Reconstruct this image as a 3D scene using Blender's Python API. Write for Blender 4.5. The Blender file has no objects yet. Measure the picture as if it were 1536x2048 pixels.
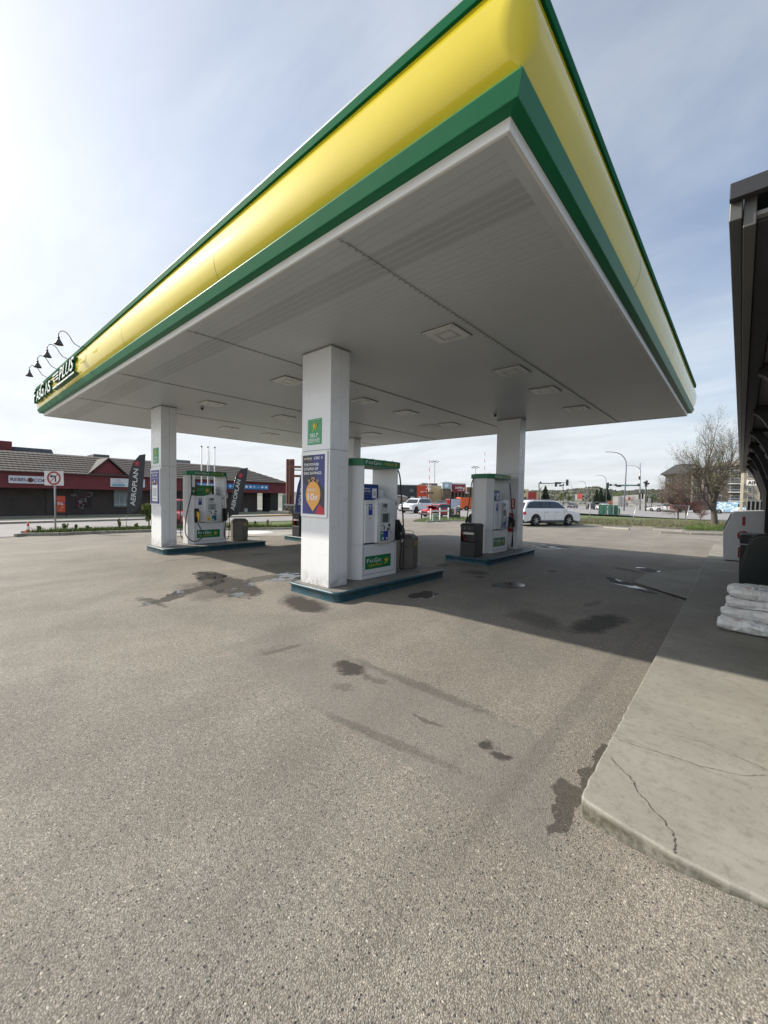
import bpy, bmesh, math, random
from mathutils import Vector, Matrix
random.seed(7)
PI = math.pi
scene = bpy.context.scene
COL = scene.collection

# ------------------------------------------------------------------ camera
CH = 1.75
FPX = 809.573
yaw, pit, rol = (math.radians(a) for a in (41.382, -2.133, 0.965))
F = Vector((-math.sin(yaw) * math.cos(pit), math.cos(yaw) * math.cos(pit), math.sin(pit)))
R0 = Vector((math.cos(yaw), math.sin(yaw), 0))
U0 = R0.cross(F)
RR = R0 * math.cos(rol) + U0 * math.sin(rol)
UU = -R0 * math.sin(rol) + U0 * math.cos(rol)
CAM = Vector((0, 0, CH))
cam = bpy.data.cameras.new('camera')
camo = bpy.data.objects.new('camera', cam)
COL.objects.link(camo)
M = Matrix((RR, UU, -F)).transposed().to_4x4()
M.translation = CAM
camo.matrix_world = M
cam.sensor_fit = 'HORIZONTAL'
cam.sensor_width = 36
cam.lens = 36 * FPX / 1536
cam.clip_start = 0.05
cam.clip_end = 8000
scene.camera = camo
camo['kind'] = 'structure'

def sstep(t):
    t = max(0.0, min(1.0, t))
    return t * t * (3 - 2 * t)
ZB = -0.45
def gz(x, y):
    t = math.hypot(max(0, -13.6 - x) / 7, max(0, y - 11) / 16)
    z = ZB * sstep(t)
    # the asphalt swells up to meet the walkway front
    r = sstep((x + 0.60) / 0.95) * sstep((y - 1.2) / 1.1) * (1 if y < 2.6 else 0)
    if x < 3: z += 0.082 * r
    return z
def ray(px, py):
    return F + RR * ((px - 768) / FPX) - UU * ((py - 1024) / FPX)
def onz(px, py, z):
    d = ray(px, py)
    return CAM + d * ((z - CH) / d.z)
def at(px, py):                       # the point of the ground seen there
    z = 0.0
    for _ in range(12):
        P = onz(px, py, z)
        z = 0.5 * z + 0.5 * gz(P.x, P.y)
    P = onz(px, py, z)
    return Vector((P.x, P.y, z))
def onx(px, py, x):
    d = ray(px, py)
    return CAM + d * (x / d.x)
def ony(px, py, y):
    d = ray(px, py)
    return CAM + d * (y / d.y)
FH = Vector((F.x, F.y, 0)).normalized()
def dep(P):
    return (P - CAM).dot(F)
PL = {'N': F, 'R': R0, 'D': FH}
def atdep(px, py, P):                 # the point of that pixel on the upright plane through P
    d = ray(px, py); N = PL['N']
    return CAM + d * ((P - CAM).dot(N) / d.dot(N))
def mpp(P):
    return dep(P) / FPX

# ------------------------------------------------------------------ materials
MATS = {}
def srgb(r, g, b):
    f = lambda c: ((c / 255 + 0.055) / 1.055) ** 2.4 if c > 10 else c / 255 / 12.92
    return (f(r), f(g), f(b))
class NT:
    def __init__(s, tree):
        s.t = tree; s.n = tree.nodes; s.l = tree.links
    def new(s, k, **kw):
        n = s.n.new(k)
        for a, v in kw.items():
            setattr(n, a, v)
        return n
    def link(s, a, b): s.l.new(a, b)
    def math(s, op, a, b=None, c=None, clamp=False):
        n = s.n.new('ShaderNodeMath'); n.operation = op; n.use_clamp = clamp
        for i, v in enumerate((a, b, c)):
            if v is None: continue
            if isinstance(v, (int, float)): n.inputs[i].default_value = v
            else: s.l.new(v, n.inputs[i])
        return n.outputs[0]
    def mix(s, fac, a, b, blend='MIX'):
        n = s.n.new('ShaderNodeMix'); n.data_type = 'RGBA'; n.blend_type = blend
        for i, v in ((0, fac), (6, a), (7, b)):
            if isinstance(v, (int, float)): n.inputs[i].default_value = v
            elif isinstance(v, tuple): n.inputs[i].default_value = v if len(v) == 4 else (*v, 1)
            else: s.l.new(v, n.inputs[i])
        return n.outputs[2]
    def noise(s, vec, scale, detail=4, rough=0.55, dist=0):
        n = s.n.new('ShaderNodeTexNoise')
        n.inputs['Scale'].default_value = scale; n.inputs['Detail'].default_value = detail
        n.inputs['Roughness'].default_value = rough; n.inputs['Distortion'].default_value = dist
        if vec is not None: s.l.new(vec, n.inputs['Vector'])
        return n.outputs['Fac']
    def mr(s, v, a, b, c=0.0, d=1.0, smooth=False):
        n = s.n.new('ShaderNodeMapRange')
        if smooth: n.interpolation_type = 'SMOOTHSTEP'
        s.l.new(v, n.inputs[0])
        for i, x in zip((1, 2, 3, 4), (a, b, c, d)): n.inputs[i].default_value = x
        return n.outputs[0]
def newmat(name):
    m = bpy.data.materials.new(name); m.use_nodes = True
    nt = NT(m.node_tree); nt.n.clear()
    out = nt.new('ShaderNodeOutputMaterial'); b = nt.new('ShaderNodeBsdfPrincipled')
    nt.link(b.outputs[0], out.inputs[0])
    return m, nt, b
def mat(name, col, rough=0.6, metal=0.0, var=0.12, vscale=3.0, bump=0.0, bscale=40.0, coat=0.0, spec=0.5, rvar=0.0, emit=None, dirt=None):
    if name in MATS: return MATS[name]
    m, nt, b = newmat(name)
    g = nt.new('ShaderNodeTexCoord').outputs['Object']
    n = nt.noise(g, vscale, 5, 0.6)
    lo = tuple(c * (1 - var) for c in col); hi = tuple(min(1, c * (1 + var)) for c in col)
    f = nt.mr(n, 0.3, 0.7)
    c = nt.mix(f, lo, hi)
    if dirt:
        n2 = nt.noise(g, dirt[1], 6, 0.65)
        c = nt.mix(nt.mr(n2, 0.5, 0.75, 0, dirt[2]), c, dirt[0])
    nt.link(c, b.inputs['Base Color'])
    b.inputs['Roughness'].default_value = rough
    if rvar:
        nt.link(nt.mr(nt.noise(g, vscale * 2.3, 4), 0.3, 0.7, rough - rvar, rough + rvar), b.inputs['Roughness'])
    b.inputs['Metallic'].default_value = metal
    b.inputs['Coat Weight'].default_value = coat
    b.inputs['Coat Roughness'].default_value = 0.08
    b.inputs['Specular IOR Level'].default_value = spec
    if bump:
        bn = nt.new('ShaderNodeBump'); bn.inputs['Strength'].default_value = bump
        bn.inputs['Distance'].default_value = 0.01
        nt.link(nt.noise(g, bscale, 4), bn.inputs['Height'])
        nt.link(bn.outputs[0], b.inputs['Normal'])
    if emit:
        b.inputs['Emission Color'].default_value = (*emit[0], 1); b.inputs['Emission Strength'].default_value = emit[1]
    MATS[name] = m
    return m

# ------------------------------------------------------------------ mesh builder
class MB:
    def __init__(s): s.v = []; s.f = []; s.m = []; s.s = []
    def add(s, vs, fs, m=0, smooth=False):
        o = len(s.v); s.v += [tuple(v) for v in vs]
        for f in fs:
            s.f.append([i + o for i in f]); s.m.append(m); s.s.append(smooth)
        return s
    def box(s, x0, x1, y0, y1, z0, z1, m=0):
        return s.add([(x0, y0, z0), (x1, y0, z0), (x1, y1, z0), (x0, y1, z0), (x0, y0, z1), (x1, y0, z1), (x1, y1, z1), (x0, y1, z1)],
                     [(0, 3, 2, 1), (4, 5, 6, 7), (0, 1, 5, 4), (1, 2, 6, 5), (2, 3, 7, 6), (3, 0, 4, 7)], m)
    def obox(s, c, ax, ay, az, m=0):  # centre and three half vectors
        c = Vector(c); ax = Vector(ax); ay = Vector(ay); az = Vector(az)
        if ax.cross(ay).dot(az) < 0: ay = -ay
        vs = [c + ax * i + ay * j + az * k for k in (-1, 1) for i, j in ((-1, -1), (1, -1), (1, 1), (-1, 1))]
        return s.add(vs, [(0, 3, 2, 1), (4, 5, 6, 7), (0, 1, 5, 4), (1, 2, 6, 5), (2, 3, 7, 6), (3, 0, 4, 7)], m)
    def beam(s, a, b, w, h, m=0):
        a = Vector(a); b = Vector(b); d = (b - a) / 2
        n = d.normalized(); up = Vector((0, 0, 1)) if abs(n.z) < 0.9 else Vector((0, 1, 0))
        side = n.cross(up).normalized(); u2 = side.cross(n)
        return s.obox((a + b) / 2, d, side * w / 2, u2 * h / 2, m)
    def poly(s, pts, d, m=0):         # closed polygon extruded by vector d
        pts = [Vector(p) for p in pts]; d = Vector(d); n = len(pts)
        nrm = Vector((0, 0, 0))
        for i in range(n): nrm += pts[i].cross(pts[(i + 1) % n])
        if nrm.dot(d) > 0: pts = pts[::-1]
        vs = pts + [p + d for p in pts]
        fs = [tuple(range(n)), tuple(range(2 * n - 1, n - 1, -1))]
        fs += [(i, i + n, (i + 1) % n + n, (i + 1) % n) for i in range(n)]
        return s.add(vs, fs, m)
    def flat(s, pts, m=0): return s.add(pts, [tuple(range(len(pts)))], m)
    def tube(s, pts, r, n=8, m=0, caps=True, smooth=True):
        pts = [Vector(p) for p in pts]
        rs = r if isinstance(r, (list, tuple)) else [r] * len(pts)
        vs = []; prev = None
        for i, p in enumerate(pts):
            d = (pts[min(i + 1, len(pts) - 1)] - pts[max(i - 1, 0)]).normalized()
            if prev is None:
                a = Vector((0, 0, 1)) if abs(d.z) < 0.9 else Vector((1, 0, 0))
                u = d.cross(a).normalized()
            else:
                u = (prev - d * prev.dot(d)).normalized()
            prev = u; w = d.cross(u)
            for k in range(n):
                t = 2 * PI * k / n
                vs.append(p + (u * math.cos(t) + w * math.sin(t)) * rs[i])
        fs = []
        for i in range(len(pts) - 1):
            for k in range(n):
                a = i * n + k; b = i * n + (k + 1) % n
                fs.append((a, b, b + n, a + n))
        s.add(vs, fs, m, smooth)
        if caps:
            o = len(s.v) - len(vs)
            s.f.append([o + k for k in range(n)][::-1]); s.m.append(m); s.s.append(False)
            s.f.append([o + len(vs) - n + k for k in range(n)]); s.m.append(m); s.s.append(False)
        return s
    def cyl(s, a, b, r0, r1=None, n=16, m=0): return s.tube([a, b], [r0, r0 if r1 is None else r1], n, m)
    def lathe(s, prof, c=(0, 0, 0), n=20, m=0, smooth=True):
        vs = []; fs = []
        for r, z in prof:
            for k in range(n):
                t = 2 * PI * k / n
                vs.append((c[0] + r * math.cos(t), c[1] + r * math.sin(t), c[2] + z))
        for i in range(len(prof) - 1):
            for k in range(n):
                a = i * n + k; b = i * n + (k + 1) % n
                fs.append((a, b, b + n, a + n))
        return s.add(vs, fs, m, smooth)
    def ico(s, c, r, m=0, sub=1, jit=0.0, sc=(1, 1, 1)):
        bm = bmesh.new(); bmesh.ops.create_icosphere(bm, subdivisions=sub, radius=1)
        vs = []
        for v in bm.verts:
            k = r * (1 + random.uniform(-jit, jit))
            vs.append((c[0] + v.co.x * k * sc[0], c[1] + v.co.y * k * sc[1], c[2] + v.co.z * k * sc[2]))
        bm.verts.index_update()
        fs = [tuple(v.index for v in f.verts) for f in bm.faces]; bm.free()
        return s.add(vs, fs, m, True)
    def build(s, name, mats, parent=None, bevel=0.0, seg=2, loc=None, rotz=0):
        me = bpy.data.meshes.new(name); me.from_pydata(s.v, [], s.f)
        if not isinstance(mats, (list, tuple)): mats = [mats]
        for mm in mats: me.materials.append(mm)
        me.polygons.foreach_set('material_index', s.m)
        me.polygons.foreach_set('use_smooth', s.s)
        me.update()
        o = bpy.data.objects.new(name, me); COL.objects.link(o)
        if parent: o.parent = parent
        if loc is not None: o.location = loc
        if rotz: o.rotation_euler = (0, 0, rotz)
        if bevel:
            b = o.modifiers.new('bevel', 'BEVEL'); b.width = bevel; b.segments = seg; b.limit_method = 'ANGLE'
            b.angle_limit = math.radians(35); b.harden_normals = True
        return o
def tag(o, label=None, cat=None, group=None, kind=None):
    if label: o['label'] = label
    if cat: o['category'] = cat
    if group: o['group'] = group
    if kind: o['kind'] = kind
    return o
def thing(name, label, cat, loc=(0, 0, 0), rotz=0, group=None):
    o = bpy.data.objects.new(name, None); COL.objects.link(o)
    o.empty_display_size = 0.2
    o.location = loc; o.rotation_euler = (0, 0, rotz)
    return tag(o, label, cat, group)
def struct(mb, name, m, bevel=0): return tag(mb.build(name, m, bevel=bevel), name.replace('_', ' ') + ' of the place', None, None, 'structure')
def copy_tree(o, parent=None):
    c = o.copy(); COL.objects.link(c)
    c.parent = parent
    for ch in list(o.children): copy_tree(ch, c)
    return c

_tc = {}
def textmesh(s, bold=0.0, shear=0.0, ext=0.0, spacing=1.0):
    k = (s, bold, shear, ext, spacing)
    if k in _tc: return _tc[k]
    cu = bpy.data.curves.new('t', 'FONT'); cu.body = s; cu.size = 1; cu.offset = bold; cu.shear = shear; cu.extrude = ext
    cu.space_character = spacing; cu.resolution_u = 3
    o = bpy.data.objects.new('t', cu); COL.objects.link(o)
    bpy.context.view_layer.update()
    me = bpy.data.meshes.new_from_object(o.evaluated_get(bpy.context.evaluated_depsgraph_get()))
    vs = [v.co.copy() for v in me.vertices]; fs = [tuple(p.vertices) for p in me.polygons]
    bpy.data.objects.remove(o); bpy.data.meshes.remove(me)
    _tc[k] = (vs, fs); return _tc[k]
class Panel:
    """a flat panel with an origin at its lower left corner, a right and an up axis"""
    def __init__(s, o, right, up, step=0.0025):
        s.o = Vector(o); s.r = Vector(right).normalized(); s.u = Vector(up).normalized(); s.n = s.r.cross(s.u); s.step = step
        s.mb = MB(); s.mats = []
    def mi(s, m):
        if m not in s.mats: s.mats.append(m)
        return s.mats.index(m)
    def P(s, x, y, lay=0): return s.o + s.r * x + s.u * y + s.n * (lay * s.step)
    def rect(s, x0, y0, x1, y1, m, lay=1): s.mb.flat([s.P(x0, y0, lay), s.P(x1, y0, lay), s.P(x1, y1, lay), s.P(x0, y1, lay)], s.mi(m)); return s
    def poly(s, pts, m, lay=1): s.mb.flat([s.P(x, y, lay) for x, y in pts], s.mi(m)); return s
    def disc(s, x, y, r, m, lay=1, n=24, ry=None):
        ry = ry or r
        return s.poly([(x + r * math.cos(2 * PI * k / n), y + ry * math.sin(2 * PI * k / n)) for k in range(n)], m, lay)
    def ring(s, x, y, r0, r1, m, lay=1, n=28):
        i = s.mi(m)
        for k in range(n):
            a = 2 * PI * k / n; b = 2 * PI * (k + 1) / n
            s.mb.flat([s.P(x + r0 * math.cos(a), y + r0 * math.sin(a), lay), s.P(x + r1 * math.cos(a), y + r1 * math.sin(a), lay),
                       s.P(x + r1 * math.cos(b), y + r1 * math.sin(b), lay), s.P(x + r0 * math.cos(b), y + r0 * math.sin(b), lay)], i)
        return s
    def line(s, x0, y0, x1, y1, w, m, lay=1):
        d = Vector((x1 - x0, y1 - y0)); n = Vector((-d.y, d.x)).normalized() * w / 2
        return s.poly([(x0 - n.x, y0 - n.y), (x1 - n.x, y1 - n.y), (x1 + n.x, y1 + n.y), (x0 + n.x, y0 + n.y)], m, lay)
    def text(s, t, x, y, h, m, lay=2, w=None, bold=0.0, shear=0.0, ext=0.0, align='L', rot=0.0, fit=None):
        vs, fs = textmesh(t, bold, shear, ext)
        x0 = min(v.x for v in vs); x1 = max(v.x for v in vs); y0 = min(v.y for v in vs); y1 = max(v.y for v in vs)
        cap = 0.70
        sy = h / (fit if fit else cap); sx = sy if w is None else w / (x1 - x0)
        wd = (x1 - x0) * sx
        off = 0 if align == 'L' else (-wd / 2 if align == 'C' else -wd)
        c, sn = math.cos(rot), math.sin(rot); out = []
        for v in vs:
            a = (v.x - x0) * sx + off; b = v.y * sy
            out.append(s.P(x + a * c - b * sn, y + a * sn + b * c, lay) + s.n * (v.z * sy))
        s.mb.add(out, fs, s.mi(m)); return s
    def build(s, name, parent=None): return s.mb.build(name, s.mats, parent)
def emblem(p, x, y, h, m, lay=2):
    """winged runner emblem reduced to a few flat strokes"""
    k = h / 10.0
    Q = lambda pts: p.poly([(x + a * k, y + b * k) for a, b in pts], m, lay)
    Q([(-1.2, 8.3), (-0.3, 9.2), (0.6, 8.6), (0.3, 7.4), (-0.8, 7.2)])
    Q([(-2.4, 6.4), (0.8, 7.2), (2.0, 5.2), (1.2, 3.2), (-1.0, 3.4), (-2.0, 4.6)])
    Q([(-1.0, 3.6), (0.4, 3.4), (-0.8, 1.6), (-2.6, 0), (-3.2, 0.6), (-1.8, 2.2)])
    Q([(0.4, 3.6), (1.6, 3.6), (2.8, 2.6), (3.0, 0.9), (2.4, 0.8), (1.9, 2.2)])
    Q([(-2.2, 6.2), (-3.6, 5.2), (-3.9, 7.2), (-3.3, 7.2), (-2.9, 5.9)])
    for i in range(3):
        a = 0.9 * i
        Q([(0.8, 6.2 - a * .8), (3.4, 6.8 - a), (4.6 - a * .3, 9.2 - a * 1.2), (4.9 - a * .3, 8.0 - a * 1.2), (3.8, 5.9 - a), (1.6, 5.2 - a * .8)])
def cage(o): return o
# ------------------------------------------------------------------ shared materials
WHITE0 = mat('white_enamel', (0.74, 0.75, 0.76), 0.28, var=0.03, vscale=1.5, coat=0.25, rvar=0.05, dirt=((0.62, 0.61, 0.58), 0.9, 0.12))
def grime_mat(name, col, z0, rough):
    m, nt, b = newmat(name); g = nt.new('ShaderNodeTexCoord').outputs['Object']
    sp = nt.new('ShaderNodeSeparateXYZ'); nt.link(g, sp.inputs[0])
    c = nt.mix(nt.mr(nt.noise(g, 1.2, 4), .3, .7), tuple(v * .97 for v in col), col)
    mp = nt.new('ShaderNodeMapping'); nt.link(g, mp.inputs[0]); mp.inputs['Scale'].default_value = (14, 14, 1.2)
    c = nt.mix(nt.mr(nt.noise(mp.outputs[0], 1, 5, .7), .6, .85, 0, .10), c, (.5, .48, .44))
    low = nt.math('MULTIPLY', nt.mr(sp.outputs[2], z0, z0 + .28, 1, 0), nt.mr(nt.noise(g, 9, 5, .7), .4, .65, .15, .9))
    c = nt.mix(low, c, (.26, .235, .20)); nt.link(c, b.inputs['Base Color'])
    nt.link(nt.mr(nt.noise(g, 5, 4), .3, .7, rough - .05, rough + .1), b.inputs['Roughness']); b.inputs['Coat Weight'].default_value = .2; b.inputs['Coat Roughness'].default_value = .1
    return m
WHITE = grime_mat('white_column', (.76, .77, .78), 0.0, .28)
PWHITE = mat('pump_white', (0.72, 0.73, 0.74), 0.35, var=0.03, coat=0.15, dirt=((0.56, 0.55, 0.52), 1.6, 0.2))
TRIMW = mat('white_trim', (0.72, 0.72, 0.70), 0.4, var=0.04)
GREEN = mat('green_panel', (0.004, 0.145, 0.055), 0.45, var=0.06, coat=0.06, spec=0.3, dirt=((0.03, 0.16, 0.08), 1.2, 0.3))
GREEN2 = mat('green_sign', (0.004, 0.17, 0.06), 0.4, var=0.03)
SIGNG = mat('green_light', (0.04, 0.33, 0.14), 0.45, var=0.03)
SILVER = mat('silver_cap', (0.30, 0.33, 0.34), 0.5, 0.2)
BLACK = mat('black_plastic', (0.012, 0.012, 0.014), 0.45, bump=0.1, bscale=200)
RUBBER = mat('black_rubber', (0.01, 0.01, 0.011), 0.55)
DARK = mat('dark_grey', (0.05, 0.05, 0.055), 0.5)
GREY = mat('grey_metal', (0.32, 0.33, 0.34), 0.45, 0.5)
LGREY = mat('light_grey', (0.5, 0.51, 0.52), 0.5)
STEEL = mat('galvanised', (0.42, 0.43, 0.44), 0.4, 0.7, var=0.15, vscale=8)
INKW = mat('ink_white', (0.82, 0.82, 0.82), 0.5, var=0.0)
INKY = mat('ink_yellow', (0.75, 0.55, 0.03), 0.5, var=0.0)
INKO = mat('ink_orange', (0.78, 0.38, 0.08), 0.5, var=0.02)
INKNAVY = mat('ink_navy', (0.045, 0.05, 0.20), 0.5, var=0.04)
INKDK = mat('ink_dark', (0.035, 0.035, 0.055), 0.5, var=0.04)
INKRED = mat('ink_red', (0.5, 0.03, 0.05), 0.5, var=0.04)
INKBLUE = mat('ink_blue', (0.02, 0.06, 0.35), 0.5, var=0.03)
SCREEN = mat('screen_grey', (0.10, 0.12, 0.11), 0.15, var=0.05)
RED = mat('red_plastic', (0.42, 0.012, 0.02), 0.35, coat=0.3)
BROWNCAN = mat('taupe_metal', (0.12, 0.105, 0.09), 0.5, var=0.08, dirt=((0.06, 0.05, 0.045), 5, 0.4))
TEAL = mat('teal_painted_kerb', (0.02, 0.075, 0.10), 0.42, var=0.15, vscale=6, bump=0.3, bscale=25, dirt=((0.14, 0.13, 0.11), 5, 0.75))
GLASS = mat('dark_glass', (0.015, 0.02, 0.025), 0.05, var=0.1, spec=0.8)
TYRE = mat('tyre', (0.012, 0.012, 0.012), 0.8)
RIM = mat('rim_alloy', (0.45, 0.46, 0.47), 0.3, 0.8)

def yellow_mat():
    m, nt, b = newmat('yellow_fascia')
    g = nt.new('ShaderNodeTexCoord').outputs['Object']
    n = nt.noise(g, 0.8, 4)
    c = nt.mix(nt.mr(n, 0.3, 0.7), (0.56, 0.445, 0.006), (0.61, 0.49, 0.010))
    nt.link(c, b.inputs['Base Color'])
    b.inputs['Roughness'].default_value = 0.6
    b.inputs['Specular IOR Level'].default_value = 0.12
    b.inputs['Coat Weight'].default_value = 0.75
    b.inputs['Coat Roughness'].default_value = 0.045
    bn = nt.new('ShaderNodeBump'); bn.inputs['Strength'].default_value = 0.25; bn.inputs['Distance'].default_value = 0.02
    nt.link(nt.noise(g, 1.1, 2), bn.inputs['Height'])
    nt.link(bn.outputs[0], b.inputs['Normal']); nt.link(bn.outputs[0], b.inputs['Coat Normal'])
    return m
YELLOW = yellow_mat()

def soffit_mat():
    m, nt, b = newmat('ribbed_soffit')
    g = nt.new('ShaderNodeTexCoord').outputs['Object']
    sp = nt.new('ShaderNodeSeparateXYZ'); nt.link(g, sp.inputs[0])
    fy = nt.math('FRACT', nt.math('DIVIDE', sp.outputs[1], 0.1016))
    tri = nt.math('ABSOLUTE', nt.math('SUBTRACT', fy, 0.5))
    groove = nt.mr(tri, 0.40, 0.49, 0, 1, True)
    # flat border
    # perforated vents: four strips
    y = sp.outputs[1]
    inb = nt.math('MULTIPLY', nt.math('GREATER_THAN', y, 3.13), nt.math('LESS_THAN', y, 3.56))
    st = nt.math('GREATER_THAN', nt.math('FRACT', nt.math('DIVIDE', nt.math('SUBTRACT', y, 3.13), 0.1016)), 0.26)
    v = nt.new('ShaderNodeTexVoronoi'); v.inputs['Scale'].default_value = 62; v.inputs['Randomness'].default_value = 0.0
    nt.link(g, v.inputs['Vector'])
    dots = nt.math('LESS_THAN', v.outputs['Distance'], 0.42)
    perf = nt.math('MULTIPLY', nt.math('MULTIPLY', inb, st), nt.math('ADD', nt.math('MULTIPLY', dots, 0.6), 0.22))
    n = nt.noise(g, 0.5, 4)
    c = nt.mix(nt.mr(n, 0.3, 0.7), (0.455, 0.485, 0.49), (0.51, 0.54, 0.545))
    n2 = nt.noise(g, 7, 5)
    c = nt.mix(nt.mr(n2, 0.55, 0.8, 0, 0.15), c, (0.38, 0.375, 0.34))
    c = nt.mix(nt.math('MULTIPLY', groove, 0.2), c, (0.15, 0.14, 0.125))
    c = nt.mix(nt.math('MULTIPLY', perf, 0.9), c, (0.08, 0.075, 0.065))
    nt.link(c, b.inputs['Base Color'])
    b.inputs['Roughness'].default_value = 0.42
    bn = nt.new('ShaderNodeBump'); bn.inputs['Strength'].default_value = 0.4; bn.inputs['Distance'].default_value = 0.006
    nt.link(nt.math('SUBTRACT', 1.0, groove), bn.inputs['Height']); nt.link(bn.outputs[0], b.inputs['Normal'])
    return m
SOFFIT = soffit_mat()

# asphalt with stains and wet patches, placed in world metres
def stainset():
    L = []   # centre, semi axis a, semi axis b (pixels on the ground), kind, strength, edge noise
    L += [((447, 1166), (508, 1172), (430, 1146), 'wet', 1, .6), ((360, 1188), (290, 1206), (395, 1172), 'wet', 1, .5), ((520, 1158), (560, 1150), (515, 1153), 'wet', .7, .6)]
    L += [((580, 1153), (618, 1147), (575, 1146), 'wet', 0.9, .4), ((607, 1206), (662, 1224), (622, 1194), 'stain', 0.95, .45)]
    L += [((843, 1190), (872, 1188), (843, 1197), 'wet', 1, .35), ((1020, 1171), (1056, 1171), (1021, 1177), 'wet', 0.85, .35)]
    L += [((1195, 1247), (1256, 1238), (1190, 1270), 'stain', 0.85, .4), ((1068, 1238), (1140, 1258), (1075, 1224), 'stain', 0.5, .45)]
    L += [((1253, 1169), (1300, 1182), (1238, 1160), 'wet', 1, .4), ((1300, 1141), (1330, 1146), (1300, 1137), 'wet', .9, .4), ((1255, 1140), (1225, 1134), (1255, 1143), 'stain', .6, .4)]
    L += [((700, 1336), (738, 1350), (690, 1345), 'stain', 0.9, .9), ((745, 1356), (775, 1368), (740, 1361), 'stain', 0.5, .9), ((975, 1492), (995, 1497), (970, 1502), 'stain', 0.9, .9), ((1010, 1510), (1038, 1515), (1005, 1519), 'stain', 0.85, .9)]
    L += [((1188, 1530), (1204, 1490), (1158, 1528), 'wet', 0.8, .8), ((1146, 1600), (1118, 1660), (1168, 1600), 'wet', 0.8, .8), ((1135, 1572), (1160, 1592), (1145, 1560), 'wet', .8, .8)]
    L += [((1030, 1832), (1055, 1850), (1046, 1812), 'stain', 0.16, .6), ((1103, 1094), (1140, 1096), (1103, 1090), 'wet', 0.9, .5)]
    L += [((948, 1145), (978, 1148), (950, 1141), 'stain', 0.6, .6), ((888, 1131), (905, 1130), (888, 1134), 'stain', .7, .6), ((1102, 1142), (1116, 1142), (1102, 1139), 'stain', .6, .4), ((960, 1154), (972, 1155), (960, 1156), 'stain', .7, .5)]
    L += [((865, 1436), (895, 1448), (862, 1440), 'stain', .5, 1.0), ((690, 1372), (715, 1376), (686, 1380), 'stain', .35, 1.0), ((1185, 1208), (1200, 1204), (1182, 1216), 'stain', .4, .5)]
    L += [((790, 1415), (1075, 1560), (730, 1470), 'patch', 0.75, .35), ((590, 1310), (680, 1350), (520, 1330), 'patch', .6, .3)]
    L += [((840, 1372), (1085, 1470), (832, 1380), 'line', .38, .9), ((770, 1478), (960, 1560), (763, 1487), 'line', .34, .9), ((560, 1300), (610, 1288), (556, 1306), 'line', .5, .8), ((1165, 1400), (1290, 1250), (1145, 1392), 'line', .16, .6)]
    L += [((300, 1203), (345, 1212), (296, 1196), 'stain', .8, .8), ((410, 1180), (470, 1178), (395, 1160), 'stain', .5, .5)]
    L += [((545, 1300), (580, 1290), (549, 1305), 'stain', .25, 1.0)]
    L += [((395, 1117), (425, 1114), (395, 1119), 'stain', .4, .9), ((345, 1120), (365, 1118), (345, 1122), 'stain', .35, .9), ((520, 1108), (548, 1107), (520, 1110), 'stain', .5, .5)]
    L += [((1375, 1736), (1550, 1818), (1370, 1743), 'stain', .85, .25)]
    L += [((1290, 1700), (1420, 1800), (1200, 1660), 'coarse', .6, .5)]
    return L
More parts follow.
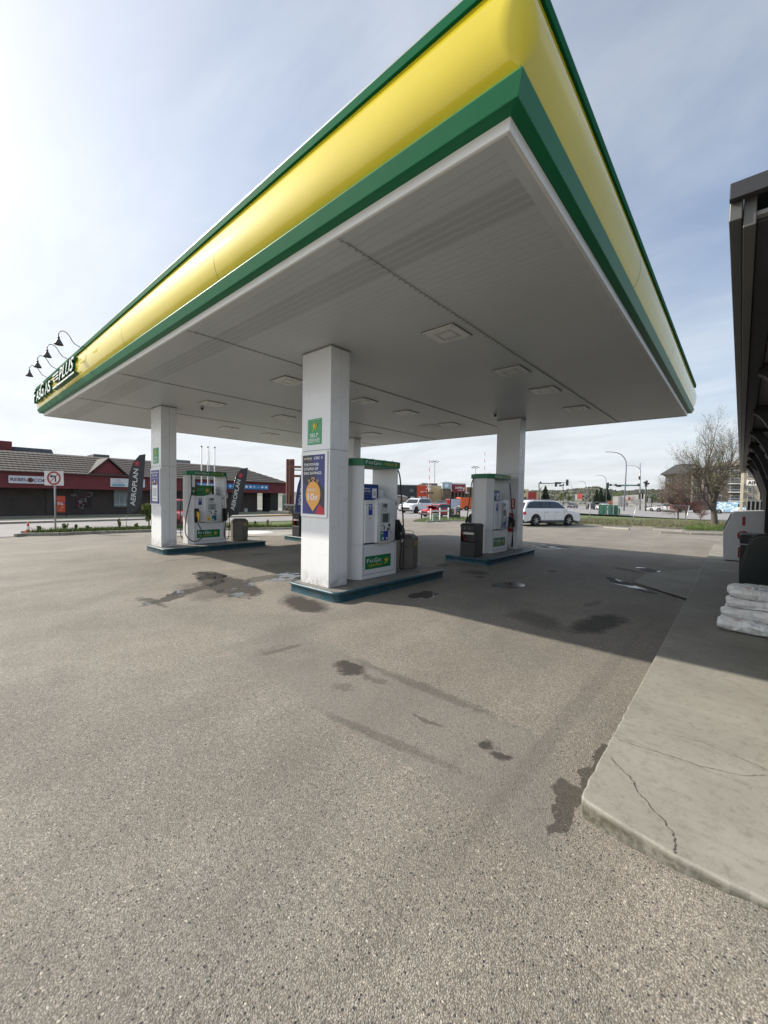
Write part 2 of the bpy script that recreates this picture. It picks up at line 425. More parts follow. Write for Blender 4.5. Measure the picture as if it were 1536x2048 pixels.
def asphalt_mat():
    m, nt, b = newmat('worn_asphalt')
    g = nt.new('ShaderNodeTexCoord').outputs['Object']
    big = nt.noise(g, 0.22, 5, 0.6); mid = nt.noise(g, 1.3, 5, 0.65)
    c = nt.mix(nt.mr(big, 0.3, 0.7), (0.285, 0.258, 0.215), (0.375, 0.345, 0.295))
    c = nt.mix(nt.mr(mid, 0.35, 0.75, 0, 0.55), c, (0.225, 0.198, 0.160))
    c = nt.mix(nt.mr(nt.noise(g, 0.55, 4, 0.6, .4), 0.48, 0.66, 0, 0.6), c, (0.185, 0.182, 0.160))
    c = nt.mix(nt.mr(nt.noise(g, 5.5, 5, 0.7), 0.5, 0.75, 0, 0.35), c, (0.15, 0.132, 0.108))
    nf = nt.mr(nt.noise(g, 34, 3, 0.7), 0.3, 0.7, 0.74, 1.26)
    cf = nt.new('ShaderNodeCombineColor')
    for i in range(3): nt.link(nf, cf.inputs[i])
    c = nt.mix(1.0, c, cf.outputs[0], 'MULTIPLY')
    # tyre lanes drift along y
    mp = nt.new('ShaderNodeMapping'); nt.link(g, mp.inputs[0]); mp.inputs['Scale'].default_value = (1.0, 0.12, 1); mp.inputs['Rotation'].default_value = (0, 0, 0.1)
    ln = nt.noise(mp.outputs[0], 1.1, 3)
    c = nt.mix(nt.mr(ln, 0.45, 0.7, 0, 0.45), c, (0.165, 0.145, 0.118))
    # stones
    v1 = nt.new('ShaderNodeTexVoronoi'); v1.inputs['Scale'].default_value = 165; nt.link(g, v1.inputs['Vector'])
    sp = nt.new('ShaderNodeSeparateColor'); nt.link(v1.outputs['Color'], sp.inputs[0])
    val = nt.mr(sp.outputs[0], 0, 1, 0.54, 1.48)
    cc = nt.new('ShaderNodeCombineColor')
    for i in range(3): nt.link(val, cc.inputs[i])
    c = nt.mix(1.0, c, cc.outputs[0], 'MULTIPLY')
    c = nt.mix(nt.math('MULTIPLY', nt.math('GREATER_THAN', sp.outputs[1], 0.93), 0.5), c, (0.22, 0.16, 0.11))
    edge = nt.mr(v1.outputs['Distance'], 0.25, 0.62, 0.0, 0.52)
    c = nt.mix(edge, c, (0.11, 0.10, 0.088))
    v2 = nt.new('ShaderNodeTexVoronoi'); v2.inputs['Scale'].default_value = 70; nt.link(g, v2.inputs['Vector'])
    s2 = nt.new('ShaderNodeSeparateColor'); nt.link(v2.outputs['Color'], s2.inputs[0])
    ins = nt.math('LESS_THAN', v2.outputs['Distance'], 0.34)
    c = nt.mix(nt.math('MULTIPLY', ins, nt.math('GREATER_THAN', s2.outputs[0], 0.962)), c, (0.46, 0.42, 0.35))
    c = nt.mix(nt.math('MULTIPLY', ins, nt.math('GREATER_THAN', s2.outputs[1], 0.88)), c, (0.045, 0.045, 0.05))
    n_e = nt.math('ADD', nt.math('MULTIPLY', nt.noise(g, 2.1, 4, 0.6, 0.5), 0.55), nt.math('MULTIPLY', nt.noise(g, 9.5, 6, 0.7), 0.45))
    nes = nt.math('MULTIPLY', nt.math('SUBTRACT', n_e, 0.5), 3.6)
    def warp(src, scale, amt, det):
        nn = nt.new('ShaderNodeTexNoise'); nn.inputs['Scale'].default_value = scale; nn.inputs['Detail'].default_value = det; nt.link(g, nn.inputs['Vector'])
        sb = nt.new('ShaderNodeVectorMath', operation='SUBTRACT'); nt.link(nn.outputs['Color'], sb.inputs[0]); sb.inputs[1].default_value = (.5, .5, .5)
        ss = nt.new('ShaderNodeVectorMath', operation='SCALE'); nt.link(sb.outputs[0], ss.inputs[0]); ss.inputs['Scale'].default_value = amt
        ad = nt.new('ShaderNodeVectorMath', operation='ADD'); nt.link(src, ad.inputs[0]); nt.link(ss.outputs[0], ad.inputs[1]); return ad.outputs[0]
    gw = warp(warp(g, 1.6, 0.42, 3), 8.0, 0.15, 5)
    wet = None; dark = None; patch = None; coarse = None
    def mx(a, x): return x if a is None else nt.math('MAXIMUM', a, x)
    for cpx, apx, bpx, kind, stg, ns in stainset():
        C = at(*cpx); A = at(*apx) - C; B = at(*bpx) - C
        det = A.x * B.y - A.y * B.x
        r1 = (B.y / det, -B.x / det); r2 = (-A.y / det, A.x / det)
        sub = nt.new('ShaderNodeVectorMath', operation='SUBTRACT'); nt.link(g if kind in ('patch', 'line') else gw, sub.inputs[0]); sub.inputs[1].default_value = (C.x, C.y, 0)
        uv = []
        for r in (r1, r2):
            d = nt.new('ShaderNodeVectorMath', operation='DOT_PRODUCT'); nt.link(sub.outputs[0], d.inputs[0]); d.inputs[1].default_value = (r[0], r[1], 0)
            uv.append(d.outputs['Value'])
        if kind == 'patch':
            ln_ = nt.math('MAXIMUM', nt.math('ABSOLUTE', uv[0]), nt.math('ABSOLUTE', uv[1]))
        else:
            ln_ = nt.math('SQRT', nt.math('ADD', nt.math('MULTIPLY', uv[0], uv[0]), nt.math('MULTIPLY', uv[1], uv[1])))
        q = nt.math('ADD', ln_, nt.math('MULTIPLY', nes, ns * (.8 if kind != 'patch' else 1)))
        k = nt.mr(q, 1.12, 0.95 if kind == 'wet' else (1.06 if kind == 'patch' else 0.5), 0, stg, True)
        if kind == 'wet': wet = mx(wet, k)
        elif kind in ('stain', 'line'): dark = mx(dark, k)
        elif kind == 'patch': patch = mx(patch, k)
        else: coarse = mx(coarse, k)
    c = nt.mix(nt.math('MULTIPLY', patch, 0.55), c, (0.165, 0.160, 0.142))
    c = nt.mix(nt.math('MULTIPLY', coarse, 0.35), c, (0.13, 0.12, 0.11))
    dk = nt.mix(0.90, c, (0.016, 0.013, 0.010))
    c = nt.mix(nt.math('MAXIMUM', dark, nt.math('MULTIPLY', wet, 0.95)), c, dk)
    # hairline cracks
    vc = nt.new('ShaderNodeTexVoronoi'); vc.feature = 'DISTANCE_TO_EDGE'; vc.inputs['Scale'].default_value = 0.33
    wv = nt.new('ShaderNodeVectorMath', operation='ADD'); nt.link(g, wv.inputs[0])
    nz = nt.new('ShaderNodeTexNoise'); nz.inputs['Scale'].default_value = 1.7; nz.inputs['Detail'].default_value = 6; nt.link(g, nz.inputs['Vector'])
    sc = nt.new('ShaderNodeVectorMath', operation='SCALE'); nt.link(nz.outputs['Color'], sc.inputs[0]); sc.inputs['Scale'].default_value = 0.9
    nt.link(sc.outputs[0], wv.inputs[1]); nt.link(wv.outputs[0], vc.inputs['Vector'])
    crack = nt.mr(vc.outputs['Distance'], 0.0009, 0.0022, 0.55, 0)
    crack = nt.math('MULTIPLY', crack, nt.mr(nt.noise(g, 0.5, 3), 0.5, 0.62))
    c = nt.mix(crack, c, (0.05, 0.045, 0.04))
    nt.link(c, b.inputs['Base Color'])
    rg = nt.mr(nt.math('MULTIPLY', wet, nt.mr(nt.noise(g, 1.6, 4, .6), .42, .58, .25, 1.0)), 0.55, 0.92, 0.78, 0.03)
    nt.link(rg, b.inputs['Roughness'])
    b.inputs['Specular IOR Level'].default_value = 0.35
    bn = nt.new('ShaderNodeBump'); bn.inputs['Distance'].default_value = 0.006
    hgt = nt.math('ADD', nt.mr(v1.outputs['Distance'], 0, 0.8, 1, 0), nt.math('MULTIPLY', sp.outputs[2], 0.5))
    nt.link(hgt, bn.inputs['Height']); nt.link(nt.mr(wet, 0.3, 0.75, 0.55, 0.0), bn.inputs['Strength'])
    b2 = nt.new('ShaderNodeBump'); b2.inputs['Distance'].default_value = 0.05; b2.inputs['Strength'].default_value = 0.25
    nt.link(nt.noise(g, 2.2, 3), b2.inputs['Height']); 
    nt.link(nt.mr(wet, 0.3, 0.75, 0.3, 0.0), b2.inputs['Strength'])
    nt.link(b2.outputs[0], bn.inputs['Normal']); nt.link(bn.outputs[0], b.inputs['Normal'])
    return m
ASPH = asphalt_mat()

def concrete_mat(name='concrete', base=(0.285, 0.272, 0.235), dk=(0.195, 0.183, 0.155)):
    m, nt, b = newmat(name)
    g = nt.new('ShaderNodeTexCoord').outputs['Object']
    c = nt.mix(nt.mr(nt.noise(g, 1.2, 6, 0.6), 0.3, 0.7), dk, base)
    mp = nt.new('ShaderNodeMapping'); nt.link(g, mp.inputs[0]); mp.inputs['Scale'].default_value = (1, 9, 1); mp.inputs['Rotation'].default_value = (0, 0, -0.35)
    c = nt.mix(nt.mr(nt.noise(mp.outputs[0], 2.2, 6, 0.7), 0.5, 0.78, 0, 0.55), c, (0.13, 0.115, 0.095))
    c = nt.mix(nt.mr(nt.noise(g, 17, 6, 0.75), 0.52, 0.66, 0, 0.5), c, (0.10, 0.09, 0.072))
    c = nt.mix(nt.mr(nt.noise(g, 4.5, 7, 0.75, .8), 0.54, 0.68, 0, 0.4), c, (0.12, 0.11, 0.09))
    c = nt.mix(nt.mr(nt.noise(g, 0.6, 5, 0.7), 0.52, 0.72, 0, 0.4), c, (0.33, 0.325, 0.27))
    c = nt.mix(nt.mr(nt.noise(g, 160, 3, 0.7), 0.35, 0.65, 0, 0.25), c, (0.40, 0.385, 0.33))
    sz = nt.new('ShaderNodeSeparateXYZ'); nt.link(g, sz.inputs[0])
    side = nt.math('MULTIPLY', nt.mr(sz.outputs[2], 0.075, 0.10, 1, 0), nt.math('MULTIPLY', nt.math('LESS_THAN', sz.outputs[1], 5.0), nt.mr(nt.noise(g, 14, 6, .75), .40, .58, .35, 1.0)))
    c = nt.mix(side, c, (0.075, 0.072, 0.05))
    nt.link(c, b.inputs['Base Color']); b.inputs['Roughness'].default_value = 0.8
    bn = nt.new('ShaderNodeBump'); bn.inputs['Strength'].default_value = 0.35; bn.inputs['Distance'].default_value = 0.004
    nt.link(nt.noise(g, 70, 6, 0.7), bn.inputs['Height']); nt.link(bn.outputs[0], b.inputs['Normal'])
    return m
CONC = concrete_mat()
CONCL = concrete_mat('pale_concrete', (0.34, 0.32, 0.28), (0.26, 0.24, 0.21))
KERBC = mat('kerb_concrete', (0.27, 0.255, 0.215), 0.85, var=0.2, vscale=4, bump=0.5, bscale=30, dirt=((0.10, 0.09, 0.07), 3, 0.7))
ISLC = mat('island_concrete', (0.19, 0.18, 0.165), 0.75, var=0.2, vscale=2.5, bump=0.2, bscale=50, dirt=((0.08, 0.075, 0.07), 4, 0.7))
ROADM = mat('pale_road', (0.26, 0.25, 0.245), 0.85, var=0.10, vscale=0.3, bump=0.2, bscale=60, dirt=((0.18, 0.17, 0.165), 0.7, 0.5))
SIDEW = mat('pavement_concrete', (0.33, 0.31, 0.28), 0.85, var=0.1, vscale=0.6, dirt=((0.2, 0.18, 0.16), 1.5, 0.4))
def grass_mat(name, a, bb, cc):
    m, nt, b = newmat(name)
    g = nt.new('ShaderNodeTexCoord').outputs['Object']
    c = nt.mix(nt.mr(nt.noise(g, 0.5, 6, 0.7), 0.35, 0.65), a, bb)
    c = nt.mix(nt.mr(nt.noise(g, 6, 5, 0.7), 0.5, 0.75, 0, 0.7), c, cc)
    nt.link(c, b.inputs['Base Color']); b.inputs['Roughness'].default_value = 0.9
    bn = nt.new('ShaderNodeBump'); bn.inputs['Strength'].default_value = 0.8; bn.inputs['Distance'].default_value = 0.05
    nt.link(nt.noise(g, 14, 5, 0.7), bn.inputs['Height']); nt.link(bn.outputs[0], b.inputs['Normal'])
    return m
GRASSM = grass_mat('lawn', (0.07, 0.115, 0.025), (0.11, 0.15, 0.04), (0.15, 0.15, 0.07))
DRYM = grass_mat('dry_field', (0.16, 0.15, 0.09), (0.12, 0.13, 0.06), (0.26, 0.22, 0.15))
GRAVEL = grass_mat('gravel_ground', (0.2, 0.19, 0.17), (0.17, 0.17, 0.13), (0.12, 0.13, 0.08))

# ------------------------------------------------------------------ ground
def grid_lot():
    def span(a, b, f):
        out = [a]
        while out[-1] < b: out.append(out[-1] + f(out[-1]))
        out[-1] = b; return out
    xs = span(-25.9, 14, lambda x: 0.12 if -1.2 < x < 1.5 else (0.5 if x > -8 else 0.9))
    ys = span(-8, 46, lambda y: 0.1 if 0.8 < y < 3.0 else (0.5 if y < 12 else 1.1))
    mb = MB(); vs = [(x, y, gz(x, y)) for y in ys for x in xs]; n = len(xs)
    fs = [(j * n + i, j * n + i + 1, (j + 1) * n + i + 1, (j + 1) * n + i) for j in range(len(ys) - 1) for i in range(n - 1)]
    mb.add(vs, fs, 0, True); return mb
struct(grid_lot(), 'parking_lot', ASPH)
g = MB(); g.flat([(-4000, -4000, -0.5), (4000, -4000, -0.5), (4000, 4000, -0.5), (-4000, 4000, -0.5)])
struct(g, 'ground', GRAVEL)
def sheet(name, pts, z, m, th=None):
    mb = MB()
    P = [(p[0], p[1], z) for p in pts]
    if th: mb.poly(P, (0, 0, -th))
    else:
        nrm = sum((Vector(P[i]).cross(Vector(P[(i + 1) % len(P)])) for i in range(len(P))), Vector())
        mb.flat(P if nrm.z > 0 else P[::-1])
    return struct(mb, name, m)
px = lambda *a: [at(*p) for p in a]
sheet('road', [(-26.4, -60), (-26.4, 19.5), (-27, 62), (-36.6, 62), (-36.6, -60)], ZB - 0.02, ROADM)
sheet('road', [(-36.6, 30), (-60, 34), (-62, 52), (-40, 200), (-90, 500), (-20, 500), (-20, 66), (4, 62), (60, 66), (60, 56), (0, 54), (-14.5, 51), (-20, 44), (-22, 34), (-27, 30)], ZB - 0.016, ROADM)
sheet('intersection', [(-20, 66), (-20, 500), (60, 500), (60, 66), (4, 62)], ZB - 0.012, ROADM)
sheet('pavement', [(-36.8, -60), (-36.8, 29), (-40.2, 29), (-40.2, -60)], ZB + 0.1, SIDEW, 0.2)
sheet('lawn_strip', [(-40.4, -60), (-40.4, 29), (-42.6, 29), (-42.6, -60)], ZB + 0.1, GRASSM, 0.2)
sheet('mall_forecourt', [(-42.6, -60), (-42.6, 29), (-60, 29), (-60, -60)], ZB + 0.09, SIDEW, 0.2)
mb = MB(); mb.box(-36.8, -36.6, -60, 29, ZB - 0.1, ZB + 0.11); struct(mb, 'street_kerb', KERBC)
# yellow kerb paint
mb = MB(); mb.box(-36.86, -36.56, 22.5, 27.5, ZB - 0.05, ZB + 0.116); struct(mb, 'kerb_paint', mat('kerb_yellow', (0.42, 0.25, 0.04), 0.7, var=0.3, vscale=6))
# concrete apron with tank lids
ap = px((330, 1072), (455, 1073), (608, 1071), (640, 1062), (600, 1058), (455, 1060), (330, 1063))
P = [(p.x, p.y, p.z + 0.012) for p in ap]
mb = MB(); mb.flat(P[::-1]); o = struct(mb, 'concrete_apron', CONCL)
for cx, cy, r in ((512, 1066, 1.0), (357, 1063.5, 0.5)):
    p = at(cx, cy); mb = MB(); mb.lathe([(0, 0.035), (r * .97, 0.035), (r, 0.012), (r, -0.02)], (p.x, p.y, p.z + 0.01), 28)
    o = mb.build('tank_lid', mat('white_lid', (0.75, 0.75, 0.72), 0.5, var=0.08))
    tag(o, 'big round white tank lid on the concrete apron' if r > 0.9 else 'small round white tank lid behind the left pump', 'tank lid', 'fuel tank lids')

# left verge with kerb
def kerb_line(name, pts, w=0.17, hh=0.15, base=ZB, m=None):
    mb = MB(); n = len(pts)
    for i in range(n - 1):
        a = Vector((pts[i].x, pts[i].y, 0)); b_ = Vector((pts[i + 1].x, pts[i + 1].y, 0))
        d = (b_ - a).normalized(); s_ = Vector((-d.y, d.x, 0)) * w / 2
        z0 = base - 0.1; z1 = base + hh
        g_ = 0.006
        a2 = a + d * g_; b2 = b_ - d * g_
        vs = [a2 - s_, b2 - s_, b2 + s_, a2 + s_]
        mb.add([(v.x, v.y, z0) for v in vs] + [(v.x, v.y, z1) for v in vs], [(0, 3, 2, 1), (4, 5, 6, 7), (0, 1, 5, 4), (1, 2, 6, 5), (2, 3, 7, 6), (3, 0, 4, 7)])
    return tag(mb.build(name, m or KERBC, bevel=0.02), name.replace('_', ' '), None, None, 'structure')
kl = px((50, 1072), (120, 1071), (178, 1068), (240, 1066), (300, 1064), (370, 1062), (450, 1061), (530, 1060), (600, 1059), (640, 1057), (700, 1053))
kl = [at(30, 1074)] + kl
kerb_line('verge_kerb', kl)
vg = [Vector((p.x - 0.1, p.y, 0)) for p in kl[1:]] + [Vector((-27.4, kl[-1].y, 0)), Vector((-27.9, 12, 0)), Vector((-27.6, kl[1].y + 0.2, 0))]
sheet('verge_grass', vg, ZB + 0.1, GRASSM, 0.15)
kerb_line('verge_kerb', [Vector((-27.5, kl[1].y, 0)), Vector((-28.0, 12, 0)), Vector((-27.5, kl[-1].y, 0))])
# middle verge behind the pumps
mk = px((853, 1045), (870, 1043.5), (900, 1042.5), (960, 1043), (1010, 1044), (1060, 1046), (1110, 1048))
kerb_line('verge_kerb', mk, hh=0.12)
mg = px((826, 1043), (853, 1043.5), (870, 1042.5), (900, 1041.5), (960, 1042), (1010, 1043), (1060, 1045), (1110, 1047), (1110, 1030), (1000, 1034), (940, 1036), (880, 1036.5), (850, 1038))
sheet('verge_grass', mg, ZB + 0.08, GRASSM, 0.12)
# right field
fk = px((1148, 1049), (1205, 1052), (1262, 1053.5), (1310, 1056), (1370, 1058), (1440, 1060))
rg = [at(1110, 1048)] + fk + [Vector((14, 38, 0)), Vector((14, 62, 0)), Vector((4, 61.5, 0)), Vector((-20, 62.5, 0)), at(1140, 1027)]
sheet('field_grass', rg, ZB + 0.06, DRYM, 0.1)
lw = px((1152, 1037), (1300, 1041), (1420, 1044), (1500, 1046)) + [Vector((13, 61, 0)), Vector((4, 61, 0)), Vector((-19, 61.5, 0)), at(1152, 1027)]
sheet('lawn', lw, ZB + 0.075, GRASSM, 0.05)
kerb_line('field_kerb', fk, hh=0.10)

# ------------------------------------------------------------------ canopy
HX0, HX1, HY0, HY1, HZ = -17.8, -1.294, 2.707, 14.976, 4.296
can = thing('station_canopy', 'large fuel station canopy with yellow bulging fascia, green bands and white ribbed soffit', 'canopy', (0, 0, 0))
def band(name, prof, m, parent=can, smooth=True):
    mb = MB()
    def ringpt(o, z): return [(HX0 - o, HY0 - o, z), (HX1 + o, HY0 - o, z), (HX1 + o, HY1 + o, z), (HX0 - o, HY1 + o, z)]
    for k in range(4):
        vs = []
        for o, z in prof:
            r = ringpt(o, z); vs += [r[k], r[(k + 1) % 4]]
        mb.add(vs, [(2 * i, 2 * i + 1, 2 * i + 3, 2 * i + 2) for i in range(len(prof) - 1)], 0, smooth)
    return mb.build(name, m, parent)
mb = MB(); mb.flat([(HX0, HY0, HZ + .004), (HX0, HY1, HZ + .004), (HX1, HY1, HZ + .004), (HX1, HY0, HZ + .004)])
so = mb.build('soffit', SOFFIT, can)
# smooth border strip round the soffit
mb = MB(); w = 0.13
for a in ((HX0, HX1, HY0, HY0 + w), (HX0, HX1, HY1 - w, HY1), (HX0, HX0 + w, HY0 + w, HY1 - w), (HX1 - w, HX1, HY0 + w, HY1 - w)):
    mb.box(a[0], a[1], a[2], a[3], HZ - 0.004, HZ + 0.003)
mb.build('soffit_border', mat('soffit_plain', (0.50, 0.53, 0.535), 0.45, var=0.05), can)
band('white_trim', [(-0.03, HZ - 0.004), (0.0, HZ - 0.006), (0.004, HZ + 0.0), (0.004, 4.362), (0.012, 4.368)], TRIMW)
band('lower_green_band', [(0.004, 4.37), (0.10, 4.379), (0.104, 4.384), (0.152, 4.494), (0.150, 4.502), (0.118, 4.516)], GREEN, smooth=False)
band('yellow_reveal', [(0.118, 4.5165), (0.112, 4.532), (0.128, 4.54)], mat('yellow_edge', (0.72, 0.66, 0.12), 0.35, var=0.02), smooth=False)
prof = []
for i in range(13):
    t = i / 12; z = 4.54 + t * 0.55
    prof.append((0.128 + 0.074 * math.sin(PI * min(1, t ** 0.8) * 0.90), z))
prof += [(prof[-1][0] - 0.004, 5.094), (prof[-1][0] - 0.004, 5.128)]
def band_round(name, prof, m):
    mb = MB(); N = 6; cols_ = 4 * (N + 1); vs = []
    for o, z in prof:
        rad = max(0.003, (o - 0.120) * 2.6)
        for (cx, cy, a0) in ((HX1, HY0, -PI / 2), (HX1, HY1, 0), (HX0, HY1, PI / 2), (HX0, HY0, PI)):
            sx = 1 if cx == HX1 else -1; sy = 1 if cy == HY1 else -1
            X = cx + sx * (o - rad); Y = cy + sy * (o - rad)
            for i in range(N + 1):
                a = a0 + PI / 2 * i / N; vs.append((X + rad * math.cos(a), Y + rad * math.sin(a), z))
    fs = [(j * cols_ + i, j * cols_ + (i + 1) % cols_, (j + 1) * cols_ + (i + 1) % cols_, (j + 1) * cols_ + i) for j in range(len(prof) - 1) for i in range(cols_)]
    mb.add(vs, fs, 0, True); return mb.build(name, m, can)
band_round('yellow_fascia', prof, YELLOW)
band('upper_green_band', [(0.150, 5.1285), (0.166, 5.131), (0.170, 5.135), (0.172, 5.212), (0.166, 5.216)], mat('green_upper', (0.004, 0.10, 0.042), 0.75, var=0.06, spec=0.06), smooth=False)
band('cap_flashing', [(0.166, 5.2165), (0.166, 5.238), (0.150, 5.246), (0.02, 5.25), (0.0, 5.1)], SILVER, smooth=False)
mb = MB(); mb.flat([(HX0, HY0, 5.1), (HX1, HY0, 5.1), (HX1, HY1, 5.1), (HX0, HY1, 5.1)]); mb.build('roof_deck', LGREY, can)
# seams of the soffit with their screws
for xs in (-3.08, -6.57, -10.08, -13.6):
    mb = MB(); mb.box(xs - 0.012, xs + 0.012, HY0 + 0.03, HY1 - 0.03, HZ - 0.010, HZ)
    y = HY0 + 0.08
    while y < HY1 - 0.1:
        mb.box(xs - 0.013, xs + 0.016, y - 0.006, y + 0.006, HZ - 0.014, HZ - 0.010, 1); y += 0.1016
    mb.build('soffit_seam', [mat('seam_metal', (0.46, 0.48, 0.48), 0.5), mat('seam_screw', (0.2, 0.2, 0.19), 0.7)], can)  # second material colours the small screw boxes
# panel joints of the fascia
def joint(kind, v):
    mb = MB()
    pr = [(o + 0.0015, z) for o, z in prof[:13]]
    for (o0, z0), (o1, z1) in zip(pr, pr[1:]):
        if kind == 'y-': mb.flat([(v - .004, HY0 - o0, z0), (v + .004, HY0 - o0, z0), (v + .004, HY0 - o1, z1), (v - .004, HY0 - o1, z1)])
        else: mb.flat([(HX1 + o0, v - .004, z0), (HX1 + o0, v + .004, z0), (HX1 + o1, v + .004, z1), (HX1 + o1, v - .004, z1)])
    lo = [(0.1025, 4.383), (0.1535, 4.494)]
    (o0, z0), (o1, z1) = lo
    if kind == 'y-': mb.flat([(v - .003, HY0 - o0, z0), (v + .003, HY0 - o0, z0), (v + .003, HY0 - o1, z1), (v - .003, HY0 - o1, z1)])
    else: mb.flat([(HX1 + o0, v - .003, z0), (HX1 + o0, v + .003, z0), (HX1 + o1, v + .003, z1), (HX1 + o1, v - .003, z1)])
    mb.build('panel_joint', mat('joint_dark', (0.12, 0.10, 0.03), 0.6), can)
for v in (-5.2, -8.9, -12.6, -16.0): joint('y-', v)
for v in (6.2, 9.7, 13.2): joint('x+', v)
# raised letters of the canopy sign
def canopy_letters():
    gm = mat('letter_green', (0.005, 0.10, 0.05), 0.4); wm = mat('letter_white', (0.85, 0.85, 0.85), 0.4)
    y = HY0 - 0.205
    root = thing('canopy_sign', 'raised green and white FAS GAS PLUS letters on the far left of the canopy fascia', 'sign', (0, y, 4.6))
    for txt, x0, z0, h, w, sh in (('F', -17.66, 4.66, .40, .30, 0), ('AS', -17.28, 4.66, .31, .72, 0), ('G', -16.46, 4.66, .42, .48, 0), ('AS', -15.88, 4.66, .31, .80, 0), ('PLUS', -13.95, 4.75, .30, 1.65, .35)):
        p = Panel((x0, y, z0), (1, 0, 0), (0, 0, 1)); p.step = 0.001
        p.text(txt, 0, 0, h, gm, lay=10, w=w, bold=0.03, shear=sh, ext=0.10)
        p.text(txt, 0, 0, h, wm, lay=12 + int(0.1 * h / .7 * 1000), w=w, bold=0.0, shear=sh)
        o = p.build('letter', root); o.location = (0, -y, -4.6)
    mb = MB()
    for i in range(3):
        a = -14.68 + 0.05 * i
        mb.box(a, -13.95, y - 0.06, y + 0.03, 4.96 - i * .08, 5.0 - i * .08, 0); mb.box(a, -13.95, y - 0.064, y - 0.06, 4.963 - i * .08, 4.997 - i * .08, 1)
    mb.box(-14.7, -12.25, y - 0.06, y + 0.05, 4.62, 4.67, 0); mb.box(-14.7, -12.25, y - 0.064, y - 0.06, 4.628, 4.662, 1)
    o = mb.build('stripes', [gm, wm], root); o.location = (0, -y, -4.6)
canopy_letters()

# ceiling lights
def make_light():
    r = thing('ceiling_light', 'x', 'ceiling light', (0, 0, HZ), 0, 'square lights in the canopy soffit')
    mb = MB(); s = 0.275
    mb.box(-s, s, -s, s, -0.02, 0.0); mb.build('frame', mat('lamp_frame', (0.64, 0.645, 0.62), 0.4), r, bevel=0.006)
    mb = MB()
    for a in (-0.13, 0.13): mb.box(-0.15, 0.15, a - 0.035, a + 0.035, -0.027, -0.0205)
    mb.box(-0.15, -0.12, -0.13, 0.13, -0.0265, -0.0207); mb.box(0.12, 0.15, -0.13, 0.13, -0.0265, -0.0207)
    mb.build('lens', mat('lamp_lens', (0.5, 0.5, 0.48), 0.2, var=0.2, vscale=60), r)
    mb = MB(); t = 0.012
    for a in ((-s - t, s + t, -s - t, -s), (-s - t, s + t, s, s + t), (-s - t, -s, -s, s), (s, s + t, -s, s)): mb.box(a[0], a[1], a[2], a[3], -0.008, 0.001)
    mb.build('gasket', mat('gasket', (0.16, 0.15, 0.13), 0.7), r)
    for i, j in ((-1, -1), (1, -1), (-1, 1), (1, 1)):
        mb = MB(); mb.cyl((i * .24, j * .24, -0.026), (i * .24, j * .24, -0.019), 0.008, n=8); mb.build('screw', DARK, r)
    return r
lt0 = make_light(); first = True
rows = {5.4: 'nearest row', 7.78: 'second row', 9.6: 'third row', 12.0: 'far row'}
cols = {-3.52: 'right-hand column', -7.65: 'second column from the right', -11.27: 'third column from the right', -14.9: 'leftmost column'}
for x, cn in cols.items():
    for y, rn in rows.items():
        if x == -14.9 and y == 12.0: continue
        o = lt0 if first else copy_tree(lt0); first = False
        o.location = (x, y, HZ); o['label'] = 'square white ceiling light in the canopy soffit, %s, %s' % (rn, cn)
mb = MB(); mb.box(-0.3, 0.3, -0.3, 0.3, -0.006, 0.0)
tag(mb.build('access_hatch', mat('hatch', (0.50, 0.505, 0.49), 0.5), loc=(-8.4, 11.95, HZ), bevel=0.003), 'blank square hatch beside a far row light in the canopy soffit', 'hatch')
for nm, (x, y) in {'tiny dome camera on the soffit near the far right column': (-5.6, 11.3), 'tiny dome camera on the soffit near the left column': (-11.9, 5.4)}.items():
    r = thing('dome_camera', nm, 'camera', (x, y, HZ), 0, 'security cameras under the canopy')
    MB().cyl((0, 0, 0), (0, 0, -0.03), 0.05).build('mount', LGREY, r)
    q = MB(); q.ico((0, 0, -0.06), 0.045, sub=2); q.build('dome', GLASS, r)

# gooseneck lamps over the sign
def gooseneck():
    r = thing('gooseneck_lamp', 'x', 'lamp', (0, HY0 - 0.1, 5.26), 0, 'gooseneck lamps above the canopy sign')
    K = [(.05, 0), (-.04, .015), (-.12, .05), (-.175, .12), (-.215, .20), (-.27, .27), (-.34, .295), (-.40, .265), (-.43, .20), (-.43, .12)]
    pts = [(0, a_, c_) for a_, c_ in K]
    MB().tube(pts, 0.0095, 8).build('arm', mat('lamp_bronze', (0.07, 0.07, 0.075), 0.45, 0.4), r)
    e = pts[-1]; q = MB()
    q.lathe([(0.0, 0.015), (0.024, 0.015), (0.026, -0.03), (0.02, -0.035)], e, 14)
    q.lathe([(0.022, -0.03), (0.045, -0.07), (0.092, -0.165), (0.094, -0.175), (0.085, -0.165), (0.03, -0.07)], e, 22)
    q.build('shade', mat('lamp_bronze', (0.05, 0.05, 0.05)), r)
    q = MB(); q.ico((e[0], e[1], e[2] - 0.12), 0.022, sub=2); q.build('bulb', LGREY, r)
    q = MB(); q.cyl((0, 0.06, 0.0), (0, 0.04, 0.0), 0.03, n=12); q.build('wall_plate', GREY, r)
    return r
gl0 = gooseneck()
for i, (x, n) in enumerate(((-12.25, 'nearest and largest of the four gooseneck lamps over the canopy sign'), (-13.6, 'second nearest of the four gooseneck lamps over the canopy sign'), (-14.95, 'third nearest of the four gooseneck lamps over the canopy sign'), (-16.3, 'farthest and smallest of the four gooseneck lamps over the canopy sign'))):
    o = gl0 if i == 0 else copy_tree(gl0)
    o.location = (x, HY0 - 0.12, 5.275); o['label'] = n

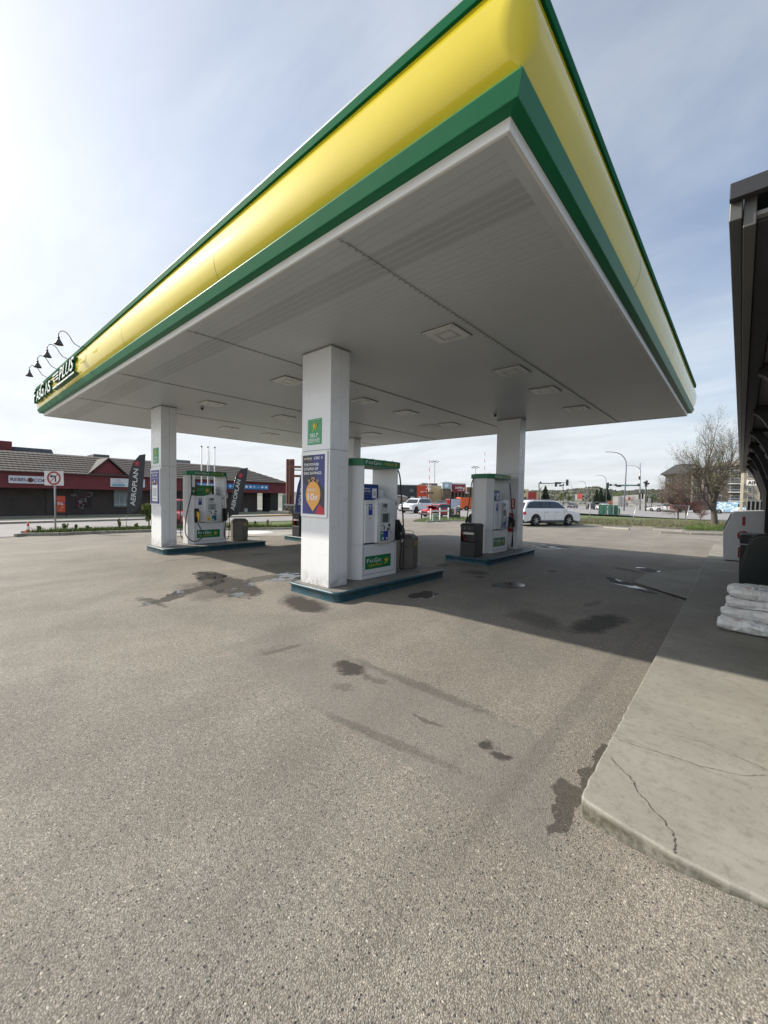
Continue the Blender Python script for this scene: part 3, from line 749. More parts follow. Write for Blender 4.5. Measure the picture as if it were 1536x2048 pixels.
# ------------------------------------------------------------------ islands
def island(x0, x1, y0, y1, h, label):
    r = thing('pump_island', label, 'pump island', (0, 0, 0), 0, 'raised islands under the canopy')
    def rr(o, n=6, rad=0.13):
        out = []
        for (cx, cy, a0) in ((x1 - rad, y0 + rad, -PI / 2), (x1 - rad, y1 - rad, 0), (x0 + rad, y1 - rad, PI / 2), (x0 + rad, y0 + rad, PI)):
            for i in range(n + 1):
                a = a0 + PI / 2 * i / n; out.append((cx + (rad + o) * math.cos(a), cy + (rad + o) * math.sin(a)))
        return out
    mb = MB()
    pr = [(0.02, -0.12), (0.0, 0.01), (-0.012, h - 0.055), (0.012, h - 0.045), (0.018, h - 0.02), (0.008, h - 0.003), (-0.02, h), (-0.045, h - 0.004), (-0.05, h - 0.05)]
    vs = []; N = len(rr(0))
    for o_, z in pr: vs += [(x, y, z) for x, y in rr(o_)]
    fs = [(j * N + i, j * N + (i + 1) % N, (j + 1) * N + (i + 1) % N, (j + 1) * N + i) for j in range(len(pr) - 1) for i in range(N)]
    mb.add(vs, fs, 0, True); mb.build('kerb_rim', TEAL, r)
    mb = MB(); mb.flat([(x, y, h - 0.006) for x, y in rr(-0.044)]); mb.build('slab', ISLC, r)
    return r
H_I = 0.17
island(-6.21, -4.87, 4.40, 7.62, H_I, 'nearest pump island with teal painted steel rim, carrying the poster column')
island(-13.62, -12.15, 4.44, 7.75, H_I, 'left pump island with teal rim under the pump with the yellow nozzle')
island(-6.24, -4.87, 9.66, 12.92, H_I, 'right far pump island with teal rim and a black waste bin')
island(-13.62, -12.2, 9.4, 12.95, H_I, 'far left pump island mostly hidden behind the poster column')

# ------------------------------------------------------------------ columns
def column(x1, y0, label):
    r = thing('canopy_column', label, 'column', (x1, y0, H_I), 0, 'white rectangular columns holding up the canopy')
    W, D = 0.774, 0.432; T = HZ - H_I; s = 2.378; g_ = 0.003
    for nm, z0, z1 in (('lower_cladding', -0.004, s - g_), ('upper_cladding', s + g_, T - 0.012)):
        mb = MB(); mb.box(-W, 0, 0, D / 2 + .02 - g_, z0, z1); mb.box(-W, 0, D / 2 + .02 + g_, D, z0, z1)
        mb.build(nm, WHITE, r, bevel=0.004)
    mb = MB(); mb.box(-W + .01, -0.01, 0.01, D - .01, 0, T)
    mb.build('core', DARK, r)
    mb = MB(); c = 0.012
    for a in ((-W - c, c, -c, 0), (-W - c, c, D, D + c), (-W - c, -W, 0, D), (0, c, 0, D)): mb.box(a[0], a[1], a[2], a[3], T - 0.022, T - 0.001)
    mb.build('collar', mat('collar', (0.25, 0.24, 0.22), 0.6), r)
    return r
column(-5.258, 4.558, 'nearest white canopy column carrying the SAVE 10 cents poster')
column(-12.685, 4.558, 'left white canopy column with a small green sign and a phone poster')
column(-5.258, 12.338, 'right white canopy column behind the pump with the red extinguisher box')
column(-12.685, 12.338, 'far white canopy column mostly hidden behind the nearest column')
# ------------------------------------------------------------------ signs on the columns
def self_serve(x0, y, z0, w, h, label):
    r = thing('self_serve_sign', label, 'sign', (0, 0, 0), 0, 'green self serve signs on the columns')
    mb = MB(); mb.box(x0, x0 + w, y - 0.012, y - 0.001, z0, z0 + h); mb.build('plate', SIGNG, r, bevel=0.002)
    p = Panel((x0, y - 0.012, z0), (1, 0, 0), (0, 0, 1)); e = 0.02; t = 0.008
    lg = mat('pale_green', (0.30, 0.55, 0.38), 0.5, var=0)
    p.rect(e, e, w - e, e + t, lg); p.rect(e, h - e - t, w - e, h - e, lg); p.rect(e, e + t, e + t, h - e - t, lg); p.rect(w - e - t, e + t, w - e, h - e - t, lg)
    emblem(p, w * .52, h * .50, h * .42, INKY)
    p.build('border', r)
    p = Panel((x0, y - 0.012, z0), (1, 0, 0), (0, 0, 1))
    p.text('SELF', w / 2, h * .29, h * .145, INKW, w=w * .62, bold=0.012, align='C')
    p.text('SERVE', w / 2, h * .085, h * .145, INKW, w=w * .80, bold=0.012, align='C')
    p.build('lettering', r)
self_serve(-5.855, 4.558, 2.652, 0.372, 0.445, 'green SELF SERVE sign high on the nearest column')
self_serve(-13.265, 4.558, 2.628, 0.39, 0.46, 'green SELF SERVE sign high on the left column')

def big_poster():
    x0, y, z0, w, h = -6.012, 4.558, 1.372, 0.715, 1.150
    r = thing('column_poster', 'navy poster with orange pin reading SAVE 10 cents on the nearest column', 'poster', (0, 0, 0), 0, 'framed posters on the columns')
    mb = MB(); mb.box(x0, x0 + w, y - 0.03, y - 0.001, z0, z0 + h); mb.build('frame', mat('poster_frame', (0.8, 0.8, 0.8), 0.35, var=.02), r, bevel=0.008)
    e = 0.055; W = w - 2 * e; H = h - 2 * e
    p = Panel((x0 + e, y - 0.0305, z0 + e), (1, 0, 0), (0, 0, 1))
    p.rect(0, 0, W, H, INKNAVY, 1)
    p.poly([(0, H), (W * .46, H), (W * .46, H * .87), (W * .62, H * .62), (W, H * .40), (W, H * .05), (W * .75, H * .17), (0, H * .58)], INKDK, 2)
    p.poly([(W * .60, 0), (W, 0), (W, H * .09), (W * .78, H * .18)], INKRED, 3)
    cx = W * .50; cy = H * .335; rad = W * .335
    pts = [(cx, H * .045)]
    for i in range(25):
        a = -PI * .22 + (PI * 1.44) * i / 24
        pts.append((cx + rad * math.cos(a), cy + rad * 1.12 * math.sin(a)))
    p.poly(pts, INKO, 4)
    for hx, hy, s in ((W * .31, H * .555, .030), (W * .50, H * .585, .042), (W * .70, H * .555, .030)):
        hp = [(hx, hy - s * 1.1), (hx + s, hy + s * .2), (hx + s * .9, hy + s * .8), (hx + s * .4, hy + s * 1.0), (hx, hy + s * .55), (hx - s * .4, hy + s * 1.0), (hx - s * .9, hy + s * .8), (hx - s, hy + s * .2)]
        p.poly(hp, mat('ink_peach', (0.8, 0.5, 0.25), 0.5, var=0), 4)
        p.poly([(hx + (a - hx) * .6, hy + (b_ - hy) * .6) for a, b_ in hp], INKDK, 5)
    p.build('artwork', r)
    p = Panel((x0 + e, y - 0.0305, z0 + e), (1, 0, 0), (0, 0, 1))
    p.text('J URNIE', W * .07, H * .925, H * .032, INKW, w=W * .37, bold=.01, lay=5); p.disc(W * .135, H * .940, .011, INKO, 6)
    p.text('REWARDS', W * .26, H * .900, H * .012, INKO, w=W * .18, lay=5)
    p.rect(W * .49, H * .92, W * .494, H * .965, LGREY, 5)
    p.text('CIBC', W * .54, H * .922, H * .042, INKW, w=W * .27, bold=.015, lay=5)
    p.poly([(W * .86, H * .943), (W * .895, H * .967), (W * .93, H * .943), (W * .895, H * .919)], INKW, 5); p.disc(W * .895, H * .943, .008, INKNAVY, 6)
    for i, (t, wd) in enumerate((('THE POWER', .70), ('COUPLE OF', .66), ('GAS SAVINGS.', .83))):
        p.text(t, W * .07, H * (.815 - .072 * i), H * .045, INKW, w=W * wd, bold=.016, lay=5)
    p.text('SAVE', cx - W * .23, H * .385, H * .047, INKW, w=W * .32, bold=.01, lay=6)
    p.text('UP', cx + W * .13, H * .412, H * .015, INKW, lay=6, bold=.01); p.text('TO', cx + W * .13, H * .387, H * .015, INKW, lay=6, bold=.01)
    p.text('10', cx - W * .23, H * .235, H * .115, INKW, w=W * .30, bold=.015, lay=6)
    p.text('\u00a2', cx + W * .08, H * .255, H * .075, INKW, w=W * .15, bold=.016, lay=6)
    p.text('per litre', cx + W * .10, H * .218, H * .012, INKW, w=W * .11, lay=6)
    p.build('lettering', r)
big_poster()
def phone_poster():
    x0, y, z0, w, h = -13.45, 4.558, 1.40, 0.755, 1.07
    r = thing('column_poster', 'navy poster with a white phone reading Spend Less On Gas on the left column', 'poster', (0, 0, 0), 0, 'framed posters on the columns')
    mb = MB(); mb.box(x0, x0 + w, y - 0.03, y - 0.001, z0, z0 + h); mb.build('frame', mat('poster_frame', (0.8, 0.8, 0.8)), r, bevel=0.008)
    e = 0.04; W = w - 2 * e; H = h - 2 * e
    p = Panel((x0 + e, y - 0.0305, z0 + e), (1, 0, 0), (0, 0, 1))
    p.rect(0, 0, W, H, mat('ink_violet', (0.09, 0.085, 0.26), .5), 1)
    p.poly([(0, H * .0), (W, 0), (W, H * .25), (0, H * .45)], INKNAVY, 2)
    p.rect(W * .20, H * .07, W * .82, H * .56, INKW, 3); p.rect(W * .30, H * .22, W * .72, H * .46, LGREY, 4)
    for a, b_, m_ in ((.30, .62, INKO), (.5, .66, INKW), (.7, .61, INKO), (.42, .58, INKDK), (.62, .585, INKDK)):
        p.disc(W * a, H * b_, W * .055, m_, 5)
    p.build('artwork', r)
    p = Panel((x0 + e, y - 0.0305, z0 + e), (1, 0, 0), (0, 0, 1))
    p.text('Spend Less', W / 2, H * .905, H * .055, INKW, w=W * .84, bold=.01, align='C', lay=5)
    p.text('On Gas', W / 2, H * .82, H * .055, INKW, w=W * .55, bold=.01, align='C', lay=5)
    p.text('at the pump with every fill', W / 2, H * .745, H * .022, INKW, w=W * .8, align='C', lay=5)
    p.text('Get the app', W / 2, H * .13, H * .032, INKDK, w=W * .45, align='C', lay=6, bold=.02)
    p.text('start saving now', W / 2, H * .022, H * .022, INKW, w=W * .5, align='C', lay=5)
    p.build('lettering', r)
phone_poster()

# ------------------------------------------------------------------ dispensers (front looks along +x, local origin at base centre)
def brand(p, x, y, w, h, big=True):
    """FAS GAS PLUS lettering inside a w x h box"""
    if big:
        p.text('F', x + w * .06, y + h * .50, h * .30, INKW, w=w * .085, bold=.005); p.text('AS', x + w * .150, y + h * .50, h * .24, INKW, w=w * .15)
        p.text('G', x + w * .335, y + h * .48, h * .34, INKW, w=w * .125, bold=.005); p.text('AS', x + w * .465, y + h * .50, h * .24, INKW, w=w * .15)
        p.text('PLUS', x + w * .40, y + h * .20, h * .19, INKY, w=w * .26, shear=.35)
        for i in range(3): p.poly([(x + w * (.08 + .03 * (2 - i)), y + h * (.18 + .07 * i)), (x + w * .37, y + h * (.18 + .07 * i)), (x + w * .385, y + h * (.20 + .07 * i)), (x + w * (.09 + .03 * (2 - i)), y + h * (.20 + .07 * i))], INKY, 2)
        emblem(p, x + w * .80, y + h * .22, h * .60, INKY)
    else:
        p.text('F', x, y, h, INKW, w=w * .07); p.text('AS', x + w * .075, y, h * .78, INKW, w=w * .135)
        p.text('G', x + w * .23, y - h * .08, h * 1.12, INKW, w=w * .10); p.text('AS', x + w * .335, y, h * .78, INKW, w=w * .135)
        for i in range(3): p.poly([(x + w * (.52 + .015 * i), y + h * (.15 + .28 * i)), (x + w * .63, y + h * (.15 + .28 * i)), (x + w * .63, y + h * (.22 + .28 * i)), (x + w * (.52 + .015 * i), y + h * (.22 + .28 * i))], INKY, 2)
        p.text('PLUS', x + w * .63, y, h * .85, INKY, w=w * .23, shear=.3)
        emblem(p, x + w * .94, y - h * .2, h * 1.5, INKY)

def dispenser(name_label, diesel=False):
    r = thing('fuel_pump', name_label, 'fuel pump', (0, 0, H_I), 0, 'white fuel pumps with green tops')
    def plan(fx, fy, ch, s=1):
        return [(fx, -fy + ch * .75), (fx, fy - ch * .75), (fx - ch, fy), (-fx + ch, fy), (-fx, fy - ch * .75), (-fx, -fy + ch * .75), (-fx + ch, -fy), (fx - ch, -fy)]
    # base cabinet with chamfered ends
    mb = MB(); mb.poly([(x, y, 0.0) for x, y in plan(0.335, 0.63, 0.165)], (0, 0, 0.665)); mb.build('base_cabinet', PWHITE, r, bevel=0.006)
    # end towers
    for sgn in (1, -1):
        T = [(.345, .478), (.345, .505), (.178, .632), (-.178, .632), (-.345, .505), (-.345, .478)]
        pts = [(x, y * sgn, 0.667) for x, y in T]
        mb = MB(); mb.poly(pts if sgn > 0 else pts[::-1], (0, 0, 2.163 - .667)); mb.build('end_tower', PWHITE, r, bevel=0.005)
    # cap
    mb = MB(); mb.poly([(x, y, 2.165) for x, y in plan(0.375, 0.665, 0.17)], (0, 0, 0.125)); mb.build('top_cap', GREEN2, r, bevel=0.004)
    mb = MB(); mb.poly([(x, y, 2.29) for x, y in plan(0.34, 0.63, 0.17)], (0, 0, 0.008))
    for a in (-.5, -.1, .25, .5): mb.cyl((.2, a, 2.298), (.2, a, 2.33), .012, n=8)
    mb.build('cap_lid', LGREY, r)
    # cabinet between the towers
    mb = MB(); mb.box(-.32, .32, -.476, .476, .69, 1.50); mb.build('middle_cabinet', PWHITE, r)
    mb = MB(); mb.box(-.325, .325, -.47, .47, .667, .689); mb.build('shadow_gap', DARK, r)
    for f in (1, -1):
        rt = Vector((0, f, 0))
        Pn = lambda x: Panel((f * x, -.0 * f, 0), rt, (0, 0, 1))
        def fb(mb, x0, x1, y0, y1, z0, z1, m=0): mb.box(min(f * x0, f * x1), max(f * x0, f * x1), min(f * y0, f * y1), max(f * y0, f * y1), z0, z1, m)
        mb = MB(); fb(mb, .325, .375, -.470, .470, .70, 1.515); mb.build('door_panel', PWHITE, r, bevel=0.008)
        # base door lines
        mb = MB(); fb(mb, .336, .3375, -.46, .46, .085, .092); fb(mb, .336, .3375, -.465, -.46, .085, .66); fb(mb, .336, .3375, .46, .465, .085, .66)
        fb(mb, .336, .339, -.02, 0.0, .60, .62)
        mb.build('door_line', DARK, r)
        # brand sign
        sg = MB(); fb(sg, .336, .342, -.42, .326, .185, .437); sg = sg.build('brand_sign', GREEN2, r, bevel=0.003)
        p = Panel((f * .342, -.42 * f, .185), rt, (0, 0, 1)); p.step = .0015; brand(p, 0, 0, .746, .252)
        p.build('lettering', sg)
        # cap lettering
        p = Panel((f * .375, -.50 * f, 2.165), rt, (0, 0, 1)); p.step = .0015; brand(p, .02, .034, .93, .062, False)
        p.build('cap_lettering', r)
        # display head with arched top and curved front
        hd = MB(); prof_ = []
        y0, y1 = -.195, .335; N = 9
        for z, pr, top in ((.69, .395, 0), (.72, .425, 0), (1.10, .435, 0), (1.46, .425, 0), (1.505, .425, 1), (1.515, .385, 1)):
            row = []
            for i in range(N):
                t = i / (N - 1); y = y0 + (y1 - y0) * t
                b_ = math.sin(PI * t)
                zz = z + (0.055 * b_ if top else 0) - (0.02 * b_ if z < .70 else 0)
                row.append((f * (pr + 0.012 * b_), f * y, zz))
            prof_.append(row)
        vs = [v for row in prof_ for v in row]; fs = []
        for j in range(len(prof_) - 1):
            for i in range(N - 1): fs.append((j * N + i, j * N + i + 1, (j + 1) * N + i + 1, (j + 1) * N + i))
        hd.add(vs, fs, 0, True)
        for i in (0, N - 1):   # side cheeks
            edge = [prof_[j][i] for j in range(len(prof_))]
            hd.add(edge + [(f * .37, f * (y0 if i == 0 else y1), 1.515), (f * .37, f * (y0 if i == 0 else y1), .69)], [tuple(range(len(edge) + 2))], 0)
        top = prof_[-1]; hd.add(top + [(f * .30, v[1], 1.515 if k in (0, N - 1) else v[2]) for k, v in enumerate(top)], [(i, i + 1, N + i + 1, N + i) for i in range(N - 1)], 0, True)
        bot = prof_[0]; hd.add(bot + [(f * .37, v[1], .69) for v in bot], [(i, i + 1, N + i + 1, N + i) for i in range(N - 1)], 0)
        hd = hd.build('display_head', mat('head_white', (0.70, 0.71, 0.72), .35), r)
        p = Panel((f * .4485, -.195 * f, .69), rt, (0, 0, 1)); p.step = .0015
        q = lambda nm: p.build(nm, hd)
        p.rect(.09, .60, .27, .77, mat('bezel', (0.5, 0.51, 0.52), .4)); p.rect(.11, .615, .25, .755, LGREY, 2)
        p.rect(.14, .615 + .07, .26, .755, mat('lcd', (0.13, 0.15, .17), .2), 3)
        p.rect(.07, .37, .35, .585, mat('bezel', (0.5, 0.51, 0.52)), 1); p.rect(.13, .395, .30, .565, SCREEN if not diesel else mat('lcd_grey', (.25, .28, .28), .3), 3)
        for k in range(4):
            p.rect(.095, .41 + .04 * k, .112, .425 + .04 * k, DARK, 3); p.rect(.318, .41 + .04 * k, .335, .425 + .04 * k, DARK, 3)
        q('screen'); p = Panel((f * .4485, -.195 * f, .69), rt, (0, 0, 1)); p.step = .0015
        p.rect(.08, .24, .19, .34, mat('plate_pale', (.6, .6, .6), .5), 2); p.rect(.17, .25, .20, .33, DARK, 3); p.rect(.10, .33, .16, .35, DARK, 3)
        p.rect(.30, .31, .36, .36, BLACK, 3); p.rect(.27, .225, .36, .29, GREY, 2); p.rect(.28, .235, .31, .28, BLACK, 3); p.rect(.33, .235, .35, .28, LGREY, 3)
        p.build('card_reader', hd)
        p = Panel((f * .4485, -.195 * f, .69), rt, (0, 0, 1)); p.step = .0015
        if not diesel:
            p.rect(.075, .04, .175, .225, mat('sticker_green', (.01, .20, .12), .5), 2); p.rect(.175, .04, .30, .225, mat('sticker_navy', (.02, .03, .28), .5), 2)
            p.rect(.13, .06, .165, .10, INKW, 3); p.rect(.24, .06, .28, .10, INKW, 3); p.rect(.09, .17, .15, .20, LGREY, 3)
        else:
            p.rect(.06, .04, .14, .21, mat('sticker_yellow', (.65, .42, .03), .5), 2); p.rect(.20, .04, .29, .21, mat('sticker_green', (.01, .20, .12)), 2); p.rect(.29, .04, .345, .21, INKBLUE, 2)
            p.rect(.07, .15, .13, .18, INKW, 3); p.rect(.22, .06, .27, .09, INKW, 3)
        p.build('grade_buttons', hd)
        p = Panel((f * .4485, -.195 * f, .69), rt, (0, 0, 1)); p.step = .0015
        p.disc(.40, .12, .035, LGREY, 2); p.disc(.40, .12, .026, PWHITE, 3); p.rect(.37, .17, .40, .21, GREY, 2); p.build('receipt_slot', hd)
        # stickers on the door
        p = Panel((f * .375, -.47 * f, .70), rt, (0, 0, 1)); p.step = .0015
        p.rect(.085, .53, .19, .74, INKBLUE, 1); p.rect(.095, .69, .18, .72, LGREY, 2); p.rect(.10, .55, .15, .62, mat('sticker_navy', (.02, .03, .28)), 2)
        for k in range(5): p.rect(.10, .63 + .011 * k, .17, .635 + .011 * k, LGREY, 2)
        p.rect(.09, .45, .18, .48, mat('plate_pale', (.6, .6, .6)), 1); p.rect(.10, .46, .16, .465, mat('ink_red', INKRED), 2)
        p.disc(.03, .73, .012, BLACK, 1)
        p.rect(.88, .60 + .12, .92, .78, GREY, 1)
        for k in range(9): p.rect(.855, .12 + .035 * k, .868, .14 + .035 * k, DARK, 1)
        p.rect(.86, .47, .89, .50, BLACK, 1); p.rect(.84, .72, .90, .725, DARK, 1); p.rect(.82, .75, .90, .755, DARK, 1)
        p.build('stickers', r)
        # nozzle boots, nozzles and hoses
        def nozzle(side, m, black=True):
            y = .455 * side
            mb = MB(); mb.poly([(f * .345, f * (y - .06), .70), (f * .345, f * (y - .06), 1.12), (f * .40, f * (y - .06), 1.12), (f * .45, f * (y - .06), 1.04), (f * .45, f * (y - .06), .78), (f * .41, f * (y - .06), .70)], (0, f * .12, 0))
            bt = mb.build('nozzle_boot', BLACK, r, bevel=0.006)
            mb = MB()
            mb.tube([(f * .43, f * y, 1.02), (f * .50, f * y, .99), (f * .545, f * y, .93), (f * .55, f * y, .82), (f * .545, f * y, .74)], [.022, .034, .038, .03, .022], 8)
            mb.obox((f * .50, f * y, .93), (.045, 0, 0), (0, .022, 0), (0, 0, .065))
            n_ = mb.build('nozzle', m, r)
            mb = MB(); mb.tube([(f * .50, f * y, 1.03), (f * .475, f * y, .86), (f * .50, f * y, .78), (f * .545, f * y, .76)], .009, 6); mb.build('trigger_guard', BLACK, n_)
            mb = MB(); mb.tube([(f * .545, f * y, .74), (f * .545, f * (y - .02), .66)], .017, 8); mb.build('swivel', STEEL, n_)
            pts = [(f * .28, f * .56 * side, 2.17), (f * .33, f * .59 * side, 2.0), (f * .37, f * .60 * side, 1.6)]
            if not diesel or side > 0:
                pts += [(f * .42, f * .60 * side, 1.2), (f * .45, f * .595 * side, .8), (f * .47, f * .58 * side, .45), (f * .48, f * (y + .11 * side), .20), (f * .50, f * (y + .03 * side), .11), (f * .52, f * (y - .05 * side), .18), (f * .54, f * (y - .07 * side), .40), (f * .545, f * (y - .03), .66)]
            else:
                pts += [(f * .40, f * .70 * side, 1.2), (f * .42, f * .80 * side, .7), (f * .44, f * .80 * side, .35), (f * .48, f * .66 * side, .14), (f * .51, f * .46 * side, .12), (f * .54, f * .32 * side, .3), (f * .545, f * (y - .02), .66)]
            # smooth
            sm = []
            for i in range(len(pts) - 1):
                p0 = Vector(pts[max(i - 1, 0)]); p1 = Vector(pts[i]); p2 = Vector(pts[i + 1]); p3 = Vector(pts[min(i + 2, len(pts) - 1)])
                for k in range(5):
                    t = k / 5
                    sm.append(0.5 * ((2 * p1) + (-p0 + p2) * t + (2 * p0 - 5 * p1 + 4 * p2 - p3) * t * t + (-p0 + 3 * p1 - 3 * p2 + p3) * t ** 3))
            sm.append(Vector(pts[-1]))
            MB().tube(sm, 0.0145, 8).build('hose', RUBBER, r)
        nozzle(1, BLACK)
        if diesel: nozzle(-1, mat('yellow_grip', (.72, .42, .02), .45))
        # topper card standing on the cabinet
        tp = MB()
        if not diesel:
            fb(tp, .27, .285, -.47, -.02, 1.505, 1.82); tp = tp.build('topper_card', mat('card_navy', (.015, .025, .10), .4), r, bevel=.003)
            p = Panel((f * .285, -.47 * f, 1.505), rt, (0, 0, 1)); p.step = .0015
            p.rect(.02, .02, .43, .295, mat('card_blue', (.02, .05, .22), .4), 1)
            p.text('Savings', .04, .215, .032, INKW, w=.17, bold=.02); p.text('Start Here', .04, .165, .032, INKW, w=.19, bold=.02)
            p.text('Earn savings every fill', .04, .12, .014, LGREY, w=.19); p.text('with your phone', .04, .06, .014, LGREY, w=.12)
            p.rect(.27, .05, .40, .235, INKW, 2); p.rect(.295, .09, .375, .18, LGREY, 3)
            p.build('lettering', tp)
            mb = MB(); fb(mb, .16, .26, .07, .18, 1.505, 1.72); mb.build('sensor_box', PWHITE, r, bevel=.01)
        else:
            fb(tp, .27, .285, -.43, .10, 1.505, 1.85); tp = tp.build('topper_card', BLACK, r, bevel=.003)
            p = Panel((f * .285, -.43 * f, 1.505), rt, (0, 0, 1)); p.step = .0015
            p.rect(.015, .015, .515, .33, mat('card_green', (.03, .17, .05), .4), 1)
            p.text('SAVE ON EVERY', .04, .22, .028, mat('pale_green', (0.30, 0.55, 0.38)), w=.22); p.text('LITRE OF FUEL', .04, .175, .028, mat('pale_green', (0.30, 0.55, 0.38)), w=.22)
            emblem(p, .36, .10, .17, INKO); p.poly([(.38, .015), (.515, .015), (.515, .17)], LGREY, 2)
            p.build('lettering', tp)
            mb = MB(); fb(mb, .385, .40, -.60, -.50, 1.53, 1.78); b_ = mb.build('flag_sign', BLACK, r, bevel=.01)
            p = Panel((f * .40, -.59 * f, 1.54), rt, (0, 0, 1)); p.rect(0.01, .02, .08, .21, mat('card_green', (.03, .17, .05)), 1); p.disc(.045, .12, .025, LGREY, 2); p.build('lettering', b_)
    return r
d1 = dispenser('nearest white fuel pump with black nozzle, behind the poster column')
d1.location = (-5.655, 5.935, H_I)
d3 = copy_tree(d1); d3.location = (-5.66, 11.275, H_I); d3['label'] = 'white fuel pump beside the black waste bin on the right far island'
d4 = copy_tree(d1); d4.location = (-13.05, 11.275, H_I); d4['label'] = 'white fuel pump on the far left island behind the nearest column'
d2 = dispenser('white fuel pump with a yellow diesel nozzle and a looping hose on the left island', True)
d2.location = (-13.125, 6.055, H_I)

# ------------------------------------------------------------------ bins, waste cans, extinguisher
def can_(label, x, y, word):
    r = thing('waste_can', label, 'rubbish can', (x, y, H_I), 0, 'hexagonal taupe waste cans on the islands')
    hexa = lambda s, z: [(s * math.cos(PI / 3 * k + PI / 6 + .28), s * math.sin(PI / 3 * k + PI / 6 + .28), z) for k in range(6)]
    mb = MB(); mb.poly(hexa(.285, 0.01), (0, 0, .10)); mb.poly(hexa(.295, .112), (0, 0, .57)); mb.build('body', BROWNCAN, r, bevel=.006)
    q = MB(); q.add(hexa(.295, .684) + hexa(.20, .755), [(k, (k + 1) % 6, (k + 1) % 6 + 6, k + 6) for k in range(6)] + [tuple(range(6, 12))]); q.build('lid', BROWNCAN, r)
    if word:
        a = .14
        MB().tube([(-.12, a, .73), (-.12, a, .80), (-.10, a, .82), (.10, a, .82), (.12, a, .80), (.12, a, .73)], .008, 8).build('handle', STEEL, r)
    ang = -PI / 6 + .28 + PI / 6 + PI / 6   # facet looking at the camera side
    for k in range(6):
        t = PI / 3 * k + PI / 3 + .28
        if k in (4, 5):
            n_ = Vector((math.cos(t), math.sin(t), 0)); rt = Vector((-n_.y, n_.x, 0))
            dd = .295 * math.cos(PI / 6) + .001
            p = Panel(n_ * dd - rt * .10 + Vector((0, 0, .52)), rt, (0, 0, 1)); p.step = .002
            if k == 5:
                p.text('LITTER', 0, 0.01, .055, INKY, w=.2, bold=.01)
                for i in range(5): p.disc(.02 + .04 * i, .085, .012, INKY, 2, 8)
                p.rect(0, -.008, .2, 0, INKY, 2)
            if k == 4 : p.poly([(.05, -.02), (.09, .0), (.13, -.01), (.10, -.035)], DARK, 2)
            p.build('lettering' if k == 5 else 'scuff', r)
    return r
can_('hexagonal taupe waste can with a wire handle behind the nearest pump', -5.66, 7.16, True)
can_('hexagonal taupe waste can at the end of the left island', -12.98, 7.18, False)
def bin_(label, x, y):
    r = thing('waste_bin', label, 'waste bin', (x, y, H_I), 0, 'black squeegee and waste bins on the islands')
    w, d, h = .225, .225, .90
    mb = MB(); mb.box(-w, w, -d, d, 0, .40); mb.box(-w, w, -d + .12, d, .402, .70); mb.box(-w, -w + .03, -d, -d + .118, .402, .70); mb.box(w - .03, w, -d, -d + .118, .402, .70)
    mb.box(-w, w, -d, d, .702, .80)
    mb.build('body', BLACK, r, bevel=.012)
    q = MB(); lo = [(-w - .008, -d - .008), (w + .008, -d - .008), (w + .008, d + .008), (-w - .008, d + .008)]; hi = [(a * .82, b_ * .82) for a, b_ in lo]
    q.add([(a, b_, .803) for a, b_ in lo] + [(a, b_, .86) for a, b_ in lo] + [(a, b_, .90) for a, b_ in hi], [(i, (i + 1) % 4, (i + 1) % 4 + 4, i + 4) for i in range(4)] + [(i + 4, (i + 1) % 4 + 4, (i + 1) % 4 + 8, i + 8) for i in range(4)] + [(8, 9, 10, 11)])
    q.build('lid', BLACK, r, bevel=.008)
    q = MB(); q.beam((-w + .06, -d - .01, .68), (-w + .13, -d + .02, .43), .018, .018); q.build('squeegee_handle', RED, r)
    q = MB(); q.box(-w + .08, w - .05, -d - .004, -d + .06, .60, .67); q.build('paper_towel', mat('paper', (.62, .6, .55), .8), r, bevel=.01)
    for a in (-.11, .03): 
        q = MB(); q.add([(a, -d - .010, .79), (a + .04, -d - .010, .79), (a + .02, -d - .010, .75)], [(0, 2, 1)]); q.build('arrow_mark', GREY, r)
    return r
bin_('black waste and squeegee bin at the near end of the right far island', -5.50, 9.90)
bin_('black waste and squeegee bin at the far left beside the nearest column', -12.92, 9.72)
r = thing('extinguisher_box', 'red fire extinguisher box fixed to the right column', 'extinguisher box', (0, 0, 0))
mb = MB(); mb.box(-5.70, -5.37, 12.16, 12.336, .72, 1.31); mb.build('cover', RED, r, bevel=.05, seg=4)
mb = MB(); mb.box(-5.58, -5.46, 12.13, 12.159, .82, 1.18); mb.build('window', BLACK, r, bevel=.02)
mb = MB(); mb.box(-5.40, -5.385, 12.14, 12.159, .82, 1.2); mb.build('hinge', LGREY, r)
r = thing('extinguisher_sign', 'narrow red sign with white arrow above the extinguisher box', 'sign', (0, 0, 0))
mb = MB(); mb.box(-5.49, -5.355, 12.325, 12.337, 1.44, 1.77); mb.build('plate', mat('sign_red', (.5, .04, .04), .4), r)
p = Panel((-5.49, 12.325, 1.44), (1, 0, 0), (0, 0, 1))
p.rect(.045, .09, .09, .27, INKW); p.poly([(.025, .09), (.11, .09), (.0675, .03)], INKW)
for k in range(4): p.rect(.03, .12 + .035 * k, .105, .13 + .035 * k, mat('sign_red', (.5, .04, .04)), 3)
p.text('FIRE', .0675, .285, .025, INKW, w=.09, align='C'); p.build('lettering', r)

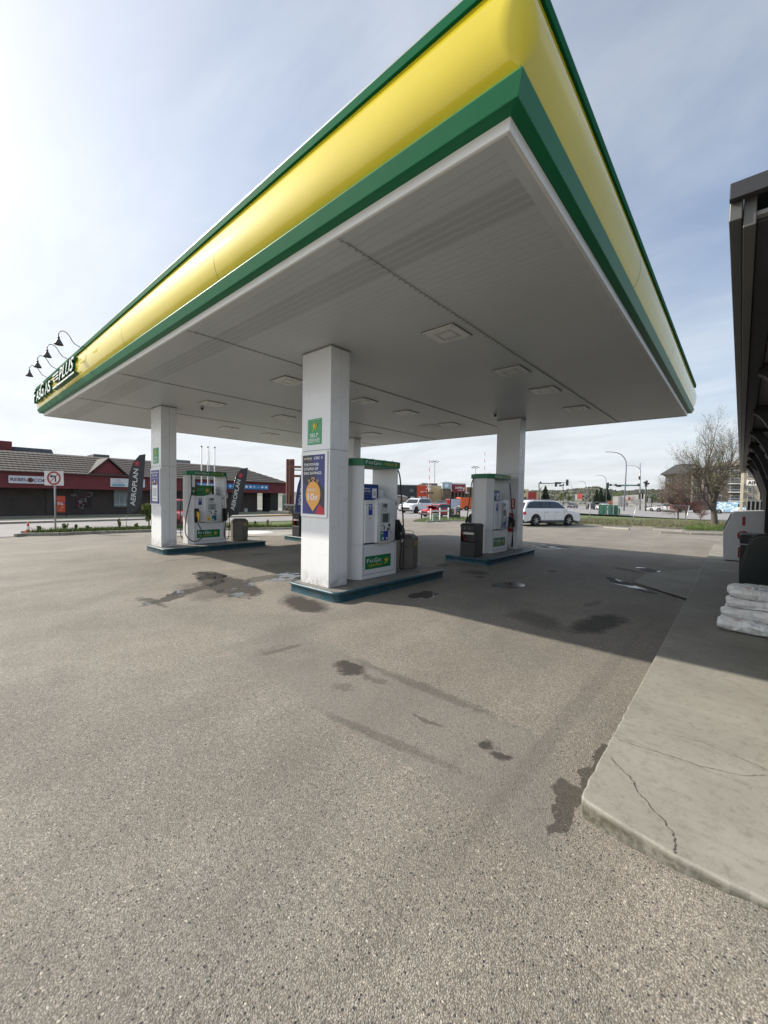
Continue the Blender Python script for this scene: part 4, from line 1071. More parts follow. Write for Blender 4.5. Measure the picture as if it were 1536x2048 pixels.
# ------------------------------------------------------------------ store on the right
WLK = 0.11
mb = MB()
mb.poly([(-0.62, 2.38, 0), (-.66, 6.0, 0), (-0.72, 10.3, 0), (-.80, 16, 0), (-.95, 24, 0), (0.95, 24, 0), (0.95, 2.44, 0)], (0, 0, .001))
vs = [(-0.62, 2.38), (0.95, 2.47), (9, 2.9), (9, 26), (-.95, 26), (-.80, 16), (-0.72, 10.3), (-.66, 6.0)]
mb = MB()
zt = lambda y: WLK if y < 9 else WLK - (WLK + 0.33) * sstep((y - 11) / 14)
top = [(x, y, zt(y)) for x, y in vs]
# slab in strips that follow the fall of the ground
xs_at = lambda y: -0.612 - .028 * min(1, (y - 2.38) / 7.9) if y < 10.3 else -.64 - .02 * (y - 10.3)
ys = [2.38, 3.9, 5.6, 7.3, 9.0, 10.6] + [10.6 + 1.4 * k for k in range(1, 12)]
for i in range(len(ys) - 1):
    a, b_ = ys[i], ys[i + 1]; gap = .0
    xa, xb = xs_at(a), xs_at(b_)
    if i == 0:
        rj = random.Random(9); z_ = zt(a); P4 = []
        yy = b_ - .06
        while yy > 2.42: P4.append((xs_at(yy) + rj.uniform(-.004, .006), yy, z_)); yy -= rj.uniform(.04, .09)
        P4 += [(-.606, 2.395, z_), (-.592, 2.37, z_)]
        xx = -.54
        while xx < 1.2: P4.append((xx, 2.275 + .085 * max(0, min(1, (-xx - .15) / .42)) + rj.uniform(-.005, .006), z_)); xx += rj.uniform(.04, .09)
        P4 += [(9, 2.3, z_), (9, b_, zt(b_)), (xb, b_, zt(b_))]
    else: P4 = [(xa, a, zt(a)), (9, a, zt(a)), (9, b_, zt(b_)), (xb, b_, zt(b_))]
    n = len(P4); lo = [(p[0], p[1], p[2] - .3) for p in P4]
    mb.add(P4 + lo, [tuple(range(n)), ] + [(k, k + n, (k + 1) % n + n, (k + 1) % n) for k in range(n) if not (k == n - 2 and i < len(ys) - 2) and not (k == 0 and i > 0)])
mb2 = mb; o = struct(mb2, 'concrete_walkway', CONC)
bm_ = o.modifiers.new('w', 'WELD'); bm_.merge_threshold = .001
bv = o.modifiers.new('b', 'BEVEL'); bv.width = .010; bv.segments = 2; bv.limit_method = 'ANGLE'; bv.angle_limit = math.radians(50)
def crackline(pts, z, w, name='crack'):
    mb = MB(); P = [onz(a, b_, z) for a, b_ in pts]
    Q = []
    for i in range(len(P) - 1):
        for k in range(6):
            t = k / 6; q = P[i].lerp(P[i + 1], t); j = .006
            Q.append(q + Vector((random.uniform(-j, j), random.uniform(-j, j), 0)) if (i or k) else q)
    Q.append(P[-1])
    for i in range(len(Q) - 1):
        d = (Q[i + 1] - Q[i]).normalized(); n_ = Vector((-d.y, d.x, 0)); w0 = w * random.uniform(.4, 1)
        mb.flat([Q[i] - n_ * w0 / 2, Q[i + 1] - n_ * w0 / 2, Q[i + 1] + n_ * w0 / 2, Q[i] + n_ * w0 / 2])
    struct(mb, name, mat('crack_dark', (.07, .06, .05), .9))
crackline([(1222, 1514), (1245, 1540), (1268, 1562), (1272, 1580), (1290, 1600), (1322, 1635), (1345, 1665), (1350, 1685), (1348, 1706)], WLK + .003, .006)
crackline([(1235, 1478), (1280, 1494), (1350, 1514), (1400, 1532), (1440, 1540), (1490, 1552), (1536, 1550)], WLK + .003, .004)
crackline([(1300, 1458), (1400, 1482), (1536, 1540)], WLK + .0035, .003)
crackline([(1310, 1168), (1400, 1172), (1450, 1168)], .10, .01)
mb = MB(); rp = [onz(1379, 1201, .02), onz(1266, 1166, .0), onz(1294, 1147, .0), onz(1352, 1142, .02), onz(1400, 1139, .03), onz(1425, 1165, .1)]
mb.flat([(p_.x, p_.y, p_.z + .018) for p_ in rp][::-1]); struct(mb, 'walkway_ramp', CONC)

st = thing('store_building', 'dark timber store building with wide overhanging eave on the right edge', 'building', (0, 0, 0))
WX = 0.66; EZ = 3.13; EX = -0.045
DKW = mat('dark_store_wood', (.022, .023, .026), .55, var=.3, vscale=6)
WALLM = mat('store_wall', (.05, .045, .042), .7, var=.2, bump=.3, bscale=20)
mb = MB(); mb.box(WX, WX + 8, 3.2, 25, 0.05, 3.2); mb.build('wall', WALLM, st)
mb = MB(); mb.box(WX + .1, WX + 8.4, 2.7, 26, 3.45, 3.6); 
mb.add([(EX + .04, 2.74, EZ + .20), (EX + .04, 25.6, EZ + .20), (WX + 1.2, 25.6, EZ + .75), (WX + 1.2, 2.74, EZ + .75), (WX + 9, 2.74, EZ + .75), (WX + 9, 25.6, EZ + .75)], [(0, 3, 2, 1), (2, 3, 4, 5)])
mb.build('roof', mat('roof_metal', (.06, .065, .07), .5), st)
q = mat('store_soffit', (.20, .20, .20), .6, var=.1); mb = MB(); mb.box(EX + .17, WX + .02, 2.99, 25.3, EZ + .09, EZ + .11)
mb.box(EX + .02, 9, 2.76, 2.98, EZ + .05, EZ + .07); mb.build('soffit', q, st)
FAS = mat('fascia_brown', (.085, .082, .078), .45, var=.12, vscale=2)
mb = MB(); mb.box(EX, EX + .05, 2.74, 25.5, EZ - .0, EZ + .21)
mb.build('eave_fascia', FAS, st, bevel=.004)
mb = MB(); mb.box(EX - .055, EX - .003, 2.72, 25.5, EZ + .04, EZ + .19); mb.build('gutter', mat('gutter', (.10, .098, .092), .4, .3), st, bevel=.006)
mb = MB(); mb.box(EX + .052, EX + .16, 2.80, 25.4, EZ + .03, EZ + .088); mb.build('sub_fascia', DKW, st, bevel=.004)
mb = MB(); mb.box(EX - .055, 9, 2.675, 2.717, EZ + .125, EZ + .205); mb.build('gable_fascia', mat('gable_dark', (.018, .019, .023), .6), st, bevel=.004)
mb = MB(); mb.box(EX + .14, 9, 2.65, 2.74, EZ + .207, EZ + .23); mb.build('gable_cap', DKW, st, bevel=.004)
for i, y in enumerate((3.6, 5.9, 8.4, 10.95, 13.5, 16.05, 18.6, 21.15)):
    mb = MB(); a = []; N = 9; x0 = EX + .13; z1 = EZ + .085
    outer = []; inner = []
    for k in range(N + 1):
        t = k / N; x = x0 + (WX - .12 - x0) * t
        lo = z1 - .10 - 1.05 * (t ** 1.6)
        hi = z1 - .001 - .82 * (max(0, t - .22) / .78) ** 1.7
        outer.append((x, lo)); inner.append((x, hi))
    pts = [(x, z) for x, z in outer] + [(x, z) for x, z in inner[::-1]]
    for k in range(N):
        (xa, za), (xb, zb) = outer[k], outer[k + 1]; (xc, zc), (xd, zd) = inner[k], inner[k + 1]
        vs = [(xa, y - .07, za), (xb, y - .07, zb), (xd, y - .07, zd), (xc, y - .07, zc), (xa, y + .07, za), (xb, y + .07, zb), (xd, y + .07, zd), (xc, y + .07, zc)]
        fc = [(0, 1, 2, 3), (7, 6, 5, 4), (0, 4, 5, 1), (3, 2, 6, 7)] + ([(0, 3, 7, 4)] if k == 0 else [])
        mb.add(vs, fc)
    mb.box(WX - .13, WX - .002, y - .075, y + .075, .9, z1 - .002)
    mb.box(x0, WX - .13, y - .05, y + .05, z1 - .06, z1 - .001)
    b_ = mb.build('eave_bracket', DKW, st)

# posts carrying the eave at the far end
mb = MB(); mb.box(.60, .72, 25.0, 25.14, -.3, 3.1); tag(mb.build('porch_post', mat('post_peach', (.42, .33, .25), .6), bevel=.005), 'slim peach post beyond the store eave', 'post')
r = thing('air_sign', 'white sign reading AIR on a tall cream post beyond the store', 'sign', (0, 0, 0))
pb = at(1481, 1034) if False else None
yA = 27.0
def ypt(px_, py_): return ony(px_, py_, yA)
a = ypt(1486, 938); b_ = ypt(1481, 1020)
mb = MB(); mb.box(a.x - .06, a.x + .06, yA - .06, yA + .06, -.46, a.z); mb.build('post', mat('cream_post', (.55, .5, .38), .6), r, bevel=.005)
a = ypt(1493, 960); b_ = ypt(1517, 971)
mb = MB(); mb.box(a.x, b_.x, yA - .11, yA - .07, b_.z, a.z); mb.build('plate', INKW, r)
p = Panel((a.x, yA - .112, b_.z), (1, 0, 0), (0, 0, 1)); p.text('AIR', (b_.x - a.x) * .10, (a.z - b_.z) * .18, (a.z - b_.z) * .64, BLACK, w=(b_.x - a.x) * .8, bold=.015); p.build('lettering', r)
mb = MB(); mb.box((a.x + b_.x) / 2 - .03, (a.x + b_.x) / 2 + .03, yA - .065, yA, b_.z - .4, b_.z - .02); mb.beam((b_.x - .3, yA - .03, b_.z - .2), (ypt(1481, 1000).x, yA - .03, b_.z - .2), .04, .04); mb.build('bracket', GREY, r)

# ice merchandiser
def icebox():
    y0 = 16.35; P0 = onz(1446, 1118, -.03)
    X = lambda px_, py_: ony(px_, py_, y0)
    zb = X(1446, 1119).z
    pts2 = [X(1446, 1119), X(1446, 1064), X(1467, 1023.5), X(1531, 1022)]; xr = X(1531, 1060).x
    poly = [(pts2[0].x, zb), (pts2[1].x, pts2[1].z), (pts2[2].x, pts2[2].z), (xr, pts2[3].z), (xr, zb)]
    r = thing('ice_merchandiser', 'white outdoor ice box with sloped front and red snow-capped ICE letters', 'ice box', (0, 0, 0))
    mb = MB(); mb.poly([(x, y0, z) for x, z in poly], (0, 2.2, 0)); mb.build('cabinet', mat('ice_white', (.66, .67, .68), .35, var=.02, coat=.2), r, bevel=.015)
    mb = MB(); (xa, za), (xb, zb_) = poly[1], poly[2]
    d = Vector((xb - xa, 0, zb_ - za)).normalized(); n_ = Vector((-d.z, 0, d.x))
    for k in range(2):
        c = Vector(((xa + xb) / 2, y0 + .58 + 1.05 * k, (za + zb_) / 2)) + n_ * .022
        mb.obox(c, d * .26, Vector((0, .48, 0)), n_ * .02)
    mb.build('door', mat('ice_door', (.12, .12, .13), .3), r, bevel=.005)
    mb = MB(); c = Vector((xa, y0 + .06, za)) + n_ * .05
    mb.tube([c, c + d * .09, c + d * .09 + n_ * .04], .012, 6); mb.build('handle', STEEL, r)
    IR = mat('ice_red', (.33, .012, .03), .4); p = Panel((poly[0][0], y0 - .002, zb), (1, 0, 0), (0, 0, 1))
    L = lambda px_, py_: (X(px_, py_).x - poly[0][0], X(px_, py_).z - zb)
    def quad(x0, y0_, x1, y1): a_ = L(x0, y1); c_ = L(x1, y0_); p.rect(a_[0], a_[1], c_[0], c_[1], IR, 2)
    quad(1484, 1032, 1491.5, 1051)
    a_ = L(1486, 1071.5); rx = L(1498, 1071.5)[0] - a_[0]; rz = abs(L(1486, 1082)[1] - a_[1])
    for k in range(20):
        t0 = PI * .12 + 2 * PI * .80 * k / 20; t1 = PI * .12 + 2 * PI * .80 * (k + 1) / 20
        p.poly([(a_[0] + rx * m_ * math.cos(t), a_[1] + rz * m_ * math.sin(t)) for t, m_ in ((t0, .48), (t0, 1), (t1, 1), (t1, .48))], IR, 2)
    quad(1475, 1093, 1482, 1115); quad(1482.5, 1111, 1492, 1115); quad(1482.5, 1102, 1490, 1106); quad(1482.5, 1093, 1492, 1097)
    SN = mat('snow_white', (.8, .81, .83), .5)
    for i in range(4): u, v = L(1485 + 2 * i, 1032); p.disc(u, v, .02, SN, 3, 8)
    for i in range(6): u, v = L(1478 + 3.4 * i, 1062 - (1.5 if 0 < i < 5 else 0)); p.disc(u, v, .026, SN, 3, 8)
    for i in range(4): u, v = L(1476 + 2.2 * i, 1093); p.disc(u, v, .02, SN, 3, 8)
    p.build('lettering', r)
    mb = MB(); mb.box(poly[0][0] + .05, xr - .02, y0 + .03, y0 + 2.1, zb - .04, zb - .001); mb.build('plinth', BLACK, r)
    # bottle cage behind it
    yb = 19.2; a = ony(1494, 1000, yb); b_ = ony(1528, 1022, yb)
    c = thing('bottle_cage', 'grey wire cage cabinet showing above the ice box', 'cage', (0, 0, 0))
    zl = gz(0, yb) + .02
    mb = MB()
    for k in range(5):
        x = a.x + (b_.x - a.x) * k / 4; mb.box(x - .018, x + .018, yb, yb + .04, zl, a.z)
    for z in (zl + .1, zl + .9, a.z - .02): mb.box(a.x, b_.x, yb + .041, yb + .06, z, z + .03)
    mb.build('frame', STEEL, c)
    mb = MB(); mb.box(a.x - .01, b_.x + .01, yb + .07, yb + .7, a.z - .03, a.z); mb.box(a.x - .01, a.x + .01, yb + .07, yb + .7, zl, a.z - .031); mb.build('top_sheet', LGREY, c)
    mb = MB(); mb.box(a.x + .02, b_.x - .02, yb + .2, yb + .68, zl, a.z - .05); mb.build('dark_mesh', mat('mesh_dark', (.07, .08, .085), .6), c)
icebox()
# black merchandiser bins
def racks():
    for i, (y, lab, pl) in enumerate(((12.3, 'low black two-drawer rack in front of the white ice box', 0), (9.6, 'large black rack with curved side panels behind the salt bags', 1))):
        zg = WLK if y < 11 else zt(y)
        r = thing('display_rack', lab, 'display rack', (0, 0, 0), 0, 'black display racks along the store wall')
        if i == 0:
            a = ony(1480, 1069, y); mb = MB(); mb.box(a.x, WX - .02, y, y + .9, a.z - .20, a.z); mb.build('upper_tray', BLACK, r, bevel=.02)
            mb = MB(); mb.box(a.x + .01, WX - .02, y + .01, y + .9, zg, a.z - .24); mb.build('lower_bin', BLACK, r, bevel=.02)
            mb = MB(); mb.box(a.x - .01, WX - .02, y - .012, y + .9, a.z - .238, a.z - .203); mb.build('edge_trim', GREY, r, bevel=.006)
        else:
            for j, yy in enumerate((y, y + .75)):
                mb = MB(); P = []
                for px_, py_ in ((1478, 1166), (1478, 1150), (1484, 1130), (1493, 1105), (1499, 1088), (1505, 1080), (1512, 1076), (1522, 1073), (1560, 1072)):
                    q_ = ony(px_, py_, y); P.append((q_.x, q_.z))
                P[0] = (P[0][0], zg); P = P + [(WX - .02, P[-1][1]), (WX - .02, zg)]
                mb.poly([(x, yy, z) for x, z in P if x <= WX - .019], (0, .035, 0)); mb.build('side_panel', mat('rack_green_black', (.008, .014, .013), .35), r, bevel=.004)
            mb = MB(); q_ = ony(1484, 1130, y)
            for z in (zg + .12, zg + .42, zg + .68): mb.box(q_.x + .06, WX - .03, y + .036, y + .749, z, z + .02)
            mb.build('shelf', BLACK, r)
            mb = MB(); mb.box(.28, WX - .05, y + .04, y + .5, zg + .701, zg + .80); mb.build('goods', mat('goods', (.35, .35, .34), .6, var=.7, vscale=30), r, bevel=.02)
racks()
# salt bags
def bag(i, z0, label, x0, y0, w, l, h):
    NX, NY = 90, 64
    rnd = random.Random(11 + i)
    ph = [rnd.uniform(0, 6.28) for _ in range(12)]
    from mathutils import noise as mn
    def wr(u, v):
        s_ = 0; amp = 1; fr = 1.6
        for k in range(4):
            n_ = mn.noise(Vector((u * fr + v * fr * .5 * (1 if k % 2 else -1) + i * 7.3, v * fr * 1.3 + k * 9.1, i * 3.7)))
            s_ += amp * ((1 - abs(n_) * 2.2) ** 2 - .45); amp *= .55; fr *= 2.1
        return s_
    def wr_old(u, v):
        s_ = 0
        for k in range(6):
            a = ph[k]; fr = 5 + 3.3 * k
            s_ += math.sin(fr * (u * math.cos(a) + v * math.sin(a)) * 1.6 + ph[k + 6] + 1.8 * math.sin(3 * u + 4 * v + a)) / (1 + .8 * k)
        return s_
    vs = []
    for sgn in (1, -1):
        for j in range(NY + 1):
            for k in range(NX + 1):
                u = k / NX; v = j / NY
                a = 2 * u - 1; b_ = 2 * v - 1
                edge = (1 - abs(a) ** 5) * (1 - abs(b_) ** 3.2)
                edge = max(0, edge) ** .33
                z = sgn * h / 2 * edge
                wob = .018 * math.sin(7 * v + ph[0]) * (abs(a) ** 6) + .012 * math.sin(23 * v + ph[1]) * abs(a) ** 6
                wb2 = .014 * math.sin(9 * u + ph[2]) * (abs(b_) ** 6)
                e2 = min(1, edge * 1.5)
                z += sgn * .016 * wr(u * 1.6, v * 1.6) * e2 * (1 if sgn > 0 else .3)
                x = a * w / 2 * (1 - .035 * (1 - edge)) + wob; y = b_ * l / 2 + wb2
                fl = max(0, (abs(b_) - .55) / .45); vs.append((x + (.012 * wr(v * 2, u) if abs(a) > .8 else 0), y + .022 * fl * wr(u * 2.2 + sgn, z * 9 + 2) * (-1 if b_ < 0 else 1), z + h / 2))
    n = (NX + 1) * (NY + 1); fs = []
    for s_ in (0, 1):
        for j in range(NY):
            for k in range(NX):
                q_ = [s_ * n + j * (NX + 1) + k, s_ * n + j * (NX + 1) + k + 1, s_ * n + (j + 1) * (NX + 1) + k + 1, s_ * n + (j + 1) * (NX + 1) + k]
                fs.append(q_ if s_ == 0 else q_[::-1])
    r = thing('salt_bag', label, 'bag', (x0 + w / 2, y0 + l / 2, z0), rnd.uniform(-.05, .05), 'white woven bags stacked on the walkway')
    mb = MB(); mb.add(vs, fs, 0, True)
    o = mb.build('sack', mat('woven_white', (.76, .76, .75), .55, var=.06, vscale=4, bump=.15, bscale=150), r)
    o.modifiers.new('w', 'WELD').merge_threshold = .0015
    # print lies on the top surface
    mb = MB()
    top = lambda u, v: Vector(vs[min(NY, max(0, int(v * NY))) * (NX + 1) + min(NX, max(0, int(u * NX)))]) + Vector((0, 0, .0035))
    BL = mat('bag_ink', (.06, .08, .26), .6, var=.3, vscale=40); RD = mat('bag_red', (.45, .04, .06), .6)
    for row, v0, hh in ((0, .03, .05), (1, .10, .05), (2, .18, .04), (3, .32, .03), (4, .40, .025)):
        if i in (1, 2) and row < 3: continue
        u = .30 if row < 3 else .22
        while u < .80:
            ww = rnd.uniform(.014, .026)
            if rnd.random() < .85:
                mb.flat([top(u, v0), top(u, v0) + Vector((ww * w * 1.2, 0, 0)), top(u, v0) + Vector((ww * w * 1.2, hh * l, .002)), top(u, v0) + Vector((0, hh * l, .002))], 0)
            u += ww + .010
    c = top(.24, .10)
    if i in (0, 3): mb.flat([c + Vector((x * .035, y * .03, .002)) for x, y in ((-1, 0), (-.3, -.3), (0, -.9), (.3, -.3), (1, 0), (.4, .5), (0, 1), (-.4, .5))], 1)
    mb.build('print', [BL, RD], r)
z = WLK; hs = (.155, .125, .13, .12)
labs = ('bottom and widest white bag of the stack, printed blue with a red leaf', 'second white bag from the bottom of the stack', 'third white bag from the bottom, crumpled and unprinted at the edge', 'topmost white bag of the stack with a red leaf and blue print')
for i, (dx, dy, hh) in enumerate(((0.0, 0.0, .175), (.035, .03, .145), (.07, .06, .135), (.085, .03, .15))):
    bag(i, z, labs[i], -.165 + dx, 6.67 + dy, .82, .52, hh * 1.08); z += hh * .93
# ------------------------------------------------------------------ strip mall on the left
BRICK = mat('brown_brick', (.060, .047, .040), .8, var=.18, vscale=1.2, bump=.3, bscale=12)
def siding_mat(name, col):
    m, nt, b = newmat(name)
    g_ = nt.new('ShaderNodeTexCoord').outputs['Object']; sp = nt.new('ShaderNodeSeparateXYZ'); nt.link(g_, sp.inputs[0])
    fr = nt.math('FRACT', nt.math('DIVIDE', sp.outputs[2], .20))
    c = nt.mix(nt.mr(nt.noise(g_, .6, 4), .3, .7), tuple(x * .9 for x in col), tuple(x * 1.1 for x in col))
    c = nt.mix(nt.math('MULTIPLY', nt.math('LESS_THAN', fr, .13), .5), c, tuple(x * .3 for x in col))
    nt.link(c, b.inputs['Base Color']); b.inputs['Roughness'].default_value = .7
    return m
REDS = siding_mat('red_siding', (.16, .028, .032))
def tile_mat():
    m, nt, b = newmat('concrete_tiles')
    g_ = nt.new('ShaderNodeTexCoord').outputs['Object']; sp = nt.new('ShaderNodeSeparateXYZ'); nt.link(g_, sp.inputs[0])
    w_ = nt.math('SINE', nt.math('MULTIPLY', sp.outputs[1], 2 * PI / .33))
    c = nt.mix(nt.mr(nt.noise(g_, .7, 5), .3, .7), (.068, .058, .05), (.092, .08, .07))
    c = nt.mix(nt.mr(w_, -1, -.6, .22, 0), c, (.04, .035, .03))
    nt.link(c, b.inputs['Base Color']); b.inputs['Roughness'].default_value = .85
    bn = nt.new('ShaderNodeBump'); bn.inputs['Distance'].default_value = .03; bn.inputs['Strength'].default_value = .25
    nt.link(w_, bn.inputs['Height']); nt.link(bn.outputs[0], b.inputs['Normal'])
    return m
TILE = tile_mat()
FX = -43.8
def mall():
    r = thing('strip_mall', 'long low strip mall with brown tiled roof, red fascia band and dark brick walls', 'building', (0, 0, 0))
    Yp = lambda p_: onx(p_, 985, FX).y
    z0 = ZB; zf0 = onx(100, 977, FX).z; zf1 = onx(100, 945.5, FX).z; zr = onx(120, 909.5, FX - 4.2).z
    yL = -14; yR = Yp(573)
    mb = MB(); mb.box(FX - 22, FX - 1.5, yL, Yp(528), z0, zf0 + .3)
    mb.build('wall', BRICK, r)
    mb = MB(); mb.box(FX - 2.4, FX - .5, Yp(546), Yp(561), z0, zf0 - .002); mb.build('pillar', mat('dark_pillar', (.03, .032, .028), .8), r)
    for p0, p1 in ((99, 112), (-40, -25)):
        mb = MB(); mb.box(FX - 1.502, FX - 1.40, Yp(p0), Yp(p1), z0, zf0 - .01); mb.build('pilaster', mat('pilaster', (.06, .052, .045), .8), r)
    mb = MB(); mb.box(FX - .4, FX, yL, yR, zf0, zf1); mb.box(FX - 22, FX - .402, yR - .4, yR, zf0, zf1); mb.build('fascia', REDS, r)
    mb = MB(); mb.box(FX - 1.5, FX - .402, yL, yR - .4, zf0 + .02, zf0 + .06); mb.build('soffit', DARK, r)
    # tiled roof in overlapping courses
    n = 9; mb = MB(); x0 = FX + .35; x1 = FX - 4.2; za = zf1 - .05
    for i in range(n):
        t0 = i / n; t1 = (i + 1) / n + .02
        xa = x0 + (x1 - x0) * t0; xb = x0 + (x1 - x0) * t1
        a0 = za + (zr - za) * t0; b0 = za + (zr - za) * t1
        ya = yL; yr = yR + .3 - 4.6 * t0; yr2 = yR + .3 - 4.6 * t1
        mb.add([(xa, ya, a0 + .08), (xa, yr, a0 + .08), (xb, yr2, b0 + .02), (xb, ya, b0 + .02), (xa, ya, a0), (xa, yr, a0)], [(0, 1, 2, 3), (4, 5, 1, 0)], 0)
    mb.add([(x0, yR + .3, za + .03), (x1, yR - 4.3, zr + .03), (x1 - 14, yR - 4.3, zr + .03), (x1 - 18, yR + .3, za + .03)], [(0, 3, 2, 1)])
    mb.add([(x1, yL, zr + .025), (x1, yR - 4.3, zr + .025), (x1 - 16, yR - 4.3, zr + .025), (x1 - 16, yL, zr + .025)], [(0, 1, 2, 3)])
    mb.build('roof', TILE, r)
    # gable
    g0, g1, ga = onx(172, 951, FX + .05), onx(259, 953, FX + .05), onx(216, 915, FX + .05)
    mb = MB(); mb.poly([(FX + .03, g0.y + .25, zf1 + .002), (FX + .03, g1.y - .25, zf1 + .002), (FX + .03, ga.y, ga.z - .25)], (-4, 0, 0)); mb.build('gable', REDS, r)
    mb = MB()
    for e in (g0, g1):
        mb.add([(FX + .3, e.y, zf1 - .05), (FX + .3, ga.y, ga.z), (FX - 4.2, ga.y, ga.z), (FX - 4.2, e.y, zf1 - .05), (FX + .3, e.y, zf1 - .17), (FX + .3, ga.y, ga.z - .16)], [(0, 1, 2, 3), (0, 4, 5, 1)])
    mb.build('gable_roof', mat('shingle_dark', (.06, .055, .05), .85, var=.2), r)
    # roof-top boxes
    for nm, (p0, t0), (p1, t1), dx, m_ in (('rooftop_box', (-60, 879), (24, 880), 5.5, REDS), ('rooftop_screen', (25, 893), (103, 898), 7, mat('roof_grey', (.11, .12, .125), .8, var=.3)), ('air_unit', (187, 908), (219, 910), 7, mat('unit_grey', (.10, .105, .11), .6)), ('air_unit', (352, 918), (381, 922), 8, mat('unit_pale', (.22, .23, .24), .6, var=.3))):
        a = onx(p0, t0, FX - dx); b_ = onx(p1, t1, FX - dx)
        mb = MB()
        if nm == 'rooftop_screen': mb.poly([(FX - dx, a.y, zr - .2), (FX - dx, b_.y + .35, zr - .2), (FX - dx, b_.y, a.z), (FX - dx, a.y, a.z)], (-3, 0, 0))
        else: mb.box(FX - dx - 2.5, FX - dx, a.y, b_.y, zr - .2, (a.z + b_.z) / 2)
        mb.build(nm, m_, r, bevel=.03)
    # windows
    for p0, p1, t, b0, m_, nm in ((148, 184, 977, 1016, mat('window_black', (.012, .014, .02), .15, var=.3), 'dark_window'), (228, 270, 976, 1013, mat('window_blind', (.20, .24, .24), .3, var=.25, vscale=2), 'blind_window')):
        a = onx(p0, t, FX - 1.45); b_ = onx(p1, b0, FX - 1.45)
        f_ = MB(); f_.box(FX - 1.5, FX - 1.46, a.y - .06, b_.y + .06, b_.z - .06, a.z + .06); f_ = f_.build('window', DARK, r)
        q = MB(); q.box(FX - 1.459, FX - 1.44, a.y, b_.y, b_.z, a.z); q.build('pane', m_, f_)
        if nm == 'dark_window':
            p = Panel((FX - 1.438, a.y, b_.z), (0, 1, 0), (0, 0, 1)); W = b_.y - a.y; H = a.z - b_.z
            rn = random.Random(3)
            for i in range(16):
                x, y = rn.uniform(.1, .8) * W, rn.uniform(.1, .85) * H; an = rn.uniform(0, 6.28)
                for k in range(4):
                    x2 = x + .12 * math.cos(an); y2 = y + .12 * math.sin(an); an += rn.uniform(-.8, .8)
                    p.line(x, y, x2, y2, .02, LGREY if i % 4 else INKRED, 1); x, y = x2, y2
            p.build('window_lettering', f_)
        else:
            q = MB()
            for k in range(1, 4): yy = a.y + (b_.y - a.y) * k / 4; q.box(FX - 1.439, FX - 1.43, yy - .015, yy + .015, b_.z, a.z * .55 + b_.z * .45)
            q.box(FX - 1.439, FX - 1.43, a.y, b_.y, b_.z + .2, b_.z + .26); q.build('mullion', LGREY, f_)
    a = onx(451, 985, FX - 1.45); b_ = onx(457, 996, FX - 1.45); mb = MB(); mb.box(FX - 1.5, FX - 1.44, a.y, b_.y, b_.z, a.z); mb.build('notice', LGREY, r)
    a = onx(489, 1017, FX - 1.45); b_ = onx(495, 1024, FX - 1.45); mb = MB(); mb.box(FX - 1.5, FX - 1.44, a.y, b_.y, b_.z, a.z); mb.build('wall_vent', LGREY, r)
    # shop signs
    def shop(p0, t0, p1, t1, lab, face):
        a = onx(p0, t0, FX + .12); b_ = onx(p1, t1, FX + .12)
        s_ = thing('shop_sign', lab, 'sign', (0, 0, 0))
        mb = MB(); mb.box(FX + .003, FX + .12, a.y, b_.y, b_.z, a.z); mb.build('board', face, s_, bevel=.01)
        return s_, Panel((FX + .121, a.y, b_.z), (0, 1, 0), (0, 0, 1), .01), b_.y - a.y, a.z - b_.z
    s_, p, W, H = shop(17, 950.5, 128, 969, 'white REBEL COMICS sign on the red mall fascia', mat('sign_white', (.62, .64, .66), .5, var=.03))
    pm = mat('ink_plum', (.09, .02, .06), .5)
    p.text('REBEL', W * .03, H * .30, H * .42, pm, w=W * .29, bold=.012); p.text('COMICS', W * .43, H * .26, H * .42, pm, w=W * .40, bold=.012)
    p.disc(W * .375, H * .48, H * .30, mat('ink_maroon', (.12, .02, .02), .5), 3, ry=H * .30); p.build('lettering', s_)
    s_, p, W, H = shop(221, 956, 290, 975, 'white shop sign with a mountain and lake emblem on the mall fascia', mat('sign_white', (.62, .64, .66)))
    p.poly([(W * .04, H * .2), (W * .22, H * .92), (W * .40, H * .2)], mat('peak_grey', (.4, .36, .36), .5), 1); p.poly([(W * .07, H * .24), (W * .22, H * .82), (W * .37, H * .24)], mat('sign_white2', (.6, .62, .64), .5), 2)
    p.rect(W * .05, H * .08, W * .39, H * .34, mat('lake_blue', (.18, .36, .44), .5), 3); p.ring(W * .22, H * .5, H * .08, H * .13, mat('peak_grey', (.4, .36, .36)), 3); p.build('lettering', s_)
    s_, p, W, H = shop(394, 965, 537, 979.5, 'long bright blue shop sign with white lettering and icons on the mall fascia', mat('sign_blue', (.03, .22, .50), .4, var=.03))
    p.text('CARPET', W * .03, H * .25, H * .50, INKW, w=W * .20, bold=.012)
    for i, x in enumerate((.43, .49, .66, .72, .775, .84, .90, .96)):
        if i in (0, 4): p.ring(W * x, H * .52, H * .14, H * .24, INKW, 2)
        elif i in (1, 3): p.poly([(W * x - H * .2, H * .3), (W * x + H * .2, H * .3), (W * x + H * .25, H * .6), (W * x, H * .8), (W * x - H * .25, H * .6)], INKW, 2)
        elif i == 5: p.rect(W * x - H * .3, H * .42, W * x + H * .3, H * .5, LGREY, 2)
        else: p.rect(W * x - H * .25, H * .3, W * x + H * .25, H * .72, INKW, 2)
    p.build('lettering', s_)
mall()

def simple(name, label, cat, mb, m, bevel=0, group=None, parent=None):
    o = mb.build(name, m, bevel=bevel); return tag(o, label, cat, group)

